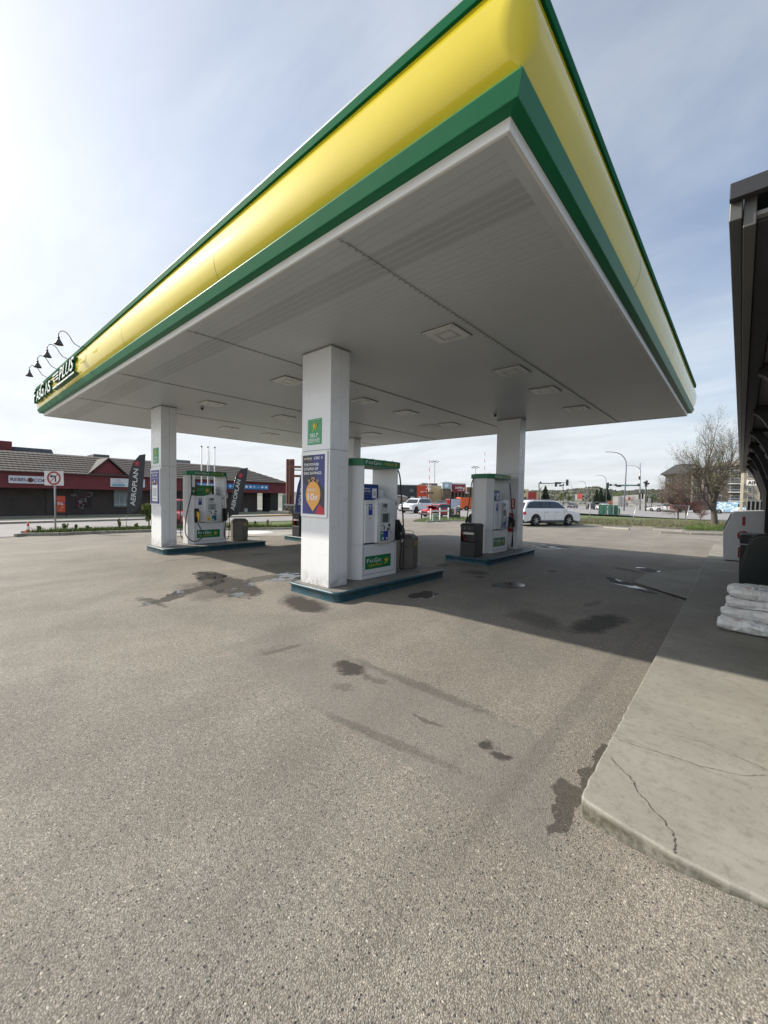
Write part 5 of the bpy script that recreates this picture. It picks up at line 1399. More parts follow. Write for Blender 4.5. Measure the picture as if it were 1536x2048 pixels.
# road sign
def no_left():
    B = at(111, 1063); s = mpp(B); r = thing('road_sign', 'no left turn sign on a grey post in the verge', 'road sign', B)
    T = atdep(112, 942, B).z - B.z; zb_ = atdep(112, 971, B).z - B.z; W = 38 * s
    MB().cyl((0, 0, 0), (0, 0, T - .1), .045, n=10).build('post', GREY, r)
    rt = R0; n_ = Vector((R0.y, -R0.x, 0))
    p0 = n_ * .05 - rt * W / 2 + Vector((0, 0, zb_))
    H = T - zb_
    mb = MB(); mb.poly([p0, p0 + rt * W, p0 + rt * W + Vector((0, 0, H)), p0 + Vector((0, 0, H))], n_ * .01); mb.build('plate', mat('plate_white', (.55, .54, .53), .5), r)
    p = Panel(p0 + n_ * .0101, rt, (0, 0, 1), .003); k = min(W, H)
    mr_ = mat('sign_ring_red', (.28, .01, .02), .5); cx, cy = W / 2, H / 2
    p.poly([(cx + .06 * k, cy - .26 * k), (cx + .16 * k, cy - .26 * k), (cx + .16 * k, cy + .18 * k), (cx - .12 * k, cy + .18 * k), (cx - .12 * k, cy + .26 * k), (cx - .30 * k, cy + .13 * k), (cx - .12 * k, cy), (cx - .12 * k, cy + .08 * k), (cx + .06 * k, cy + .08 * k)], BLACK, 1)
    p.line(cx - .30 * k, cy - .30 * k, cx + .30 * k, cy + .30 * k, .05 * k, mr_, 2); p.ring(cx, cy, .36 * k, .47 * k, mr_, 3); p.build('symbol', r)
no_left()
def cone():
    B = at(55, 1069.5); h = atdep(50, 1044.5, B).z - B.z; r = thing('traffic_cone', 'orange traffic cone with a white collar at the end of the verge kerb', 'cone', B)
    r.rotation_euler = (0, .10, .3)
    O = mat('cone_orange', (.62, .08, .02), .5); w = h * .26
    mb = MB(); mb.box(-w, w, -w, w, 0, .03); mb.build('base', O, r, bevel=.01)
    mb = MB(); mb.lathe([(w * .75, .03), (w * .50, h * .42)], n=16); mb.lathe([(w * .36, h * .72), (w * .2, h), (0, h)], n=16); mb.build('body', O, r)
    mb = MB(); mb.lathe([(w * .50, h * .42), (w * .36, h * .72)], n=16); mb.build('reflective_collar', INKW, r)
cone()
# feather flags
def flag(label, base, top, poly, col, txt, t0, t1, th, disc_=None, tcol=LGREY):
    B = at(*base); r = thing('feather_flag', label, 'flag', B, 0, 'feather flags along the left verge')
    q = lambda a: atdep(a[0], a[1], B) - B
    nrm = -FH
    pole = [Vector((0, 0, 0)) + FH * .03] + [q(a) + FH * .03 for a in ((poly[0][0], poly[0][1]), poly[1], poly[2], poly[3])]
    MB().tube(pole, .014, 6).build('pole', STEEL, r)
    MB().cyl((0, 0, 0), (0, 0, .22), .035, n=8).build('ground_spike', DARK, r)
    # subdivided cloth with soft folds and a hem thickness
    pts = [q(a) for a in poly]; mb = MB(); mb.poly(pts, FH * .012); mb.build('sail', col, r)
    a = q(t0) + nrm * .012; b_ = q(t1) + nrm * .012; d = (b_ - a).normalized(); L = (b_ - a).length; up = d.cross(nrm) * -1
    up = nrm.cross(d)
    p = Panel(a, d, up, .003); s = mpp(B)
    p.text(txt, 0, 0, th * s, tcol, w=L, bold=.015, lay=1); 
    if disc_:
        c = q(disc_[:2]) + nrm * .012; v = c - a; u0, v0 = v.dot(d), v.dot(up); R_ = disc_[2] * s
        p.ring(u0, v0, R_ * .82, R_, INKRED, 1); st_ = []
        for k in range(22):
            an = 2 * PI * k / 22; rr_ = R_ * (.68 if k % 2 == 0 else .38); st_.append((u0 + rr_ * math.cos(an), v0 + rr_ * math.sin(an)))
        p.poly(st_, INKRED, 1)
    p.build('lettering', r)
CLOTH = mat('flag_black', (.022, .024, .03), .7, var=.2, vscale=1.5)
flag('black AEROPLAN feather flag left of the left column', (252, 1058), (291, 908), [(252.5, 1030), (255, 985), (258, 950), (266, 925), (279, 910), (291, 908), (289, 935), (286, 970), (284, 995), (278, 1014), (271, 1023), (262, 1026)], CLOTH, 'AEROPLAN', (270, 1012), (277, 938), 9.5, (274.5, 927, 5))
flag('black AEROPLAN feather flag right of the pump with the yellow nozzle', (453.5, 1052), (496, 935), [(456, 1035), (460, 1017), (466, 980), (472, 950), (483, 937), (496, 935.5), (493, 957), (488, 980), (482, 1008), (477, 1029.5), (466, 1030)], CLOTH, 'AEROPLAN', (468.5, 1021), (481.5, 960), 7.6, (481, 951, 4.6))
flag('dark blue JOURNIE feather flag behind the nearest column', (588, 1048), (612, 934), [(589, 1032), (591, 1000), (595, 972), (601, 950), (608, 938), (618, 934), (616, 960), (612, 990), (609, 1015), (606, 1026), (598, 1029)], mat('flag_navy', (.025, .03, .13), .7, var=.2), 'JOURNIE', (604, 1012), (613, 950), 8.5, None)
# vent pipes and antenna
for i, (x, t, n_) in enumerate(((403, 894, 'left of three slim white vent pipes behind the left pump'), (415.5, 895, 'middle of three slim white vent pipes behind the left pump'), (429, 896, 'right of three slim white vent pipes behind the left pump'))):
    B = at(x, 1056); r = thing('vent_pipe', n_, 'vent pipe', B, 0, 'fuel tank vent pipes'); T = atdep(x, t, B).z - B.z
    MB().cyl((0, 0, 0), (0, 0, T), .036, n=10).build('pipe', mat('pipe_white', (.6, .6, .58), .5), r)
    MB().lathe([(.036, T - .04), (.06, T - .02), (.065, T + .05), (0, T + .07)], n=10).build('cap', GREY, r)
B = at(419, 1040); T = atdep(419.5, 872, B).z
simple('flag_pole', 'very thin tall grey pole rising behind the three vent pipes', 'pole', MB().tube([B, (B.x, B.y, T)], [.04, .012], 6), GREY)

# A-frame board in front of the mall
def sandwich():
    B = at(123, 1035); s = mpp(B); r = thing('sidewalk_board', 'orange advertising board on the grass in front of the mall', 'advertising board', B)
    W = 17 * s; H = atdep(123, 992, B).z - B.z; rt = R0; n_ = -FH
    mb = MB(); p0 = -rt * W / 2; mb.poly([p0 + Vector((0, 0, .45)), p0 + rt * W + Vector((0, 0, .45)), p0 + rt * W + Vector((0, 0, H)), p0 + Vector((0, 0, H))], n_ * .04); mb.build('board', mat('board_orange', (.48, .06, .025), .5), r)
    mb = MB(); e = rt * (W / 2 + .03); mb.beam(e, e + Vector((0, 0, H + .06)), .07, .07); mb.beam(-e, -e + Vector((0, 0, H)), .05, .05); mb.build('leg', BLACK, r)
    p = Panel(p0 + n_ * .041, rt, (0, 0, 1), .006)
    p.text('Now', W * .12, H * .85, H * .04, LGREY, w=W * .35); p.rect(W * .1, H * .60, W * .42, H * .66, LGREY, 1); p.rect(W * .1, H * .68, W * .42, H * .72, LGREY, 1)
    p.poly([(W * .5, H * .58), (W * .62, H * .74), (W * .75, H * .62), (W * .8, H * .58)], LGREY, 1); p.disc(W * .92, H * .68, W * .1, INKBLUE, 1)
    p.rect(W * .45, H * .45, W * .85, H * .49, mat('board_peach', (.6, .3, .12), .5), 1); p.rect(W * .3, H * .33, W * .7, H * .37, mat('board_peach', (.6, .3, .12)), 1); p.build('lettering', r)
sandwich()
# timber gateway
def gateway():
    B = at(580, 1029); r = thing('timber_gateway', 'tall reddish timber post gateway on a stone base beyond the road', 'gateway', B)
    s = mpp(B); rt = R0; TB = mat('timber_red', (.13, .045, .035), .7, var=.25, vscale=2); TL = mat('timber_brown', (.19, .10, .07), .7, var=.2)
    zt_ = atdep(580, 917, B).z - B.z; zb_ = atdep(580, 1008, B).z - B.z
    for dx, m_, w in ((-5.2, TB, 3.5), (-.5, TL, 5), (4.6, TB, 4)):
        mb = MB(); c = rt * dx * s; mb.beam(c + Vector((0, 0, zb_)), c + Vector((0, 0, zt_ - (.1 if dx else 0))), w * s, .35); mb.build('post', m_, r, bevel=.02)
    for z_, x0, x1, h_, m_ in ((934, -7.5, 70, 4.5, TL), (940, 4, 70, 2, DARK), (952, 3, 70, 4.5, TB)):
        z = atdep(580, z_, B).z - B.z; mb = MB(); mb.beam(rt * x0 * s + Vector((0, 0, z)), rt * x1 * s + Vector((0, 0, z)), .25, h_ * s); mb.build('beam', m_, r, bevel=.02)
    mb = MB(); c = rt * 68 * s; mb.beam(c + Vector((0, 0, zb_)), c + Vector((0, 0, zt_)), 8 * s, .35); mb.build('post', TB, r, bevel=.02)
    mb = MB(); mb.beam(rt * (-4) * s + Vector((0, 0, zb_ - 1.0)), rt * (-4) * s + Vector((0, 0, zb_ + .05)), 2 * s, .4); mb.beam(rt * 3 * s + Vector((0, 0, zb_)), rt * 3 * s + Vector((0, 0, zb_ + .9)), 3 * s, .42); mb.build('steel_shoe', BLACK, r)
    sm, nt, b = newmat('rubble_stone'); g_ = nt.new('ShaderNodeTexCoord').outputs['Object']; v = nt.new('ShaderNodeTexVoronoi'); v.inputs['Scale'].default_value = 3.2; nt.link(g_, v.inputs['Vector'])
    sp = nt.new('ShaderNodeSeparateColor'); nt.link(v.outputs['Color'], sp.inputs[0])
    c = nt.mix(sp.outputs[0], (.15, .11, .08), (.42, .37, .29)); c = nt.mix(nt.mr(v.outputs['Distance'], .3, .5, 0, .9), c, (.05, .045, .04)); nt.link(c, b.inputs['Base Color']); b.inputs['Roughness'].default_value = .9
    MATS['rubble_stone'] = sm
    mb = MB(); c0 = rt * (-10) * s; mb.obox(rt * 25 * s + Vector((0, 0, (zb_ - .2) / 2)) + FH * .4, rt * 36 * s, FH * .6, Vector((0, 0, (zb_ - .2) / 2))); mb.build('stone_base', sm, r)
    mb = MB(); mb.obox(rt * 25 * s + Vector((0, 0, zb_ - .1)) + FH * .4, rt * 36.5 * s, FH * .65, Vector((0, 0, .1))); mb.build('coping', mat('coping', (.3, .3, .29), .8), r, bevel=.02)
gateway()
B = at(560, 1029.5); s = mpp(B); mb = MB(); mb.obox(B + Vector((0, 0, .22)), R0 * 19 * s, FH * .4, Vector((0, 0, .22)))
simple('concrete_block', 'long low concrete block at the end of the mall', 'concrete block', mb, KERBC, .03)
B = at(566, 1022) + FH * .8; s = mpp(B); T = atdep(566, 985, B).z - B.z; mb = MB(); mb.obox(B + Vector((0, 0, T / 2 - .15)), R0 * 3.6 * s, FH * .3, Vector((0, 0, T / 2 - .15))); mb.obox(B + Vector((0, 0, T - .1)), R0 * 2.4 * s, FH * .3, Vector((0, 0, .15)))
simple('utility_cabinet', 'pale green utility cabinet at the end of the mall', 'cabinet', mb, mat('cabinet_mint', (.25, .40, .33), .6, var=.15), .03)

# ------------------------------------------------------------------ vehicles
def vehicle(label, cat, near_rear, near_front, kind, color, L=None, group=None, glass_detail=True, ground=None):
    """wheels of the near side stand at the two ground points"""
    A = Vector(near_rear)
    WBs = dict(suv=2.86, jeep=2.7, sedan=2.7, pickup=3.5, van=3.6, hatch=2.6)[kind]
    if isinstance(near_front, (int, float)):          # heading given in degrees from the line of sight, true size
        los = A - CAM; los.z = 0; los.normalize(); los.rotate(Matrix.Rotation(math.radians(near_front), 3, 'Z')); d = los; Bv = A + d * WBs; A0 = A
        Bv = A + d * WBs / 2; A = A - d * WBs / 2; wb = WBs
    else:
        Bv = Vector(near_front); d = (Bv - A); d.z = 0; wb = d.length; d.normalize()
    spec = dict(suv=(4.95, 1.92, 1.72, 2.86), jeep=(4.6, 1.86, 1.70, 2.7), sedan=(4.6, 1.8, 1.45, 2.7), pickup=(5.6, 1.95, 1.85, 3.5), van=(5.9, 2.0, 2.35, 3.6), hatch=(4.3, 1.8, 1.5, 2.6))[kind]
    sc = wb / spec[3]; Lc, W, H, WB = [v * sc for v in spec]
    left = Vector((-d.y, d.x, 0)); mid = (A + Bv) / 2
    side = left if (mid + left - CAM).length > (mid - left - CAM).length else -left
    c = mid + side * W * .46
    zz = ground if ground is not None else gz(c.x, c.y)
    r = thing('parked_' + kind if 'parked' in label else kind + '_vehicle', label, cat, (c.x, c.y, zz), math.atan2(d.y, d.x), group)
    r.name = {'suv': 'white_suv', 'jeep': 'compact_suv', 'sedan': 'sedan_car', 'pickup': 'pickup_truck', 'van': 'cargo_van', 'hatch': 'hatchback_car'}[kind]
    paint = mat('paint_%d_%d_%d' % tuple(int(x * 100) for x in color), color, .3, var=.02, coat=.6)
    S = lambda x, z: (x * sc, z * sc)
    wr = .37 * sc if kind in ('suv', 'jeep', 'pickup', 'van') else .32 * sc
    h = spec[3] / 2
    def arch(cx, n=7, R=None):
        R = R or (wr / sc * 1.16); out = []
        for i in range(n + 1):
            a = PI - PI * i / n; out.append((cx + R * math.cos(a), max(.24, wr / sc + R * math.sin(a) * 1.02)))
        return out
    f_, b_ = spec[0] * .5, -spec[0] * .5; off = spec[0] * .015
    prof = dict(
        suv=[(b_, .45), (b_ - .02, .80), (b_ + .04, 1.02), (b_ + .10, 1.10), (f_ - 1.35, 1.08), (f_ - .6, 1.02), (f_ - .18, .90), (f_, .70), (f_, .40)],
        jeep=[(b_, .45), (b_, .90), (b_ + .08, 1.05), (f_ - 1.25, 1.06), (f_ - .4, 1.0), (f_ - .08, .90), (f_, .66), (f_ - .04, .40)],
        sedan=[(b_, .40), (b_ - .02, .80), (b_ + .12, .95), (b_ + .8, .97), (f_ - 1.3, .93), (f_ - .5, .84), (f_ - .08, .68), (f_, .50), (f_ - .04, .32)],
        hatch=[(b_, .40), (b_, .85), (b_ + .1, .95), (f_ - 1.1, .93), (f_ - .4, .84), (f_ - .05, .66), (f_, .45), (f_ - .04, .32)],
        pickup=[(b_, .55), (b_, 1.10), (-.35, 1.10), (f_ - 1.5, 1.12), (f_ - .5, 1.10), (f_ - .08, 1.0), (f_, .78), (f_, .48)],
        van=[(b_, .45), (b_, 2.2), (b_ + .1, 2.35), (f_ - 1.9, 2.35), (f_ - 1.5, 2.25), (f_ - .95, 1.35), (f_ - .25, 1.1), (f_, .85), (f_, .42)])[kind]
    low = [(f_ - .1, .26)] + arch(h)[::-1] + arch(-h)[::-1] + [(b_ + .08, .28)]
    pts = prof + low
    P3 = [(x * sc, -W / 2, z * sc) for x, z in pts]
    mb = MB(); mb.poly(P3, (0, W, 0)); body = mb.build('body', paint, r, bevel=.05 * sc, seg=2)
    mb = MB(); mb.box(b_ * sc * .97, f_ * sc * .97, -W / 2 * .93, W / 2 * .93, .20 * sc, .46 * sc); mb.build('underbody', BLACK, r)
    mb = MB(); mb.box(-h * sc + wr * 1.15, h * sc - wr * 1.15, -W / 2 - .012, W / 2 + .012, .24 * sc, .36 * sc); mb.build('sill', DARK, r, bevel=.01)
    gh = dict(suv=[(b_ + .06, 1.06), (b_ + .42, 1.60), (b_ + .9, 1.70), (.25, 1.71), (.75, 1.60), (f_ - 1.15, 1.06)],
              jeep=[(b_ + .05, 1.02), (b_ + .35, 1.55), (b_ + .7, 1.67), (.1, 1.68), (.5, 1.60), (f_ - 1.15, 1.03)],
              sedan=[(b_ + .55, .94), (b_ + 1.15, 1.36), (b_ + 1.6, 1.44), (.15, 1.44), (.45, 1.38), (f_ - 1.2, .90)],
              hatch=[(b_ + .06, .92), (b_ + .35, 1.38), (b_ + .8, 1.48), (.15, 1.48), (.45, 1.42), (f_ - 1.0, .90)],
              pickup=[(-.75, 1.08), (-.65, 1.75), (-.4, 1.84), (.7, 1.84), (.9, 1.76), (f_ - 1.35, 1.10)],
              van=None)[kind]
    GL = GLASS
    if gh:
        zb_, zt_ = gh[0][1], gh[3][1]
        def hw(z): return W / 2 * (.965 - .20 * max(0, (z - zb_) / (zt_ - zb_)))
        mb = MB(); n = len(gh)
        Lf = [(x * sc, hw(z), z * sc) for x, z in gh]; Rt = [(x * sc, -hw(z), z * sc) for x, z in gh]
        mb.add(Lf + Rt, [tuple(range(n)), tuple(range(2 * n - 1, n - 1, -1))] + [(i, i + n, (i + 1) % n + n, (i + 1) % n) for i in range(n - 1)])
        mb.build('cabin', paint, r, bevel=.035 * sc)
        cx = sum(x for x, z in gh) / n; cz = (zb_ + zt_) / 2
        sh = [(cx + (x - cx) * .90, cz + .03 + (z - cz) * .70) for x, z in gh]
        for sg in (1, -1):
            q = [(x * sc, sg * (hw(z) + .012), z * sc) for x, z in sh]
            mb = MB(); mb.flat(q if sg < 0 else q[::-1]); w_ = mb.build('side_window', GL, r)
            mb = MB()
            for xx in ((cx - .35, cx + .45) if kind != 'pickup' else (cx - .05,)):
                mb.add([((xx - .035) * sc, sg * (hw(sh[0][1]) + .018), sh[0][1] * sc), ((xx + .035) * sc, sg * (hw(sh[0][1]) + .018), sh[0][1] * sc), ((xx + .0) * sc, sg * (hw(sh[3][1]) + .018), sh[3][1] * sc), ((xx - .07) * sc, sg * (hw(sh[3][1]) + .018), sh[3][1] * sc)], [(0, 1, 2, 3) if sg < 0 else (3, 2, 1, 0)])
            mb.build('pillar', BLACK, w_)
        def slant(i, j, name):
            (x0, z0), (x1, z1) = gh[i], gh[j]; k = .12
            a = (x0 + (x1 - x0) * k, z0 + (z1 - z0) * k); e = (x0 + (x1 - x0) * .9, z0 + (z1 - z0) * .9)
            nx, nz = (z1 - z0), -(x1 - x0); l = math.hypot(nx, nz); nx /= l; nz /= l
            if nz < 0: nx, nz = -nx, -nz
            o_ = .02
            q = [((a[0] + nx * o_) * sc, -hw(a[1]) * .88, (a[1] + nz * o_) * sc), ((a[0] + nx * o_) * sc, hw(a[1]) * .88, (a[1] + nz * o_) * sc), ((e[0] + nx * o_) * sc, hw(e[1]) * .86, (e[1] + nz * o_) * sc), ((e[0] + nx * o_) * sc, -hw(e[1]) * .86, (e[1] + nz * o_) * sc)]
            MB().flat(q).build(name, GL, r)
        slant(0, 1, 'rear_window'); slant(n - 1, n - 2, 'windscreen')
        if kind in ('suv', 'jeep'):
            for sg in (1, -1):
                MB().tube([((cx - .9) * sc, sg * hw(zt_) * .86, (zt_ + .015) * sc), ((cx - .8) * sc, sg * hw(zt_) * .86, (zt_ + .06) * sc), ((cx + .6) * sc, sg * hw(zt_) * .86, (zt_ + .06) * sc), ((cx + .75) * sc, sg * hw(zt_) * .86, (zt_ - .01) * sc)], .02 * sc, 6).build('roof_rail', GREY, r)
    else:
        mb = MB()
        for sg in (1, -1):
            q = [((f_ - 1.35) * sc, sg * (W / 2 + .006), 1.95 * sc), ((f_ - 1.05) * sc, sg * (W / 2 + .006), 1.42 * sc), ((f_ - 2.0) * sc, sg * (W / 2 + .006), 1.40 * sc), ((f_ - 1.95) * sc, sg * (W / 2 + .006), 1.98 * sc)]
            mb.flat(q if sg > 0 else q[::-1])
        mb.flat([((f_ - .93) * sc, -W * .42, 1.36 * sc), ((f_ - .93) * sc, W * .42, 1.36 * sc), ((f_ - 1.46) * sc, W * .40, 2.2 * sc), ((f_ - 1.46) * sc, -W * .40, 2.2 * sc)])
        mb.build('cab_window', GL, r)
    for sx in (h, -h):
        for sg in (1, -1):
            y = sg * (W / 2 - .10 * sc)
            w_ = MB(); w_.lathe([(0, 0), (wr * .62, 0)], n=4)
            w_ = MB(); n = 22
            ring_ = [(wr * .60, .115), (wr * .93, .115), (wr, .07), (wr, -.10), (wr * .6, -.11)]
            vs = []; fs = []
            for rr_, yy in ring_:
                for k in range(n):
                    a = 2 * PI * k / n; vs.append((sx * sc + rr_ * math.cos(a), y + sg * yy * sc, wr + rr_ * math.sin(a)))
            for j in range(len(ring_) - 1):
                for k in range(n): fs.append((j * n + k, j * n + (k + 1) % n, (j + 1) * n + (k + 1) % n, (j + 1) * n + k))
            w_.add(vs, fs, 0, True); w_ = w_.build('wheel', TYRE, r)
            q = MB(); yy = y + sg * .10 * sc
            q.cyl((sx * sc, yy - sg * .02, wr), (sx * sc, yy + sg * .006, wr), wr * .14, n=10)
            for k in range(7):
                a = 2 * PI * k / 7; q.beam((sx * sc + wr * .1 * math.cos(a), yy, wr + wr * .1 * math.sin(a)), (sx * sc + wr * .62 * math.cos(a), yy, wr + wr * .62 * math.sin(a)), wr * .12, wr * .10)
            q.build('rim', RIM if kind != 'jeep' else DARK, w_)
            q = MB(); q.cyl((sx * sc, y - sg * .02, wr), (sx * sc, y + sg * .02, wr), wr * .61, n=16); q.build('brake_disc', BLACK, w_)
    zl = prof[-3][1] if kind != 'van' else 1.0
    for sg in (1, -1):
        mb = MB(); mb.obox(((f_ - .10) * sc, sg * W * .38, (zl - .06) * sc), (.12 * sc, 0, 0), (0, W * .09, 0), (0, 0, .07 * sc)); mb.build('headlight', mat('lamp_clear', (.55, .57, .6), .15), r, bevel=.02)
        mb = MB(); mb.obox(((b_ + .07) * sc, sg * (W * .45), (prof[1][1] + .06) * sc), (.10 * sc, 0, 0), (0, W * .065, 0), (0, 0, .085 * sc)); mb.build('taillight', mat('lamp_red', (.45, .02, .03), .2), r, bevel=.02)
        mb = MB(); mb.obox(((f_ - 1.45 if kind != 'van' else f_ - 1.2) * sc, sg * (W / 2 + .08 * sc), (1.12 if kind != 'van' else 1.5) * sc * (1 if kind not in ('sedan', 'hatch') else .88)), (.07 * sc, 0, 0), (0, .09 * sc, 0), (0, 0, .07 * sc)); mb.build('wing_mirror', paint if kind != 'van' else BLACK, r, bevel=.02)
        if kind != 'van':
            mb = MB()
            for xx in (-.55, .35): mb.obox((xx * sc, sg * (W / 2 + .015), .93 * sc), (.10 * sc, 0, 0), (0, .012, 0), (0, 0, .018 * sc))
            mb.build('door_handle', GREY, r)
            mb = MB()
            for xx in (-.75, .15, 1.0): mb.box(xx * sc - .006, xx * sc + .006, sg * (W / 2 + .001) - .004, sg * (W / 2 + .001) + .004, .42 * sc, 1.0 * sc)
            mb.build('door_seam', DARK, r)
    mb = MB(); mb.obox(((f_ + .005) * sc, 0, .55 * sc), (.015, 0, 0), (0, W * .30, 0), (0, 0, .10 * sc)); mb.build('grille', BLACK, r)
    mb = MB(); mb.box((b_ - .03) * sc, (b_ + .2) * sc, -W * .49, W * .49, .30 * sc, .46 * sc); mb.box((f_ - .2) * sc, (f_ + .015) * sc, -W * .49, W * .49, .26 * sc, .40 * sc); mb.build('bumper', DARK, r, bevel=.02)
    return r, sc
CW = (.72, .73, .74)
suv, ssc = vehicle('large white SUV parked behind the right column', 'car', at(1070.5, 1052.5), at(1136, 1051.5), 'suv', CW)
q = MB(); q.ico((-.55, -.45 if True else 0, 1.32), .13, sub=2); 
jeep, _ = vehicle('white compact SUV with black wheel arches parked across the road', 'car', at(857, 1025.5), at(832, 1026.5), 'jeep', CW)
for o in jeep.children:
    if o.name.startswith('bumper') or o.name.startswith('sill'): o.scale = (1, 1.0, 1)
vehicle('red pickup truck seen in the gap between left column and left pump', 'pickup truck', at(386, 1053.5), 172, 'pickup', (.30, .012, .02))
rc, k_ = vehicle('red car with its bonnet raised behind the white rail', 'car', at(886, 1034), 135, 'hatch', (.40, .015, .025))
f_ = 4.3 * .5 * k_; mb = MB(); mb.obox((f_ - .9 * k_, 0, 1.22 * k_), (.45 * k_, 0, .10 * k_), (0, .72 * k_, 0), (-.004, 0, .02)); mb.build('bonnet', mat('paint_40_1_2', (.40, .015, .025)), rc, bevel=.02)
mb = MB(); mb.obox((-1.9 * k_, 0, 1.78 * k_), (.16, 0, .28 * k_), (0, .55 * k_, 0), (.02, 0, -.01)); mb.build('tailgate', mat('paint_40_1_2', (.40, .015, .025)), rc, bevel=.02)
vehicle('orange panel van beside the advertising board', 'van', at(950, 1021), -60, 'van', (.60, .10, .02))
CG = (.10, .11, .12); CS = (.28, .30, .32); CB = (.035, .04, .05)
far = [((1151, 1016.2), 165, 'sedan', CG, 'dark grey sedan coming along the far road left of the black SUV'),
       ((1173.5, 1018.2), 5, 'hatch', CB, 'black hatchback on the far road between grey sedan and white car'),
       ((1198, 1019.8), 20, 'hatch', CW, 'white car on the far road just left of the green cabinets'),
       ((1111, 1011.5), 140, 'sedan', (.6, .62, .63), 'white sedan on the far road above the roof of the large white SUV'),
       ((1133, 1007.4), 100, 'sedan', CS, 'tiny grey car farthest away on the road under the traffic light pole'),
       ((1099, 1009), 100, 'hatch', CG, 'dark car left of the white sedan on the far road'),
       ((1165, 1008.2), 95, 'hatch', (.5, .45, .35), 'tiny beige car far down the road under the red board'),
       ((877, 1012.8), 85, 'hatch', CS, 'grey car parked behind the white compact SUV'),
       ((838, 1006.8), 85, 'sedan', (.55, .57, .58), 'silver car parked in front of the dark store'),
       ((821, 1008), 85, 'sedan', (.50, .42, .22), 'pale yellow car parked in front of the dark store'),
       ((1317, 1023), 80, 'sedan', (.6, .61, .62), 'white car behind the bare shrubs left of the white pickup')]
for a, b_, k, c, lab in far:
    vehicle(lab, 'car', at(*a), b_, k, c, group='cars far along the roads')
vehicle('white pickup truck behind the bare shrubs', 'pickup truck', at(1337, 1024), 85, 'pickup', CW)
v_, k_ = vehicle('van wrapped in blue and white artwork behind the large bare tree', 'van', at(1462, 1028), -95, 'van', (.45, .55, .62))
mb = MB()
for o in v_.children:
    if o.name.startswith('body'):
        m, nt, b = newmat('wrap_art'); g_ = nt.new('ShaderNodeTexCoord').outputs['Object']
        c = nt.mix(nt.mr(nt.noise(g_, 1.3, 5, .7, 1.5), .40, .58), (.05, .22, .42), (.60, .70, .74)); c = nt.mix(nt.mr(nt.noise(g_, .7, 2), .62, .68), c, (.45, .12, .05)); nt.link(c, b.inputs['Base Color']); b.inputs['Roughness'].default_value = .35
        o.data.materials[0] = m
def flatbed():
    B = at(1352, 1025); E = at(1406, 1026); s = mpp(B); d = (E - B).normalized(); up = Vector((0, 0, 1)); sd = Vector((-d.y, d.x, 0))
    r = thing('flatbed_trailer', 'dark red trailer behind the shrubs between the white pickup and the large tree', 'trailer', B, math.atan2(d.y, d.x)); L = (E - B).length
    mb = MB(); mb.box(0, L, 0, 2.2, .75, 2.15 * 1.0); mb.build('box', mat('trailer_red', (.14, .03, .028), .6, var=.3), r, bevel=.03)
    for i in range(9):
        mb = MB(); x = L * (i + .5) / 9; mb.box(x - .04, x + .04, -.04, -.001, .75, 2.15); mb.build('rib', mat('trailer_red2', (.09, .02, .02), .6), r)
    for x in (L * .15, L * .75, L * .87):
        w_ = MB(); w_.cyl((x, .05, .45), (x, .35, .45), .45, n=16); w_.build('wheel', TYRE, r)
    mb = MB(); mb.box(0, L, .2, 2.0, .55, .745); mb.build('chassis', BLACK, r)
flatbed()

# ------------------------------------------------------------------ middle distance
def aim(px_):
    n = ray(px_, 1000); n.z = 0; n.normalize(); PL.update(N=n, R=Vector((n.y, -n.x, 0)), D=n)
def block(r, nm, p0, p1, top, base, depth, m, B=None, bevel=0, zlo=None):
    """a box whose front face spans two pixels at the distance of B"""
    a = atdep(p0, top, B); b_ = atdep(p1, top, B); z1 = (a.z + b_.z) / 2; z0 = ZB if zlo is None else atdep((p0 + p1) / 2, base, B).z
    c = (a + b_) / 2 + PL['D'] * depth / 2; c.z = (z0 + z1) / 2
    mb = MB(); mb.obox(c, PL['R'] * ((b_ - a).length / 2), PL['D'] * depth / 2, Vector((0, 0, (z1 - z0) / 2))); return mb.build(nm, m, r, bevel=bevel)
def pan(B, x, y, st=.02): return Panel(atdep(x, y, B) - FH * .02, R0, (0, 0, 1), st)
B = at(828, 1005.5); s = mpp(B)
r = thing('orange_store', 'low store half black and half orange with white script lettering', 'building', (0, 0, 0))
block(r, 'dark_wall', 690, 834, 969.5, 0, 30, mat('cladding_dark', (.025, .03, .035), .6, var=.1), B); block(r, 'orange_wall', 834.2, 857, 970.5, 0, 30, mat('cladding_orange', (.50, .06, .02), .6, var=.05), B)
B2 = B - FH * .4
f1 = block(r, 'window', 819.5, 827, 978, 984.5, .3, mat('window_pale', (.10, .11, .11), .3), B2, zlo=1); block(r, 'window', 821, 829, 993.5, 999, .3, LGREY, B2, zlo=1); block(r, 'window', 836, 842, 993, 999, .3, LGREY, B2, zlo=1); block(r, 'window', 845, 853, 993, 999, .3, LGREY, B2, zlo=1)
p = pan(B2, 841, 984.5); p.text('Barking', 0, 0, 2.6 * s, INKW, w=13 * s, bold=.008, shear=.2); p.build('lettering', r)
block(r, 'roof_edge', 690, 857, 968.6, 969.6, 29, LGREY, B, zlo=1)
B = at(900, 1006); s = mpp(B)
r = thing('tan_store', 'tan store with a pale blue clock tower on a stone base', 'building', (0, 0, 0))
TAN = mat('stucco_tan', (.52, .42, .24), .8, var=.06)
block(r, 'wall', 855, 884, 972.5, 0, 35, TAN, B); block(r, 'back_roof', 844, 875, 966.5, 973, 20, mat('roof_brown', (.09, .075, .065), .8), B + FH * 12, zlo=1); block(r, 'cornice', 854, 884.5, 971, 973, 36, mat('stucco_pale', (.5, .48, .42), .8), B, zlo=1)
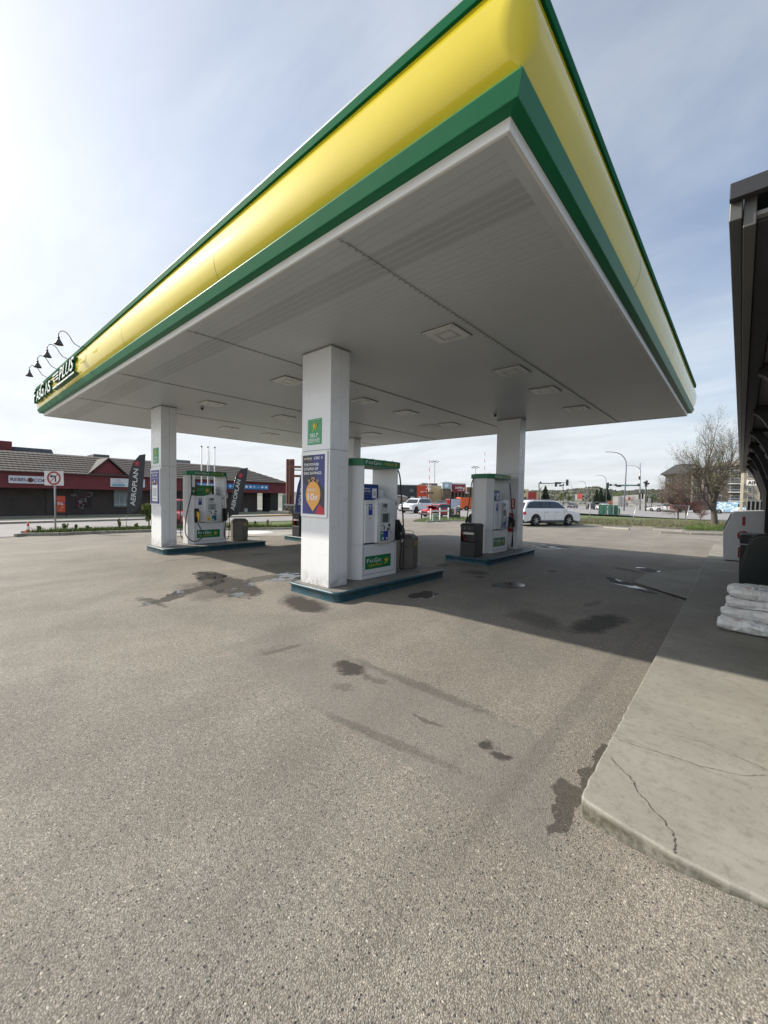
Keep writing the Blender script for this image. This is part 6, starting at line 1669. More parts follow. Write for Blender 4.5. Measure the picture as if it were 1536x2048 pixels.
STN = mat('ledge_stone', (.14, .11, .085), .9, var=.4, vscale=1.2)
B3 = B - FH * 3; block(r, 'stone_pier', 886, 903, 978, 0, 8, STN, B3); tw = block(r, 'clock_tower', 885, 904, 965, 977.5, 9, mat('tower_blue', (.34, .42, .47), .6, var=.05), B3 - FH * .3, zlo=1)
mb = MB(); c = atdep(894.5, 961.5, B3); a = [atdep(884, 965, B3 - FH * .5), atdep(905, 965, B3 - FH * .5)]; a += [a[1] + FH * 9.5, a[0] + FH * 9.5]; c = c + FH * 4.5; mb.add(a + [c], [(0, 1, 4), (1, 2, 4), (2, 3, 4), (3, 0, 4)]); mb.build('tower_roof', mat('tower_roof', (.3, .35, .38), .6), r)
p = pan(B3 - FH * .32, 885, 977.5); p.disc(8 * s * .97, 6.3 * s, 4.6 * s, mat('clock_face', (.45, .62, .72), .5), 1); p.disc(8 * s * .97, 6.3 * s, 3.0 * s, mat('clock_face2', (.7, .78, .82), .5), 2); p.rect(15.5 * s, 3.5 * s, 17.5 * s, 10 * s, LGREY, 2); p.build('tower_emblem', r)
r = thing('pharmacy_store', 'brown brick pharmacy with a dark red SHOPPERS DRUG MART sign', 'building', (0, 0, 0))
block(r, 'wall', 904, 934, 983, 0, 30, mat('brick_tan', (.10, .07, .05), .9, var=.3), B); block(r, 'side_wall', 934, 1035, 975, 0, 28, mat('brick_brown', (.20, .14, .095), .9, var=.15), B + FH * 4); block(r, 'parapet', 903.5, 932, 966.5, 970, 5, LGREY, B - FH * 1.2, zlo=1)
sb = block(r, 'sign_board', 904, 931.5, 969, 985, .4, mat('board_maroon', (.20, .015, .025), .5), B - FH * 1.8, zlo=1)
p = pan(B - FH * 2.2, 910.5, 977); p.text('SHOPPERS', 0, -.5 * s, 4.2 * s, INKW, w=14.5 * s, bold=.012); p.text('DRUG MART', 5.5 * s, -4.2 * s, 1.9 * s, INKW, w=9 * s, bold=.012); p.poly([(16 * s, -4 * s), (17.6 * s, -4 * s), (18.2 * s, 1.2 * s), (17.2 * s, 3.2 * s), (16.3 * s, 1 * s)], INKW, 2); p.build('lettering', r)
for x in (908, 915, 922, 929): block(r, 'pillar', x, x + 2.2, 985, 0, .6, STN, B - FH * 1.8)
block(r, 'canopy_roof', 931, 937, 984, 987, 6, LGREY, B - FH * 3, zlo=1)
# round topped kiosk with a board
B = at(807, 1019.5); s = mpp(B); r = thing('kiosk', 'beige kiosk with a rounded roof beyond the nearest pump', 'kiosk', (0, 0, 0))
block(r, 'wall', 795, 815.5, 994, 0, 3, mat('kiosk_beige', (.24, .21, .18), .8, var=.1), B)
pts = [atdep(794.5 + 21.5 * k / 10, 994.5 - 4.8 * math.sin(PI * (k / 10) * .5 + PI * .5 * (1 if False else 0)) if False else 994.5 - 4.5 * math.sin(PI * min(1, .25 + k / 10 * .75)), B) for k in range(11)]
mb = MB(); mb.poly(pts, FH * 3.1); mb.build('roof', mat('kiosk_roof', (.6, .6, .59), .6), r)
r = thing('poster_board', 'small black framed poster board in front of the kiosk', 'advertising board', (0, 0, 0)); B = at(805, 1020.5)
block(r, 'frame', 800, 811, 1001.5, 1018.5, .15, BLACK, B, zlo=1); block(r, 'poster', 802, 809.3, 1003.5, 1016, .05, mat('poster_pale', (.5, .5, .54), .5, var=.35, vscale=1.5), B - FH * .06, zlo=1); block(r, 'leg', 801, 802, 1018, 0, .1, BLACK, B)
# rail crossing signals
def crossing(px0, yb, ytop, ymast, lab, full):
    B = at(px0, yb); s = mpp(B); r = thing('rail_crossing_gate', lab, 'crossing gate', B, 0, 'railway crossing gates with raised striped arms')
    q = lambda x, y: atdep(x, y, B) - B
    MB().tube([Vector(), q(px0, ymast)], .09, 8).build('mast', mat('mast_white', (.6, .6, .6), .5), r)
    m_ = [mat('stripe_white', (.65, .65, .65), .5), mat('stripe_red', (.40, .03, .04), .5)]
    n = 9; mb = MB()
    for i in range(n):
        t0, t1 = i / n, (i + 1) / n; a = q(px0 + .6 + .9 * t0, ymast + 20 + (ytop - ymast - 20) * t0); c = q(px0 + .6 + .9 * t1, ymast + 20 + (ytop - ymast - 20) * t1)
        mb.beam(a - FH * .2, c - FH * .2, .16, .06, i % 2)
    mb.build('gate_arm', m_, r)
    mb = MB()
    for t in (.35, .62, .9): c = q(px0 + 1.8, ymast + 20 + (ytop - ymast - 20) * t); mb.ico(c, .13)
    mb.build('arm_lamp', mat('lamp_red', (.45, .02, .03)), r)
    if full:
        for sg in (1, -1):
            mb = MB(); c = q(px0 - .5, 974); mb.beam(c - R0 * 5 * s - Vector((0, 0, 5 * s * sg)) - FH * .2, c + R0 * 5 * s + Vector((0, 0, 5 * s * sg)) - FH * .2, .08, .28); mb.build('crossbuck', m_[0], r)
        mb = MB(); mb.beam(q(848, 985) - FH * .1, q(867, 985.5) - FH * .1, .1, .1); mb.build('lamp_bar', BLACK, r)
        for x in (849.5, 857, 864):
            mb = MB(); c = q(x, 986); mb.cyl(c - FH * .35, c + FH * .1, .32, n=16); L_ = mb.build('signal_lamp', BLACK, r)
            mb = MB(); mb.cyl(c - FH * .36 - R0 * .0, c - FH * .351, .14, n=12); mb.build('lens', mat('lens_dark', (.12, .02, .02), .2), L_)
crossing(857.5, 1009, 912, 962, 'railway crossing signal with crossbuck, three lamps and raised striped arm', True)
crossing(968, 1009, 897, 940, 'raised striped railway gate arm above the right far pump', False)
def quadlight(px0, yb, yt, lab, cross=None):
    B = at(px0, yb); s = mpp(B); r = thing('lot_light', lab, 'light pole', B, 0, 'four-headed parking lot lights'); q = lambda x, y: atdep(x, y, B) - B
    MB().tube([Vector(), q(px0, yt + 3)], [.16, .10], 8).build('pole', mat('pole_rust', (.16, .10, .08), .6), r)
    for dx, dy in ((-6, 0), (-2.2, -1.5), (2.2, -1.5), (6, 0)):
        mb = MB(); c = q(px0 + dx, yt + dy); mb.obox(c, R0 * 1.9 * s + Vector((0, 0, -.8 * s if dx < 0 else .8 * s)), FH * .3, Vector((0, 0, .7 * s))); mb.build('lamp_head', DARK, r)
        mb = MB(); mb.beam(q(px0, yt + 3), c, .08, .08); mb.build('arm', DARK, r)
    if cross: mb = MB(); mb.beam(q(px0 - 6, cross), q(px0 + 7, cross), .05, .06); mb.build('cross_wire', GREY, r)
quadlight(869.5, 1005, 924, 'tall four-headed light pole behind the white compact SUV', 950.5)
quadlight(951, 1005, 935, 'four-headed light pole whose top shows above the right far pump')
# white rail, posts and pedestals
r = thing('white_rail', 'white timber post and rail guarding the green pedestal', 'rail', (0, 0, 0)); Wt = mat('rail_white', (.68, .68, .67), .6)
B = at(861, 1043); s = mpp(B)
pp = [at(861, 1042), at(879.5, 1041), at(896.5, 1040)]
for x, P_, t in zip((861, 879.5, 896.5), pp, (1017, 1015.5, 1015)):
    mb = MB(); mb.box(-.05, .05, -.05, .05, 0, atdep(x, t, P_).z - P_.z); o = mb.build('post', Wt, r, bevel=.005); o.location = P_
mb = MB(); z_ = atdep(870, 1022.5, pp[0]).z; mb.beam(Vector((pp[0].x, pp[0].y, z_)), Vector((pp[1].x, pp[1].y, z_)), .05, .14); mb.beam(Vector((pp[1].x, pp[1].y, z_)), Vector((pp[2].x, pp[2].y, z_)), .05, .14); mb.build('crossbar', Wt, r)
B = at(871, 1044); r = thing('utility_pedestal', 'small pale green utility pedestal behind the white rail', 'utility box', (0, 0, 0)); block(r, 'cabinet', 866, 876.5, 1027, 0, .45, mat('pedestal_green', (.22, .30, .22), .6), B, bevel=.02); block(r, 'handle', 872.5, 874, 1034, 1038, .03, DARK, B - FH * .04, zlo=1)
B = at(843, 1039); mb = MB(); mb.tube([B, B + Vector((0, 0, atdep(843, 1022, B).z - B.z))], .07, 10); simple('bollard', 'short black bollard on the grass left of the white rail', 'bollard', mb, BLACK)
# ad board
B = at(910, 1038); s = mpp(B); r = thing('advertising_board', 'black framed advertising board with a cup and snow scene', 'advertising board', (0, 0, 0))
block(r, 'frame', 900, 921, 997, 1034, .15, BLACK, B, zlo=1); block(r, 'leg', 899.5, 901, 1000, 0, .1, BLACK, B); block(r, 'leg', 919.8, 921.3, 999, 0, .1, BLACK, B)
p = Panel(atdep(901.2, 1032, B) - FH * .01, R0, (0, 0, 1), .01); W = 18.3 * s; H = 34 * s
p.rect(0, 0, W, H, mat('ad_sky', (.42, .47, .62), .5), 1); p.rect(0, 0, W, H * .42, DARK, 2); p.poly([(0, H * .42), (W * .35, H * .5), (W * .6, H * .66), (W * .8, H * .60), (W, H * .72), (W, H * .42)], mat('ad_hill', (.22, .24, .27), .5), 2)
p.poly([(0, H * .42), (W * .4, H * .42), (W * .7, H * .58), (W, H * .5), (W, H * .66), (W * .7, H * .62), (W * .3, H * .5)], INKW, 3)
p.rect(W * .34, H * .12, W * .56, H * .50, mat('ad_pink', (.75, .45, .62), .5), 4); p.rect(W * .14, H * .26, W * .26, H * .48, mat('ad_can', (.20, .22, .08), .5), 4); p.disc(W * .78, H * .16, W * .13, mat('ad_bun', (.6, .42, .25), .5), 4)
p.text('and', W * .62, H * .30, H * .06, INKW, lay=4); p.text('it is cold', W * .36, H * .83, H * .025, DARK, w=W * .3, lay=4); p.rect(W * .1, H * .08, W * .5, H * .11, LGREY, 4); p.build('poster', r)
# tan and red building right of the column
aim(1065)
B = at(1060, 1009); r = thing('red_shed_building', 'cream building with a big dark red door beside the right column', 'building', (0, 0, 0))
block(r, 'wall', 990, 1082, 983.5, 0, 15, mat('stucco_cream', (.50, .42, .27), .8), B); block(r, 'door', 1056.5, 1073, 984, 0, .3, mat('door_red', (.26, .03, .03), .7), B - FH * .5); block(r, 'upper_wall', 1020, 1057, 978, 984, 14, mat('stucco_cream', (.50, .42, .27)), B, zlo=1); block(r, 'window', 1046, 1050.5, 981.5, 985.5, .3, DARK, B - FH * .5, zlo=1); block(r, 'window', 1046, 1053, 994, 1000, .3, DARK, B - FH * .5, zlo=1)
mb = MB(); a = [atdep(1075, 983, B), atdep(1082, 983, B), atdep(1084, 973, B)]; mb.poly(a, PL['D'] * 8); mb.build('gable', mat('gable_grey', (.33, .32, .30), .8), r)
# warehouse
aim(1255)
B = at(1255, 1013.5); r = thing('warehouse', 'long pale warehouse beyond the intersection with a small red sign', 'building', (0, 0, 0)); s = mpp(B)
a, b_, c = atdep(1226, 993, B), atdep(1290, 988, B), None
mb = MB(); mb.poly([Vector((a.x, a.y, ZB)), Vector((b_.x, b_.y, ZB)), b_, a], PL['D'] * 30); mb.build('wall', mat('warehouse_pale', (.48, .46, .42), .8, var=.06), r)
block(r, 'grey_bay', 1237, 1242, 991.5, 0, .4, mat('bay_grey', (.25, .26, .28), .7), B - FH * .6); block(r, 'sign', 1256.5, 1261, 994, 1001, .4, mat('sign_dull_red', (.28, .05, .04), .6), B - FH * .7, zlo=1); block(r, 'lettering', 1264, 1270, 993.5, 995.5, .3, GREY, B - FH * .7, zlo=1)
B = at(1226, 1012); r = thing('freight_container', 'orange brown freight container in front of the warehouse', 'container', (0, 0, 0)); block(r, 'box', 1215, 1236, 1002, 0, 4, mat('container_orange', (.33, .12, .07), .7, var=.15), B)
for k in range(8): block(r, 'corrugation', 1216 + 2.5 * k, 1216.6 + 2.5 * k, 1002.6, 0, .15, mat('container_rib', (.24, .09, .05), .7), B - FH * .2)
B = at(1160, 1009.0); r = thing('red_billboard', 'red and white billboard far along the road', 'billboard', (0, 0, 0)); block(r, 'red_board', 1155, 1164.5, 987, 997.5, .5, mat('billboard_red', (.50, .09, .08), .6), B, zlo=1); block(r, 'white_board', 1150.5, 1154.5, 989, 1001, .5, mat('billboard_white', (.5, .5, .48), .6), B, zlo=1); block(r, 'base_board', 1155, 1164.5, 998, 1001.5, .5, mat('billboard_base', (.4, .33, .26), .6), B, zlo=1); block(r, 'leg', 1152, 1153, 1001, 0, .3, GREY, B); block(r, 'leg', 1161, 1162, 1001.6, 0, .3, GREY, B)

# green electrical cabinets
aim(1218)
def cabs():
    GC = mat('cabinet_green', (.055, .15, .11), .6, var=.2, vscale=1.5, dirt=((.12, .24, .18), 1.2, .6))
    for i, (x0, x1, t, b_, lab) in enumerate(((1197, 1214.5, 1010, 1029.5, 'largest left green electrical cabinet on the lawn'), (1216, 1227, 1010.2, 1030.5, 'middle green electrical cabinet on the lawn'), (1228, 1236.5, 1011, 1030, 'tall right green electrical cabinet on the lawn'), (1236.8, 1240.5, 1017, 1029, 'smallest green electrical cabinet at the right end of the row'))):
        B = at((x0 + x1) / 2, b_); r = thing('electrical_cabinet', lab, 'electrical cabinet', (0, 0, 0), 0, 'green electrical cabinets on the lawn')
        block(r, 'housing', x0, x1, t, 0, 2.2, GC, B, bevel=.04); block(r, 'door', x0 + (x1 - x0) * .12, x0 + (x1 - x0) * .52, t + 3, b_ - 2.5, .05, mat('cabinet_green2', (.05, .16, .11), .5), B - FH * .06, zlo=1)
        block(r, 'lid', x0 + .3, x1 - .3, t - .8, t + .1, 2.0, mat('cabinet_lid', (.11, .26, .15), .6), B, zlo=1); block(r, 'pad', x0 - .8, x1 + .8, b_ - .6, 0, 2.8, KERBC, B - FH * .25)
cabs()
PL.update(N=F, R=R0, D=FH)
# traffic signals and street lamps
def pole_thing(name, label, cat, base, topy, r0=.14, r1=.09, m=None, group=None):
    B = at(*base); r = thing(name, label, cat, B, 0, group); q = lambda x, y: atdep(x, y, B) - B
    MB().tube([Vector(), q(base[0] + 0, topy)], [r0, r1], 10).build('pole', m or DARK, r)
    return r, q, mpp(B), B
def head(r, q, x, y0, y1, w, s, horiz=False):
    mb = MB(); a = q(x, y0); b_ = q(x, y1); c = (a + b_) / 2
    if horiz: mb.obox(c, R0 * w * s, FH * .12, Vector((0, 0, (a.z - b_.z) / 2)))
    else: mb.obox(c, R0 * w * s, FH * .12, Vector((0, 0, (a.z - b_.z) / 2)))
    h_ = mb.build('signal_head', BLACK, r, bevel=.03)
    mb = MB()
    for k in (-1, 0, 1): cc = c + Vector((0, 0, k * (a.z - b_.z) / 3)) if not horiz else c + R0 * w * s * k * .65; mb.cyl(cc - FH * .30, cc - FH * .12, w * s * (.7 if not horiz else .35), n=10)
    mb.build('visor', DARK, h_)
r, q, s, B = pole_thing('traffic_signal', 'traffic signal mast with a long arm behind the large white SUV', 'traffic light', (1078, 1012), 966, .22, .16, None, 'traffic signals at the intersection')
MB().tube([q(1078, 966.5), q(1100, 966.8), q(1141, 964)], [.16, .13, .07], 8).build('arm', DARK, r)
head(r, q, 1134.5, 959, 971.5, 2.3, s); head(r, q, 1112, 964, 973.5, 2.2, s); head(r, q, 1117, 964.2, 968, 5, s, True); head(r, q, 1081, 963.5, 967, 1.6, s)
r, q, s, B = pole_thing('traffic_signal', 'traffic signal pole with a side head in the middle of the intersection', 'traffic light', (1126, 1012), 969, .18, .14, None, 'traffic signals at the intersection')
head(r, q, 1121, 969.8, 973, 2.6, s, True); head(r, q, 1130, 984, 992, 1.2, s); head(r, q, 1126.5, 968, 971, 1.4, s)
MB().tube([q(1121, 971.5), q(1126, 971)], .05, 6).build('bracket', DARK, r)
r, q, s, B = pole_thing('traffic_signal', 'tall traffic signal pole with lamp arm and green street name sign', 'traffic light', (1280, 1020.5), 926, .20, .12, GREY, 'traffic signals at the intersection')
MB().tube([q(1280.5, 971), q(1250, 970.3), q(1217, 970)], [.16, .13, .07], 8).build('arm', DARK, r)
MB().tube([q(1281.5, 945), q(1280.5, 940), q(1276, 934), q(1270, 931.5), q(1253, 930.5)], [.07, .07, .06, .05, .04], 8).build('lamp_arm', GREY, r)
head(r, q, 1215.5, 965.3, 976, 2.1, s); head(r, q, 1221, 968, 972, 1.6, s); head(r, q, 1231, 968, 972, 1.6, s); head(r, q, 1237.5, 970.3, 973.8, 4.6, s, True); head(r, q, 1279, 952, 959, 1.4, s); head(r, q, 1276.5, 967.5, 971, 1.5, s); head(r, q, 1279, 986, 998, 1.5, s); head(r, q, 1285, 985, 998, 1.3, s)
mb = MB(); a, b_ = q(1243.5, 971), q(1257, 971); mb.beam(a - FH * .2, b_ - FH * .2, .03, .38); mb.build('street_name_sign', mat('name_green', (.06, .28, .22), .5), r)
r, q, s, B = pole_thing('pedestrian_signal', 'dark signal post with a cluster of heads at the right of the intersection', 'traffic light', (1291.5, 1022), 963, .17, .14, None, 'traffic signals at the intersection')
for x, a, b_, w, h_ in ((1293, 961, 967, 1.6, 0), (1289.5, 963.5, 967, 2.2, 1), (1296, 965.5, 969, 2, 1), (1292, 967, 973, 2, 0)): head(r, q, x, a, b_, w, s, bool(h_))
for base, top, pts, lab, r0 in (((1248, 1021.5), 934, [(1252.6, 934), (1252.3, 924), (1249, 916), (1243, 909.5), (1234, 905.5), (1224, 904), (1212, 904)], 'largest curved street lamp in front of the pale warehouse', .15),
        ((1212.5, 1011), 965, [(1212.5, 965), (1212, 958), (1209, 953.5), (1204, 951), (1199, 950.5), (1192, 950.5)], 'second curved street lamp rising behind the conifers', .15),
        ((1172, 1009), 975, [(1172, 975), (1171.5, 969), (1169, 964.5), (1165, 962.7), (1157, 962.5)], 'third curved street lamp left of the conifers', .14),
        ((1145.5, 1007.5), 980, [(1145.5, 980), (1144.5, 975), (1142, 971), (1138, 969.5)], 'smallest and farthest curved street lamp', .14)):
    B = at(*base); r = thing('street_lamp', lab, 'street lamp', B, 0, 'curved street lamps along the far road'); q = lambda x, y: atdep(x, y, B) - B
    P_ = [Vector()] + [q(*a) for a in pts]; n = len(P_)
    MB().tube(P_, [r0] + [r0 * (.75 - .4 * k / n) for k in range(n - 1)], 8).build('curved_pole', mat('lamp_steel', (.17, .18, .21), .5), r)
    mb = MB(); e = P_[-1]; mb.obox(e + R0 * .3, R0 * .45, FH * .15, Vector((0, 0, .06))); mb.build('lamp_head', GREY, r, bevel=.02)
for x, y, t, lab in ((1299, 1017, 997, 'small white speed sign right of the signal posts'),):
    B = at(x, y); r = thing('speed_sign', lab, 'road sign', B); q = lambda a, b_: atdep(a, b_, B) - B
    MB().tube([Vector(), q(x, t)], .05, 6).build('post', GREY, r); mb = MB(); c = (q(x, t) + q(x, t + 7)) / 2; mb.obox(c - FH * .06, R0 * mpp(B) * 2.6, FH * .02, Vector((0, 0, mpp(B) * 3.6))); mb.build('plate', mat('plate_white', (.55, .54, .53)), r)
    p = Panel(c - FH * .085 - R0 * mpp(B) * 1.6 - Vector((0, 0, mpp(B) * 2.4)), R0, (0, 0, 1)); p.text('50', 0, 0, mpp(B) * 3.5, BLACK, w=mpp(B) * 3.2, bold=.01); p.build('lettering', r)

# apartment block
def apartments():
    B = at(1400, 1019.5); s = mpp(B)
    FH = ray(1420, 1000); FH.z = 0; FH.normalize(); PL.update(N=FH, R=Vector((FH.y, -FH.x, 0)), D=FH)
    r = thing('apartment_block', 'four storey taupe apartment block with balconies behind the large bare tree', 'building', (0, 0, 0))
    TP = mat('taupe_siding', (.155, .135, .105), .8, var=.12, vscale=.3); DG = mat('dark_siding', (.085, .08, .075), .8, var=.1); PS = mat('pale_siding', (.30, .26, .20), .8)
    block(r, 'wing_wall', 1331, 1383, 948, 0, 14, TP, B); block(r, 'main_wall', 1383.2, 1418, 939, 0, 16, DG, B - FH * 1); block(r, 'balcony_bay', 1418.2, 1488, 938, 0, 15, TP, B - FH * .2); block(r, 'end_wall', 1488.2, 1540, 934, 0, 15, mat('stone_grey_wall', (.22, .205, .165), .8, var=.1), B - FH * 1.5)
    RF = mat('apartment_roof', (.055, .055, .055), .8)
    mb = MB()
    a = [atdep(1321, 948, B - FH * 1.5), atdep(1386, 944, B - FH * 1.5), atdep(1386, 927, B + FH * 5), atdep(1352, 929, B + FH * 5)]; mb.add(a, [(0, 1, 2, 3)]); b4 = [v - Vector((0, 0, .35)) for v in a[:2]]; mb.add([a[0], a[1], b4[1], b4[0]], [(0, 3, 2, 1)])
    a2 = [a[0], a[3], a[3] + FH * 12, a[0] + FH * 17]; mb.add(a2, [(0, 1, 2, 3)])
    mb.build('roof', RF, r); block(r, 'parapet', 1384, 1419, 935.5, 939.5, 17, RF, B - FH * 1.3, zlo=1); block(r, 'parapet', 1430, 1490, 924, 931, 10, PS, B - FH * .8, zlo=1); block(r, 'roof_slab', 1417, 1490, 931.2, 938, 15, DG, B - FH * .6, zlo=1)
    for x in (1383, 1404): block(r, 'pale_pier', x, x + 4, 950, 0, .5, PS, B - FH * 1.8)
    Bw = B - FH * 2.2
    WF = mat('window_trim', (.55, .54, .50), .6); WG = mat('window_dark', (.05, .055, .06), .15, var=.4, vscale=.5)
    fl = [(936.5 + 8, 952), (958, 966), (972.5, 981), (988, 997)]
    rows_ = [(943, 951), (958.5, 966), (975, 983), (993, 1001)]
    for j, (t, b_) in enumerate(rows_):
        for x0, x1, dd in ((1336, 1343, .35), (1356, 1362, .35), (1372, 1378, .35), (1388.5, 1394, 1.6), (1407, 1413, 1.6)):
            if x0 == 1336 and j == 0: continue
            f_ = block(r, 'window', x0 - .7, x1 + .7, t - .7, b_ + .7, .2, WF, B - FH * (dd - .1), zlo=1); block(f_, 'pane', x0, x1, t, b_, .05, WG, B - FH * (dd + .1), zlo=1)
        for x0, x1 in ((1429, 1443), (1461, 1478)):
            f_ = block(r, 'window', x0 - .8, x1 + .8, t - 3, b_ + .8, .2, WF, B - FH * .6, zlo=1); block(f_, 'pane', x0, (x0 + x1) / 2 - .4, t - 2.2, b_, .05, WG, B - FH * .85, zlo=1); block(f_, 'pane', (x0 + x1) / 2 + .4, x1, t - 2.2, b_, .05, WG, B - FH * .85, zlo=1)
        if j: 
            bl = block(r, 'balcony', 1456, 1488, b_ + .5, b_ + 2.2, 2.0, LGREY, B - FH * 2.4, zlo=1)
            block(bl, 'railing', 1456, 1488, b_ - 4.2, b_ - 3.6, .1, STEEL, B - FH * 2.4, zlo=1); block(r, 'recess', 1455, 1488, t - 4, b_ + .5, .1, DG, B - FH * .45, zlo=1)
        for x0, x1 in ((1496, 1504), (1520, 1530)):
            f_ = block(r, 'window', x0 - .8, x1 + .8, t - 1, b_ + .8, .2, WF, B - FH * 1.7, zlo=1); block(f_, 'pane', x0, x1, t - .3, b_, .05, WG, B - FH * 1.9, zlo=1)
apartments()
PL.update(N=F, R=R0, D=FH)

# ------------------------------------------------------------------ hills and far wood
def hills():
    sil = [(-400, 985), (500, 984), (640, 984), (900, 985), (1040, 984), (1070, 982), (1090, 981), (1110, 982), (1125, 981.5), (1140, 979.5), (1155, 977), (1175, 975.5), (1188, 973.8), (1200, 975.5), (1212, 978), (1225, 981), (1240, 983), (1262, 981), (1275, 979.5), (1290, 980.5), (1310, 980), (1400, 978), (1700, 980)]
    import bisect
    def topy(x):
        for (a, ya), (b_, yb) in zip(sil, sil[1:]):
            if a <= x <= b_: return ya + (yb - ya) * (x - a) / (b_ - a)
        return 984
    rows = []; N = 150; rn = random.Random(5); pts = []
    for j in range(9):
        t = j / 8; row = []
        for i in range(N + 1):
            x = -400 + 2100 * i / N; d = ray(x, 1000); d.z = 0; D = 650 + 800 * t
            top = CAM + ray(x, topy(x)) * (1450 / 1.0); P = CAM + d * D
            z = ZB - 1 + (top.z - ZB + 1) * (t ** 1.15)
            row.append((P.x, P.y, z + (rn.uniform(-1, 1) * 1.2 if 0 < j else 0)))
        rows.append(row)
    mb = MB(); vs = [v for r_ in rows for v in r_]; n = N + 1
    mb.add(vs, [(j * n + i, j * n + i + 1, (j + 1) * n + i + 1, (j + 1) * n + i) for j in range(8) for i in range(N)], 0, True)
    struct(mb, 'hills', grass_mat('hill_ground', (.085, .095, .055), (.12, .12, .08), (.16, .15, .11)))  # ground tones greyed, distance haze put into the colour
    mb = MB(); 
    for k in range(9000):
        i = rn.randrange(80, 135); t = rn.random() ** .6; j = t * 7.99; j0 = int(j); 
        a = Vector(rows[j0][i]); b_ = Vector(rows[min(8, j0 + 1)][i]); c = Vector(rows[j0][i + 1]); P = a.lerp(b_, j - j0) + (c - a) * rn.random()
        if math.sin(P.x * .02) + math.sin(P.y * .017) < -.2 and rn.random() < .8: continue
        h_ = rn.uniform(1.5, 3.4)
        mb.ico((P.x, P.y, P.z + h_ * .4), h_ * rn.uniform(.6, 1.0), rn.choice((0, 0, 1, 1, 2)), 1, .35, (1, 1, rn.uniform(.8, 1.4)))
    tag(mb.build('far_wood', [mat('wood_dark', (.045, .055, .04), .95), mat('wood_mid', (.065, .07, .05), .95), mat('wood_grey', (.095, .09, .075), .95)]), 'far-off wooded hillside seen as one mass beyond the road', 'wood', None, 'stuff')  # tree tones greyed in the same way for distance haze
hills()

# ------------------------------------------------------------------ trees
def leafcloud(mb, c, rad, n, size, m=0, rn=random, flat=1.0):
    for _ in range(n):
        while True:
            v = Vector((rn.uniform(-1, 1), rn.uniform(-1, 1), rn.uniform(-1, 1)))
            if v.length <= 1: break
        P = Vector(c) + Vector((v.x * rad[0], v.y * rad[1], v.z * rad[2]))
        a = Vector((rn.gauss(0, 1), rn.gauss(0, 1), rn.gauss(0, 1))).normalized(); b_ = a.orthogonal().normalized(); s_ = size * rn.uniform(.5, 1.3)
        mb.add([P - a * s_, P + b_ * s_ * .5, P + a * s_, P - b_ * s_ * .5], [(0, 1, 2, 3)], m)
LF1 = mat('leaf_green', (.07, .11, .025), .8, var=.3, vscale=.4); LF2 = mat('leaf_light', (.14, .18, .04), .8, var=.3, vscale=.4); LF3 = mat('needle_dark', (.018, .035, .018), .9, var=.4, vscale=.5)
BARK = mat('bark_grey', (.10, .085, .07), .9, var=.35, vscale=9, bump=.8, bscale=30); BARK2 = mat('bark_red', (.13, .085, .07), .9, var=.3)
LFB = mat('bud_green', (.14, .14, .06), .8, var=.3, vscale=2)
def conifer(x, yb, yt, wpx, lab):
    B = at(x, yb); s = mpp(B); H = atdep(x, yt, B).z - B.z; Wd = wpx * s * .66; rn = random.Random(int(x))
    r = thing('conifer_tree', lab, 'tree', B, 0, 'dark conifers along the far road')
    MB().tube([(0, 0, 0), (0, 0, H * .95)], [H * .02, .02], 6).build('trunk', BARK, r)
    mb = MB(); n = 26
    for k in range(n):
        t = k / n; z = H * (.08 + .90 * t); R_ = Wd * (1 - t) ** .85 + .05
        for i in range(int(12 - 5 * t)):
            a = rn.uniform(0, 2 * PI); L_ = R_ * rn.uniform(.65, 1.12)
            leafcloud(mb, (math.cos(a) * L_ * .55, math.sin(a) * L_ * .55, z - L_ * .18), (L_ * .5, L_ * .5, H * .04), 12, H * .036, 0 if rn.random() < .8 else 1, rn)
    mb.build('crown', [LF3, mat('needle_mid', (.03, .055, .025), .9)], r)
conifer(1090, 1009, 971, 21, 'dark conifer between the signal poles left of the intersection')
conifer(1192.5, 1009, 978, 14, 'left conifer of the three beside the second street lamp')
conifer(1201, 1009, 975.5, 13, 'middle conifer of the three beside the second street lamp')
conifer(1213, 1009, 972, 17, 'right and tallest conifer of the three beside the second street lamp')
def roundtree(x, yb, yt, wpx, lab, mats_, dens=1.0, name='leafy_tree'):
    B = at(x, yb); s = mpp(B); H = atdep(x, yt, B).z - B.z; Wd = wpx * s / 2; rn = random.Random(int(x * 3))
    r = thing(name, lab, 'tree' if name != 'shrub' else 'shrub', B, 0, 'small leafy trees and shrubs in the distance')
    mb = MB(); mb.tube([(0, 0, 0), (0, 0, H * .6)], [H * .03, H * .012], 6)
    for k in range(6): a = 2 * PI * k / 6; mb.tube([(0, 0, H * .3), (math.cos(a) * Wd * .6, math.sin(a) * Wd * .6, H * .7)], [H * .012, .01], 5)
    mb.build('trunk', BARK, r)
    mb = MB()
    for k in range(16):
        a = rn.uniform(0, 2 * PI); rr_ = Wd * rn.uniform(.1, .68); z = H * rn.uniform(.42, .88)
        rad = Wd * rn.uniform(.25, .42); leafcloud(mb, (math.cos(a) * rr_, math.sin(a) * rr_, z), (rad, rad, min(rad, H * .16)), int(60 * dens), max(.12, H * .030), rn.choice((0, 0, 1)), rn)
    mb.build('crown', mats_, r)
roundtree(1236, 1010, 983, 26, 'yellow green tree left of the pale warehouse', [LF2, LF1])
roundtree(1121, 1008, 984, 18, 'yellowish small tree beside the middle signal pole', [LF2, LF1])
roundtree(1278, 1012, 989, 20, 'green tree in front of the right end of the warehouse', [LF1, LF3])
roundtree(1303, 1013, 990, 28, 'green bushy tree behind the speed sign', [LF1, LF3])
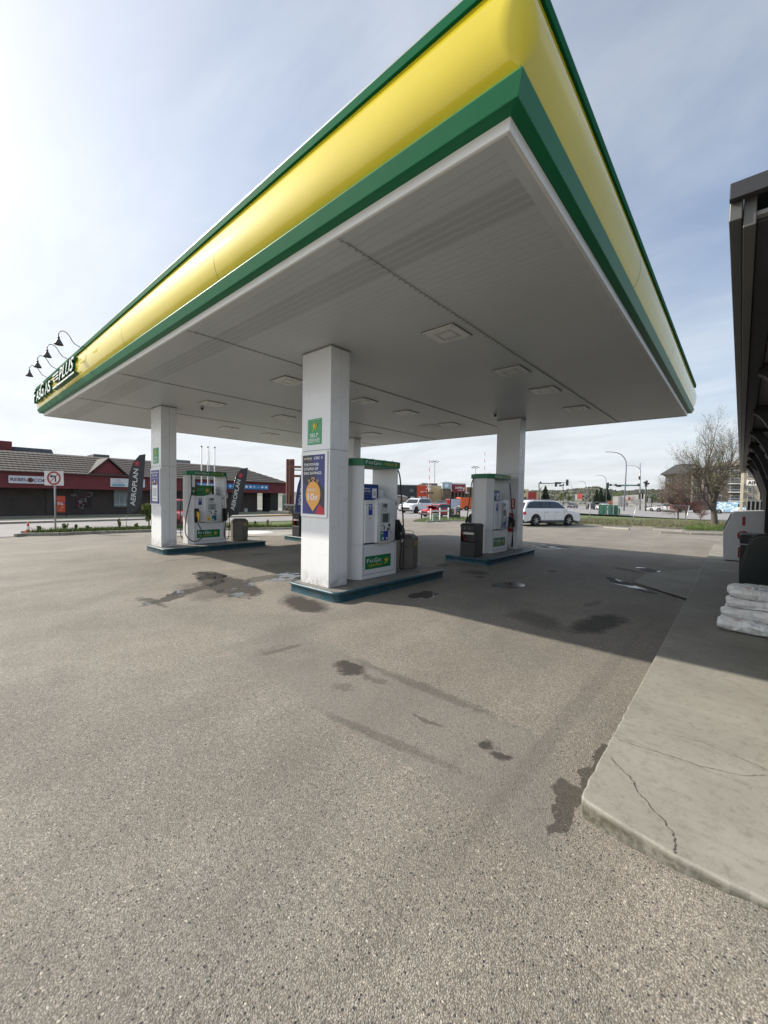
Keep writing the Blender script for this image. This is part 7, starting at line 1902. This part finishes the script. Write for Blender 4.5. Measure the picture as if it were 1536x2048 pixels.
roundtree(1325, 1014, 992, 26, 'green tree behind the white pickup truck', [LF1, LF3])
roundtree(1137, 1007, 989, 16, 'dull green tree left of the red billboard', [LF1, LF3])
roundtree(298, 1062, 1004, 26, 'green leafy shrub partly hidden behind the left column', [LF1, LF2], 1.0, 'shrub')
def barren(base, topy, wpx, lab, seed, trunk_r, depth, m, leaves=0, name='bare_tree', spread=.5, limbs=5, fork=.22, twig=2):
    B = at(*base); s = mpp(B); H = atdep(base[0], topy, B).z - B.z; rn = random.Random(seed); Wd = wpx * s / 2
    r = thing(name, lab, 'tree', B, 0, 'bare trees beyond the lot')
    tr = MB(); cr = MB(); lf = MB()
    def grow(P, d, L, R_, lv):
        n = 4 if lv < 3 else 3; pts = [P]; rs = [R_]; q = P.copy(); dd = d.copy()
        for i in range(n):
            dd = (dd + Vector((rn.gauss(0, .13), rn.gauss(0, .13), rn.gauss(.06, .08)))).normalized(); q = q + dd * L / n
            pts.append(q.copy()); rs.append(R_ * (1 - .45 * (i + 1) / n))
        (tr if lv < 2 else cr).tube(pts, rs, 7 if lv < 2 else (4 if lv < 4 else 3), 0, caps=False)
        if lv >= depth:
            if leaves:
                for p_ in pts[1:]: 
                    if rn.random() < .28: leafcloud(lf, p_, (.10, .10, .10), leaves, .042, 0 if rn.random() < .7 else 1, rn)
            return
        k = rn.choice((2, 3, 3)) if lv else limbs
        for i in range(k):
            j = rn.randrange(1, len(pts)) if lv else (2 + i % (len(pts) - 2)); t = pts[j]; a = rn.uniform(0, 2 * PI)
            side = dd.orthogonal().normalized(); side.rotate(Matrix.Rotation(a, 3, dd))
            nd = (dd * rn.uniform(.6, 1.0) + side * rn.uniform(spread, spread * 1.7)).normalized()
            grow(t, nd, L * rn.uniform(.60, .84), rs[j] * rn.uniform(.58, .78), lv + 1)
        nd = (dd + Vector((rn.gauss(0, .2), rn.gauss(0, .2), .1))).normalized(); grow(pts[-1], nd, L * .78, rs[-1] * .9, lv + 1)
    grow(Vector((0, 0, -.05)), Vector((rn.uniform(-.05, .05), 0, 1)), H * fork * 1.3, trunk_r, 0)
    # fit the crown to the height and width seen
    mz = max(v[2] for v in cr.v); mw = sorted(abs(Vector(v).dot(R0)) for v in cr.v)[int(len(cr.v) * .95)]
    fz = H / mz; fw = Wd / mw
    for b_ in (tr, cr, lf): b_.v = [(v[0] * fw if v[2] > 0.3 else v[0], v[1] * fw if v[2] > .3 else v[1], v[2] * fz) for v in b_.v]
    tr.build('trunk', m, r); cr.build('branches', m, r)
    if leaves: lf.build('foliage', [LFB, mat('bud_pale', (.19, .18, .10), .8)], r)
    return r
barren((1430, 1056), 812, 150, 'large bare tree with fresh buds at the edge of the lot', 21, .30, 6, BARK, 2, limbs=6, spread=.42, fork=.20)
barren((1356, 1038), 936, 78, 'left bare reddish small tree behind the leaning fence', 5, .10, 6, BARK2, 0, limbs=7, spread=.6, fork=.12)
barren((1372, 1038), 930, 84, 'right bare reddish small tree behind the leaning fence', 8, .10, 6, BARK2, 0, limbs=7, spread=.6, fork=.12)
barren((1400, 1044), 1000, 26, 'low reddish bush left of the large tree trunk', 15, .03, 5, BARK2, 0, name='bare_bush', limbs=9, spread=.7, fork=.1)

# ------------------------------------------------------------------ fence, wheel stops, grass
def fence():
    r = thing('chain_link_fence', 'sagging chain link fence with leaning posts at the edge of the field', 'fence', (0, 0, 0))
    bases = [at(1100, 1046), at(1179, 1047.5), at(1263, 1050.5), at(1369, 1056)]
    zt_ = [1.62, 1.60, 1.56, 1.45]; lean = [0, 0, 10, 8]; tops = []
    for i, (b_, z, l) in enumerate(zip(bases, zt_, lean)):
        t = b_ + Vector((0, 0, z - ZB)) + R0 * l * mpp(b_); tops.append(t); MB().tube([b_, t], .035, 8).build('fence_post', STEEL, r)
    MB().tube([tops[0], tops[1], tops[2], tops[3]], .022, 6).build('top_rail', STEEL, r)
    mb = MB()
    for i in range(3):
        a0, a1, b0, b1 = bases[i], bases[i + 1], tops[i], tops[i + 1]; L = (a1 - a0).length; n = int(L / .28); k = int(7)
        for j in range(-k, n):
            for sg in (0, 1):
                u0 = j / n; u1 = (j + k) / n; c0, c1 = max(0, u0), min(1, u1); 
                if c1 <= c0: continue
                v0 = (c0 - u0) / (u1 - u0); v1 = (c1 - u0) / (u1 - u0)
                if sg: v0, v1 = 1 - v0, 1 - v1
                P = lambda u, v: (a0.lerp(a1, u)).lerp(b0.lerp(b1, u), v * .97 + .02)
                mb.tube([P(c0, v0), P(c1, v1)], .0032, 3, caps=False)
        mb.tube([a0.lerp(b0, .08), a1.lerp(b1, .08)], .008, 4)
    mb.build('wire_mesh', STEEL, r)
fence()
for (a, b_, lab) in (((1208, 1056), (1259, 1060), 'left concrete wheel stop with a broken end at the far lot edge'), ((1306, 1061), (1366, 1064.5), 'middle concrete wheel stop below the leaning fence'), ((1320, 1066), (1378, 1068.5), 'long grey wheel stop nearest the lot, left piece'), ((1380, 1068.8), (1445, 1071), 'long grey wheel stop nearest the lot, right piece under the large tree')):
    A = at(*a); Bv = at(*b_); d = (Bv - A); L = d.length; d.normalize(); up = Vector((0, 0, 1)); sd = Vector((-d.y, d.x, 0))
    mb = MB(); P = [(-.11, 0), (.11, 0), (.08, .13), (-.08, .13)]
    mb.poly([A + sd * x + up * z for x, z in P], d * L); o = mb.build('wheel_stop', CONCL if 'wheel stop with' in lab or 'middle' in lab else KERBC, bevel=.02)
    tag(o, lab, 'wheel stop', 'concrete wheel stops at the far lot edge')
def blades(name, label, poly, n, h, mats_, w=.02, seed=1, z=ZB + .06):
    rn = random.Random(seed); mb = MB(); xs = [p.x for p in poly]; ys_ = [p.y for p in poly]
    def inside(x, y):
        c = False; j = len(poly) - 1
        for i in range(len(poly)):
            if (poly[i].y > y) != (poly[j].y > y) and x < (poly[j].x - poly[i].x) * (y - poly[i].y) / (poly[j].y - poly[i].y) + poly[i].x: c = not c
            j = i
        return c
    k = 0; tries = 0
    while k < n and tries < n * 30:
        tries += 1; x = rn.uniform(min(xs), max(xs)); y = rn.uniform(min(ys_), max(ys_))
        if not inside(x, y): continue
        k += 1; hh = h * rn.uniform(.4, 1.2) * (.6 + .6 * (math.sin(x * 1.7) * math.sin(y * 1.3) * .5 + .5)); a = rn.uniform(0, 2 * PI); dx, dy = math.cos(a) * w, math.sin(a) * w; l = rn.uniform(-.4, .4) * hh, rn.uniform(-.4, .4) * hh
        mb.add([(x - dx, y - dy, z), (x + dx, y + dy, z), (x + l[0], y + l[1], z + hh)], [(0, 1, 2)], rn.choice(range(len(mats_))))
    return tag(mb.build(name, mats_), label, 'grass', None, 'stuff')
STRAW = mat('straw', (.22, .19, .13), .9, var=.2); STR2 = mat('straw_green', (.12, .13, .06), .9, var=.2); GB = mat('blade_green', (.08, .14, .025), .9, var=.3, vscale=1); GB2 = mat('blade_light', (.11, .15, .045), .9, var=.3, vscale=1)
fld = [fk[0], fk[1], fk[2], fk[3], fk[4], fk[5], at(1480, 1050), at(1300, 1045), at(1160, 1041)]
blades('field_tall_grass', 'tall dry grass along the lot edge below the fence', fld, 16000, .42, [STRAW, STRAW, STR2, GB2], .014, 2)
blades('tree_foot_grass', 'bright green grass around the foot of the large bare tree', [at(1368, 1061), at(1445, 1063), at(1470, 1057), at(1400, 1053), at(1372, 1056)], 5000, .32, [GB, GB2, GB], .014, 3)
vgs = [Vector((kl[i].x - .12, kl[i].y, 0)) for i in range(1, len(kl))] + [Vector((kl[i].x - .95, kl[i].y, 0)) for i in range(len(kl) - 1, 1, -1)]
blades('verge_weeds', 'low green weeds growing along the left verge kerb', vgs, 8000, .28, [GB, GB2, LF2], .024, 4, ZB + .1)
blades('middle_verge_grass', 'green grass around the white rail and advertising board', mg, 6000, .15, [GB, GB2], .02, 5, ZB + .08)
for x, y, t, w_, lab in ((128, 1064, 1049, 16, 'leafy weed clump just right of the no left turn sign'), (152, 1063, 1053, 8, 'small weed clump right of the sign post'), (239, 1061, 1042, 9, 'tall single weed left of the first flag pole'), (272, 1060, 1050, 10, 'weed clump right of the first flag pole'), (79, 1067, 1057, 12, 'flat weed patch behind the traffic cone'), (176, 1063, 1055, 14, 'low weed patch midway along the verge'), (511, 1057, 1046, 6, 'thin green weed beyond the left waste can')):
    B = at(x, y); s = mpp(B); H = atdep(x, t, B).z - B.z; rn = random.Random(x); r = thing('weed_plant', lab, 'weed', (B.x, B.y, ZB + .1), 0, 'weeds in the left verge')
    mb = MB(); st_ = MB()
    for k in range(7):
        a = rn.uniform(0, 2 * PI); e = Vector((math.cos(a) * w_ * s * .4 * rn.random(), math.sin(a) * w_ * s * .4 * rn.random(), H * rn.uniform(.5, 1))); st_.tube([(0, 0, 0), e * .5, e], .006, 4)
        for t_ in (.4, .6, .8, 1.0): leafcloud(mb, e * t_, (w_ * s * .16, w_ * s * .16, H * .12), 10, .05, rn.choice((0, 1)), rn)
    mb.build('leaves', [GB, LF2], r); st_.build('stem', GB, r)
B = at(535, 1056); s = mpp(B); H = atdep(535, 1037, B).z - B.z; r = thing('dead_plant', 'thin reddish dead plant in the verge between waste can and blue flag', 'plant', B); st_ = MB(); rn = random.Random(2)
for k in range(9): e = Vector((rn.uniform(-.25, .25), rn.uniform(-.2, .2), H * rn.uniform(.5, 1))); st_.tube([(0, 0, 0), e * .5 + Vector((.03, 0, 0)), e], .010, 4)
for k in range(5): e = Vector((rn.uniform(-.1, .1), 0, H * rn.uniform(.6, .9))); leafcloud(st_, e, (.07, .07, .12), 12, .05, 0, rn)
st_.build('stems', BARK2, r)

# a small walking person beyond the intersection
def person():
    B = at(1254, 1013.5); me = bpy.data.meshes.new('body'); h = 1.72
    V = [(0, 0, .93, .13), (0, 0, 1.15, .13), (0, 0, 1.38, .15), (0, 0, 1.50, .06), (0, .02, 1.62, .095), (0, .0, 1.70, .07), (.10, 0, .88, .10), (.12, .12, .48, .065), (.12, .05, .08, .045), (.12, .17, .03, .035), (-.10, 0, .88, .10), (-.12, -.10, .48, .065), (-.12, -.22, .10, .045), (-.12, -.10, .03, .035), (.20, 0, 1.40, .07), (.26, -.06, 1.12, .05), (.25, .08, .88, .035), (-.20, 0, 1.40, .07), (-.26, .06, 1.12, .05), (-.25, .16, .90, .035)]
    E_ = [(0, 1), (1, 2), (2, 3), (3, 4), (4, 5), (0, 6), (6, 7), (7, 8), (8, 9), (0, 10), (10, 11), (11, 12), (12, 13), (2, 14), (14, 15), (15, 16), (2, 17), (17, 18), (18, 19)]
    me.from_pydata([v[:3] for v in V], E_, []); o = bpy.data.objects.new('person', me); COL.objects.link(o); me.materials.append(mat('dark_clothes', (.02, .02, .025), .8))
    sk = o.modifiers.new('skin', 'SKIN'); sl = me.skin_vertices[0].data
    for i, v in enumerate(V): sl[i].radius = (v[3], v[3] * .8)
    sl[0].use_root = True; o.modifiers.new('sub', 'SUBSURF').render_levels = 1
    o.location = B; tag(o, 'tiny walking person in dark clothes beyond the largest street lamp', 'person')
person()
# ------------------------------------------------------------------ sky and sun
SX, SY = 1.38, 0.585      # shadow shift per metre of height
EXPO = 0.87
sun_dir = Vector((-SX, -SY, 1)).normalized()       # towards the sun
elev = math.asin(sun_dir.z); azim = math.atan2(sun_dir.x, sun_dir.y)   # clockwise from +y
w = bpy.data.worlds.new('World'); scene.world = w; w.use_nodes = True
nt = NT(w.node_tree); nt.n.clear()
out = nt.new('ShaderNodeOutputWorld'); bg = nt.new('ShaderNodeBackground'); nt.link(bg.outputs[0], out.inputs[0])
sky = nt.new('ShaderNodeTexSky'); sky.sky_type = 'NISHITA'; sky.sun_disc = False; sky.sun_elevation = elev; sky.sun_rotation = azim
sky.air_density = 1.0; sky.dust_density = 2.2; sky.ozone_density = 1.2; sky.altitude = 300
g = nt.new('ShaderNodeTexCoord').outputs['Generated']
sp = nt.new('ShaderNodeSeparateXYZ'); nt.link(g, sp.inputs[0])
# flat cloud deck: project the direction on a plane overhead
zz = nt.math('MAXIMUM', sp.outputs[2], 0.0)
den = nt.math('ADD', zz, 0.16)
cx = nt.math('DIVIDE', sp.outputs[0], den); cy = nt.math('DIVIDE', sp.outputs[1], den)
cb = nt.new('ShaderNodeCombineXYZ'); nt.link(cx, cb.inputs[0]); nt.link(cy, cb.inputs[1])
mp = nt.new('ShaderNodeMapping'); nt.link(cb.outputs[0], mp.inputs[0]); mp.inputs['Rotation'].default_value = (0, 0, 0.6); mp.inputs['Scale'].default_value = (0.45, 0.7, 1); mp.inputs['Location'].default_value = (1.7, 0.4, 0)
n1 = nt.noise(mp.outputs[0], 0.75, 7, 0.55, 0.5)
n2 = nt.noise(mp.outputs[0], 3.0, 6, 0.6, 0.6)
cl = nt.math('ADD', n1, nt.math('MULTIPLY', nt.math('SUBTRACT', n2, 0.5), 0.22))
low = nt.mr(zz, 0.0, 0.5, 0.42, 0.0)          # more veil towards the horizon
# thicker veil on the side of the sun
dt = nt.new('ShaderNodeVectorMath', operation='DOT_PRODUCT'); nt.link(g, dt.inputs[0]); dt.inputs[1].default_value = tuple(sun_dir)
sunside = nt.mr(dt.outputs['Value'], -0.2, 1.0, 0.0, 1.0)
fac = nt.mr(nt.math('ADD', nt.math('ADD', cl, low), nt.math('MULTIPLY', sunside, 0.34)), 0.42, 0.98, 0.14, 0.9, True)
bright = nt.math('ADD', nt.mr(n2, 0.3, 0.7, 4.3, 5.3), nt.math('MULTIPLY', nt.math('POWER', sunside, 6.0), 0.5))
bright = nt.math('MULTIPLY', bright, nt.mr(nt.math('MULTIPLY', sp.outputs[1], -1.0), 0.1, 0.9, 1.0, 1.55, True))  # extra brightness added to the unseen sky behind the camera, lighting the columns
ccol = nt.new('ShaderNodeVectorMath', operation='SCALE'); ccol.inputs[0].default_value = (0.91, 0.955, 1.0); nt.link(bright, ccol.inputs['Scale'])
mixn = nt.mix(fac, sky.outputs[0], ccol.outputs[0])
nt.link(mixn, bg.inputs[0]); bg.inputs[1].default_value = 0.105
sl = bpy.data.lights.new('sun', 'SUN'); sl.energy = 3.5; sl.angle = math.radians(0.8); sl.color = (1.0, 0.93, 0.83)
so_ = bpy.data.objects.new('sun', sl); COL.objects.link(so_); so_.rotation_euler = (-sun_dir).to_track_quat('-Z', 'Y').to_euler(); so_['kind'] = 'structure'
scene.view_settings.view_transform = 'Standard'; scene.view_settings.look = 'None'; scene.view_settings.exposure = EXPO; scene.view_settings.gamma = 1
scene.cycles.max_bounces = 6; scene.cycles.diffuse_bounces = 3; scene.cycles.glossy_bounces = 3; scene.cycles.transparent_max_bounces = 4
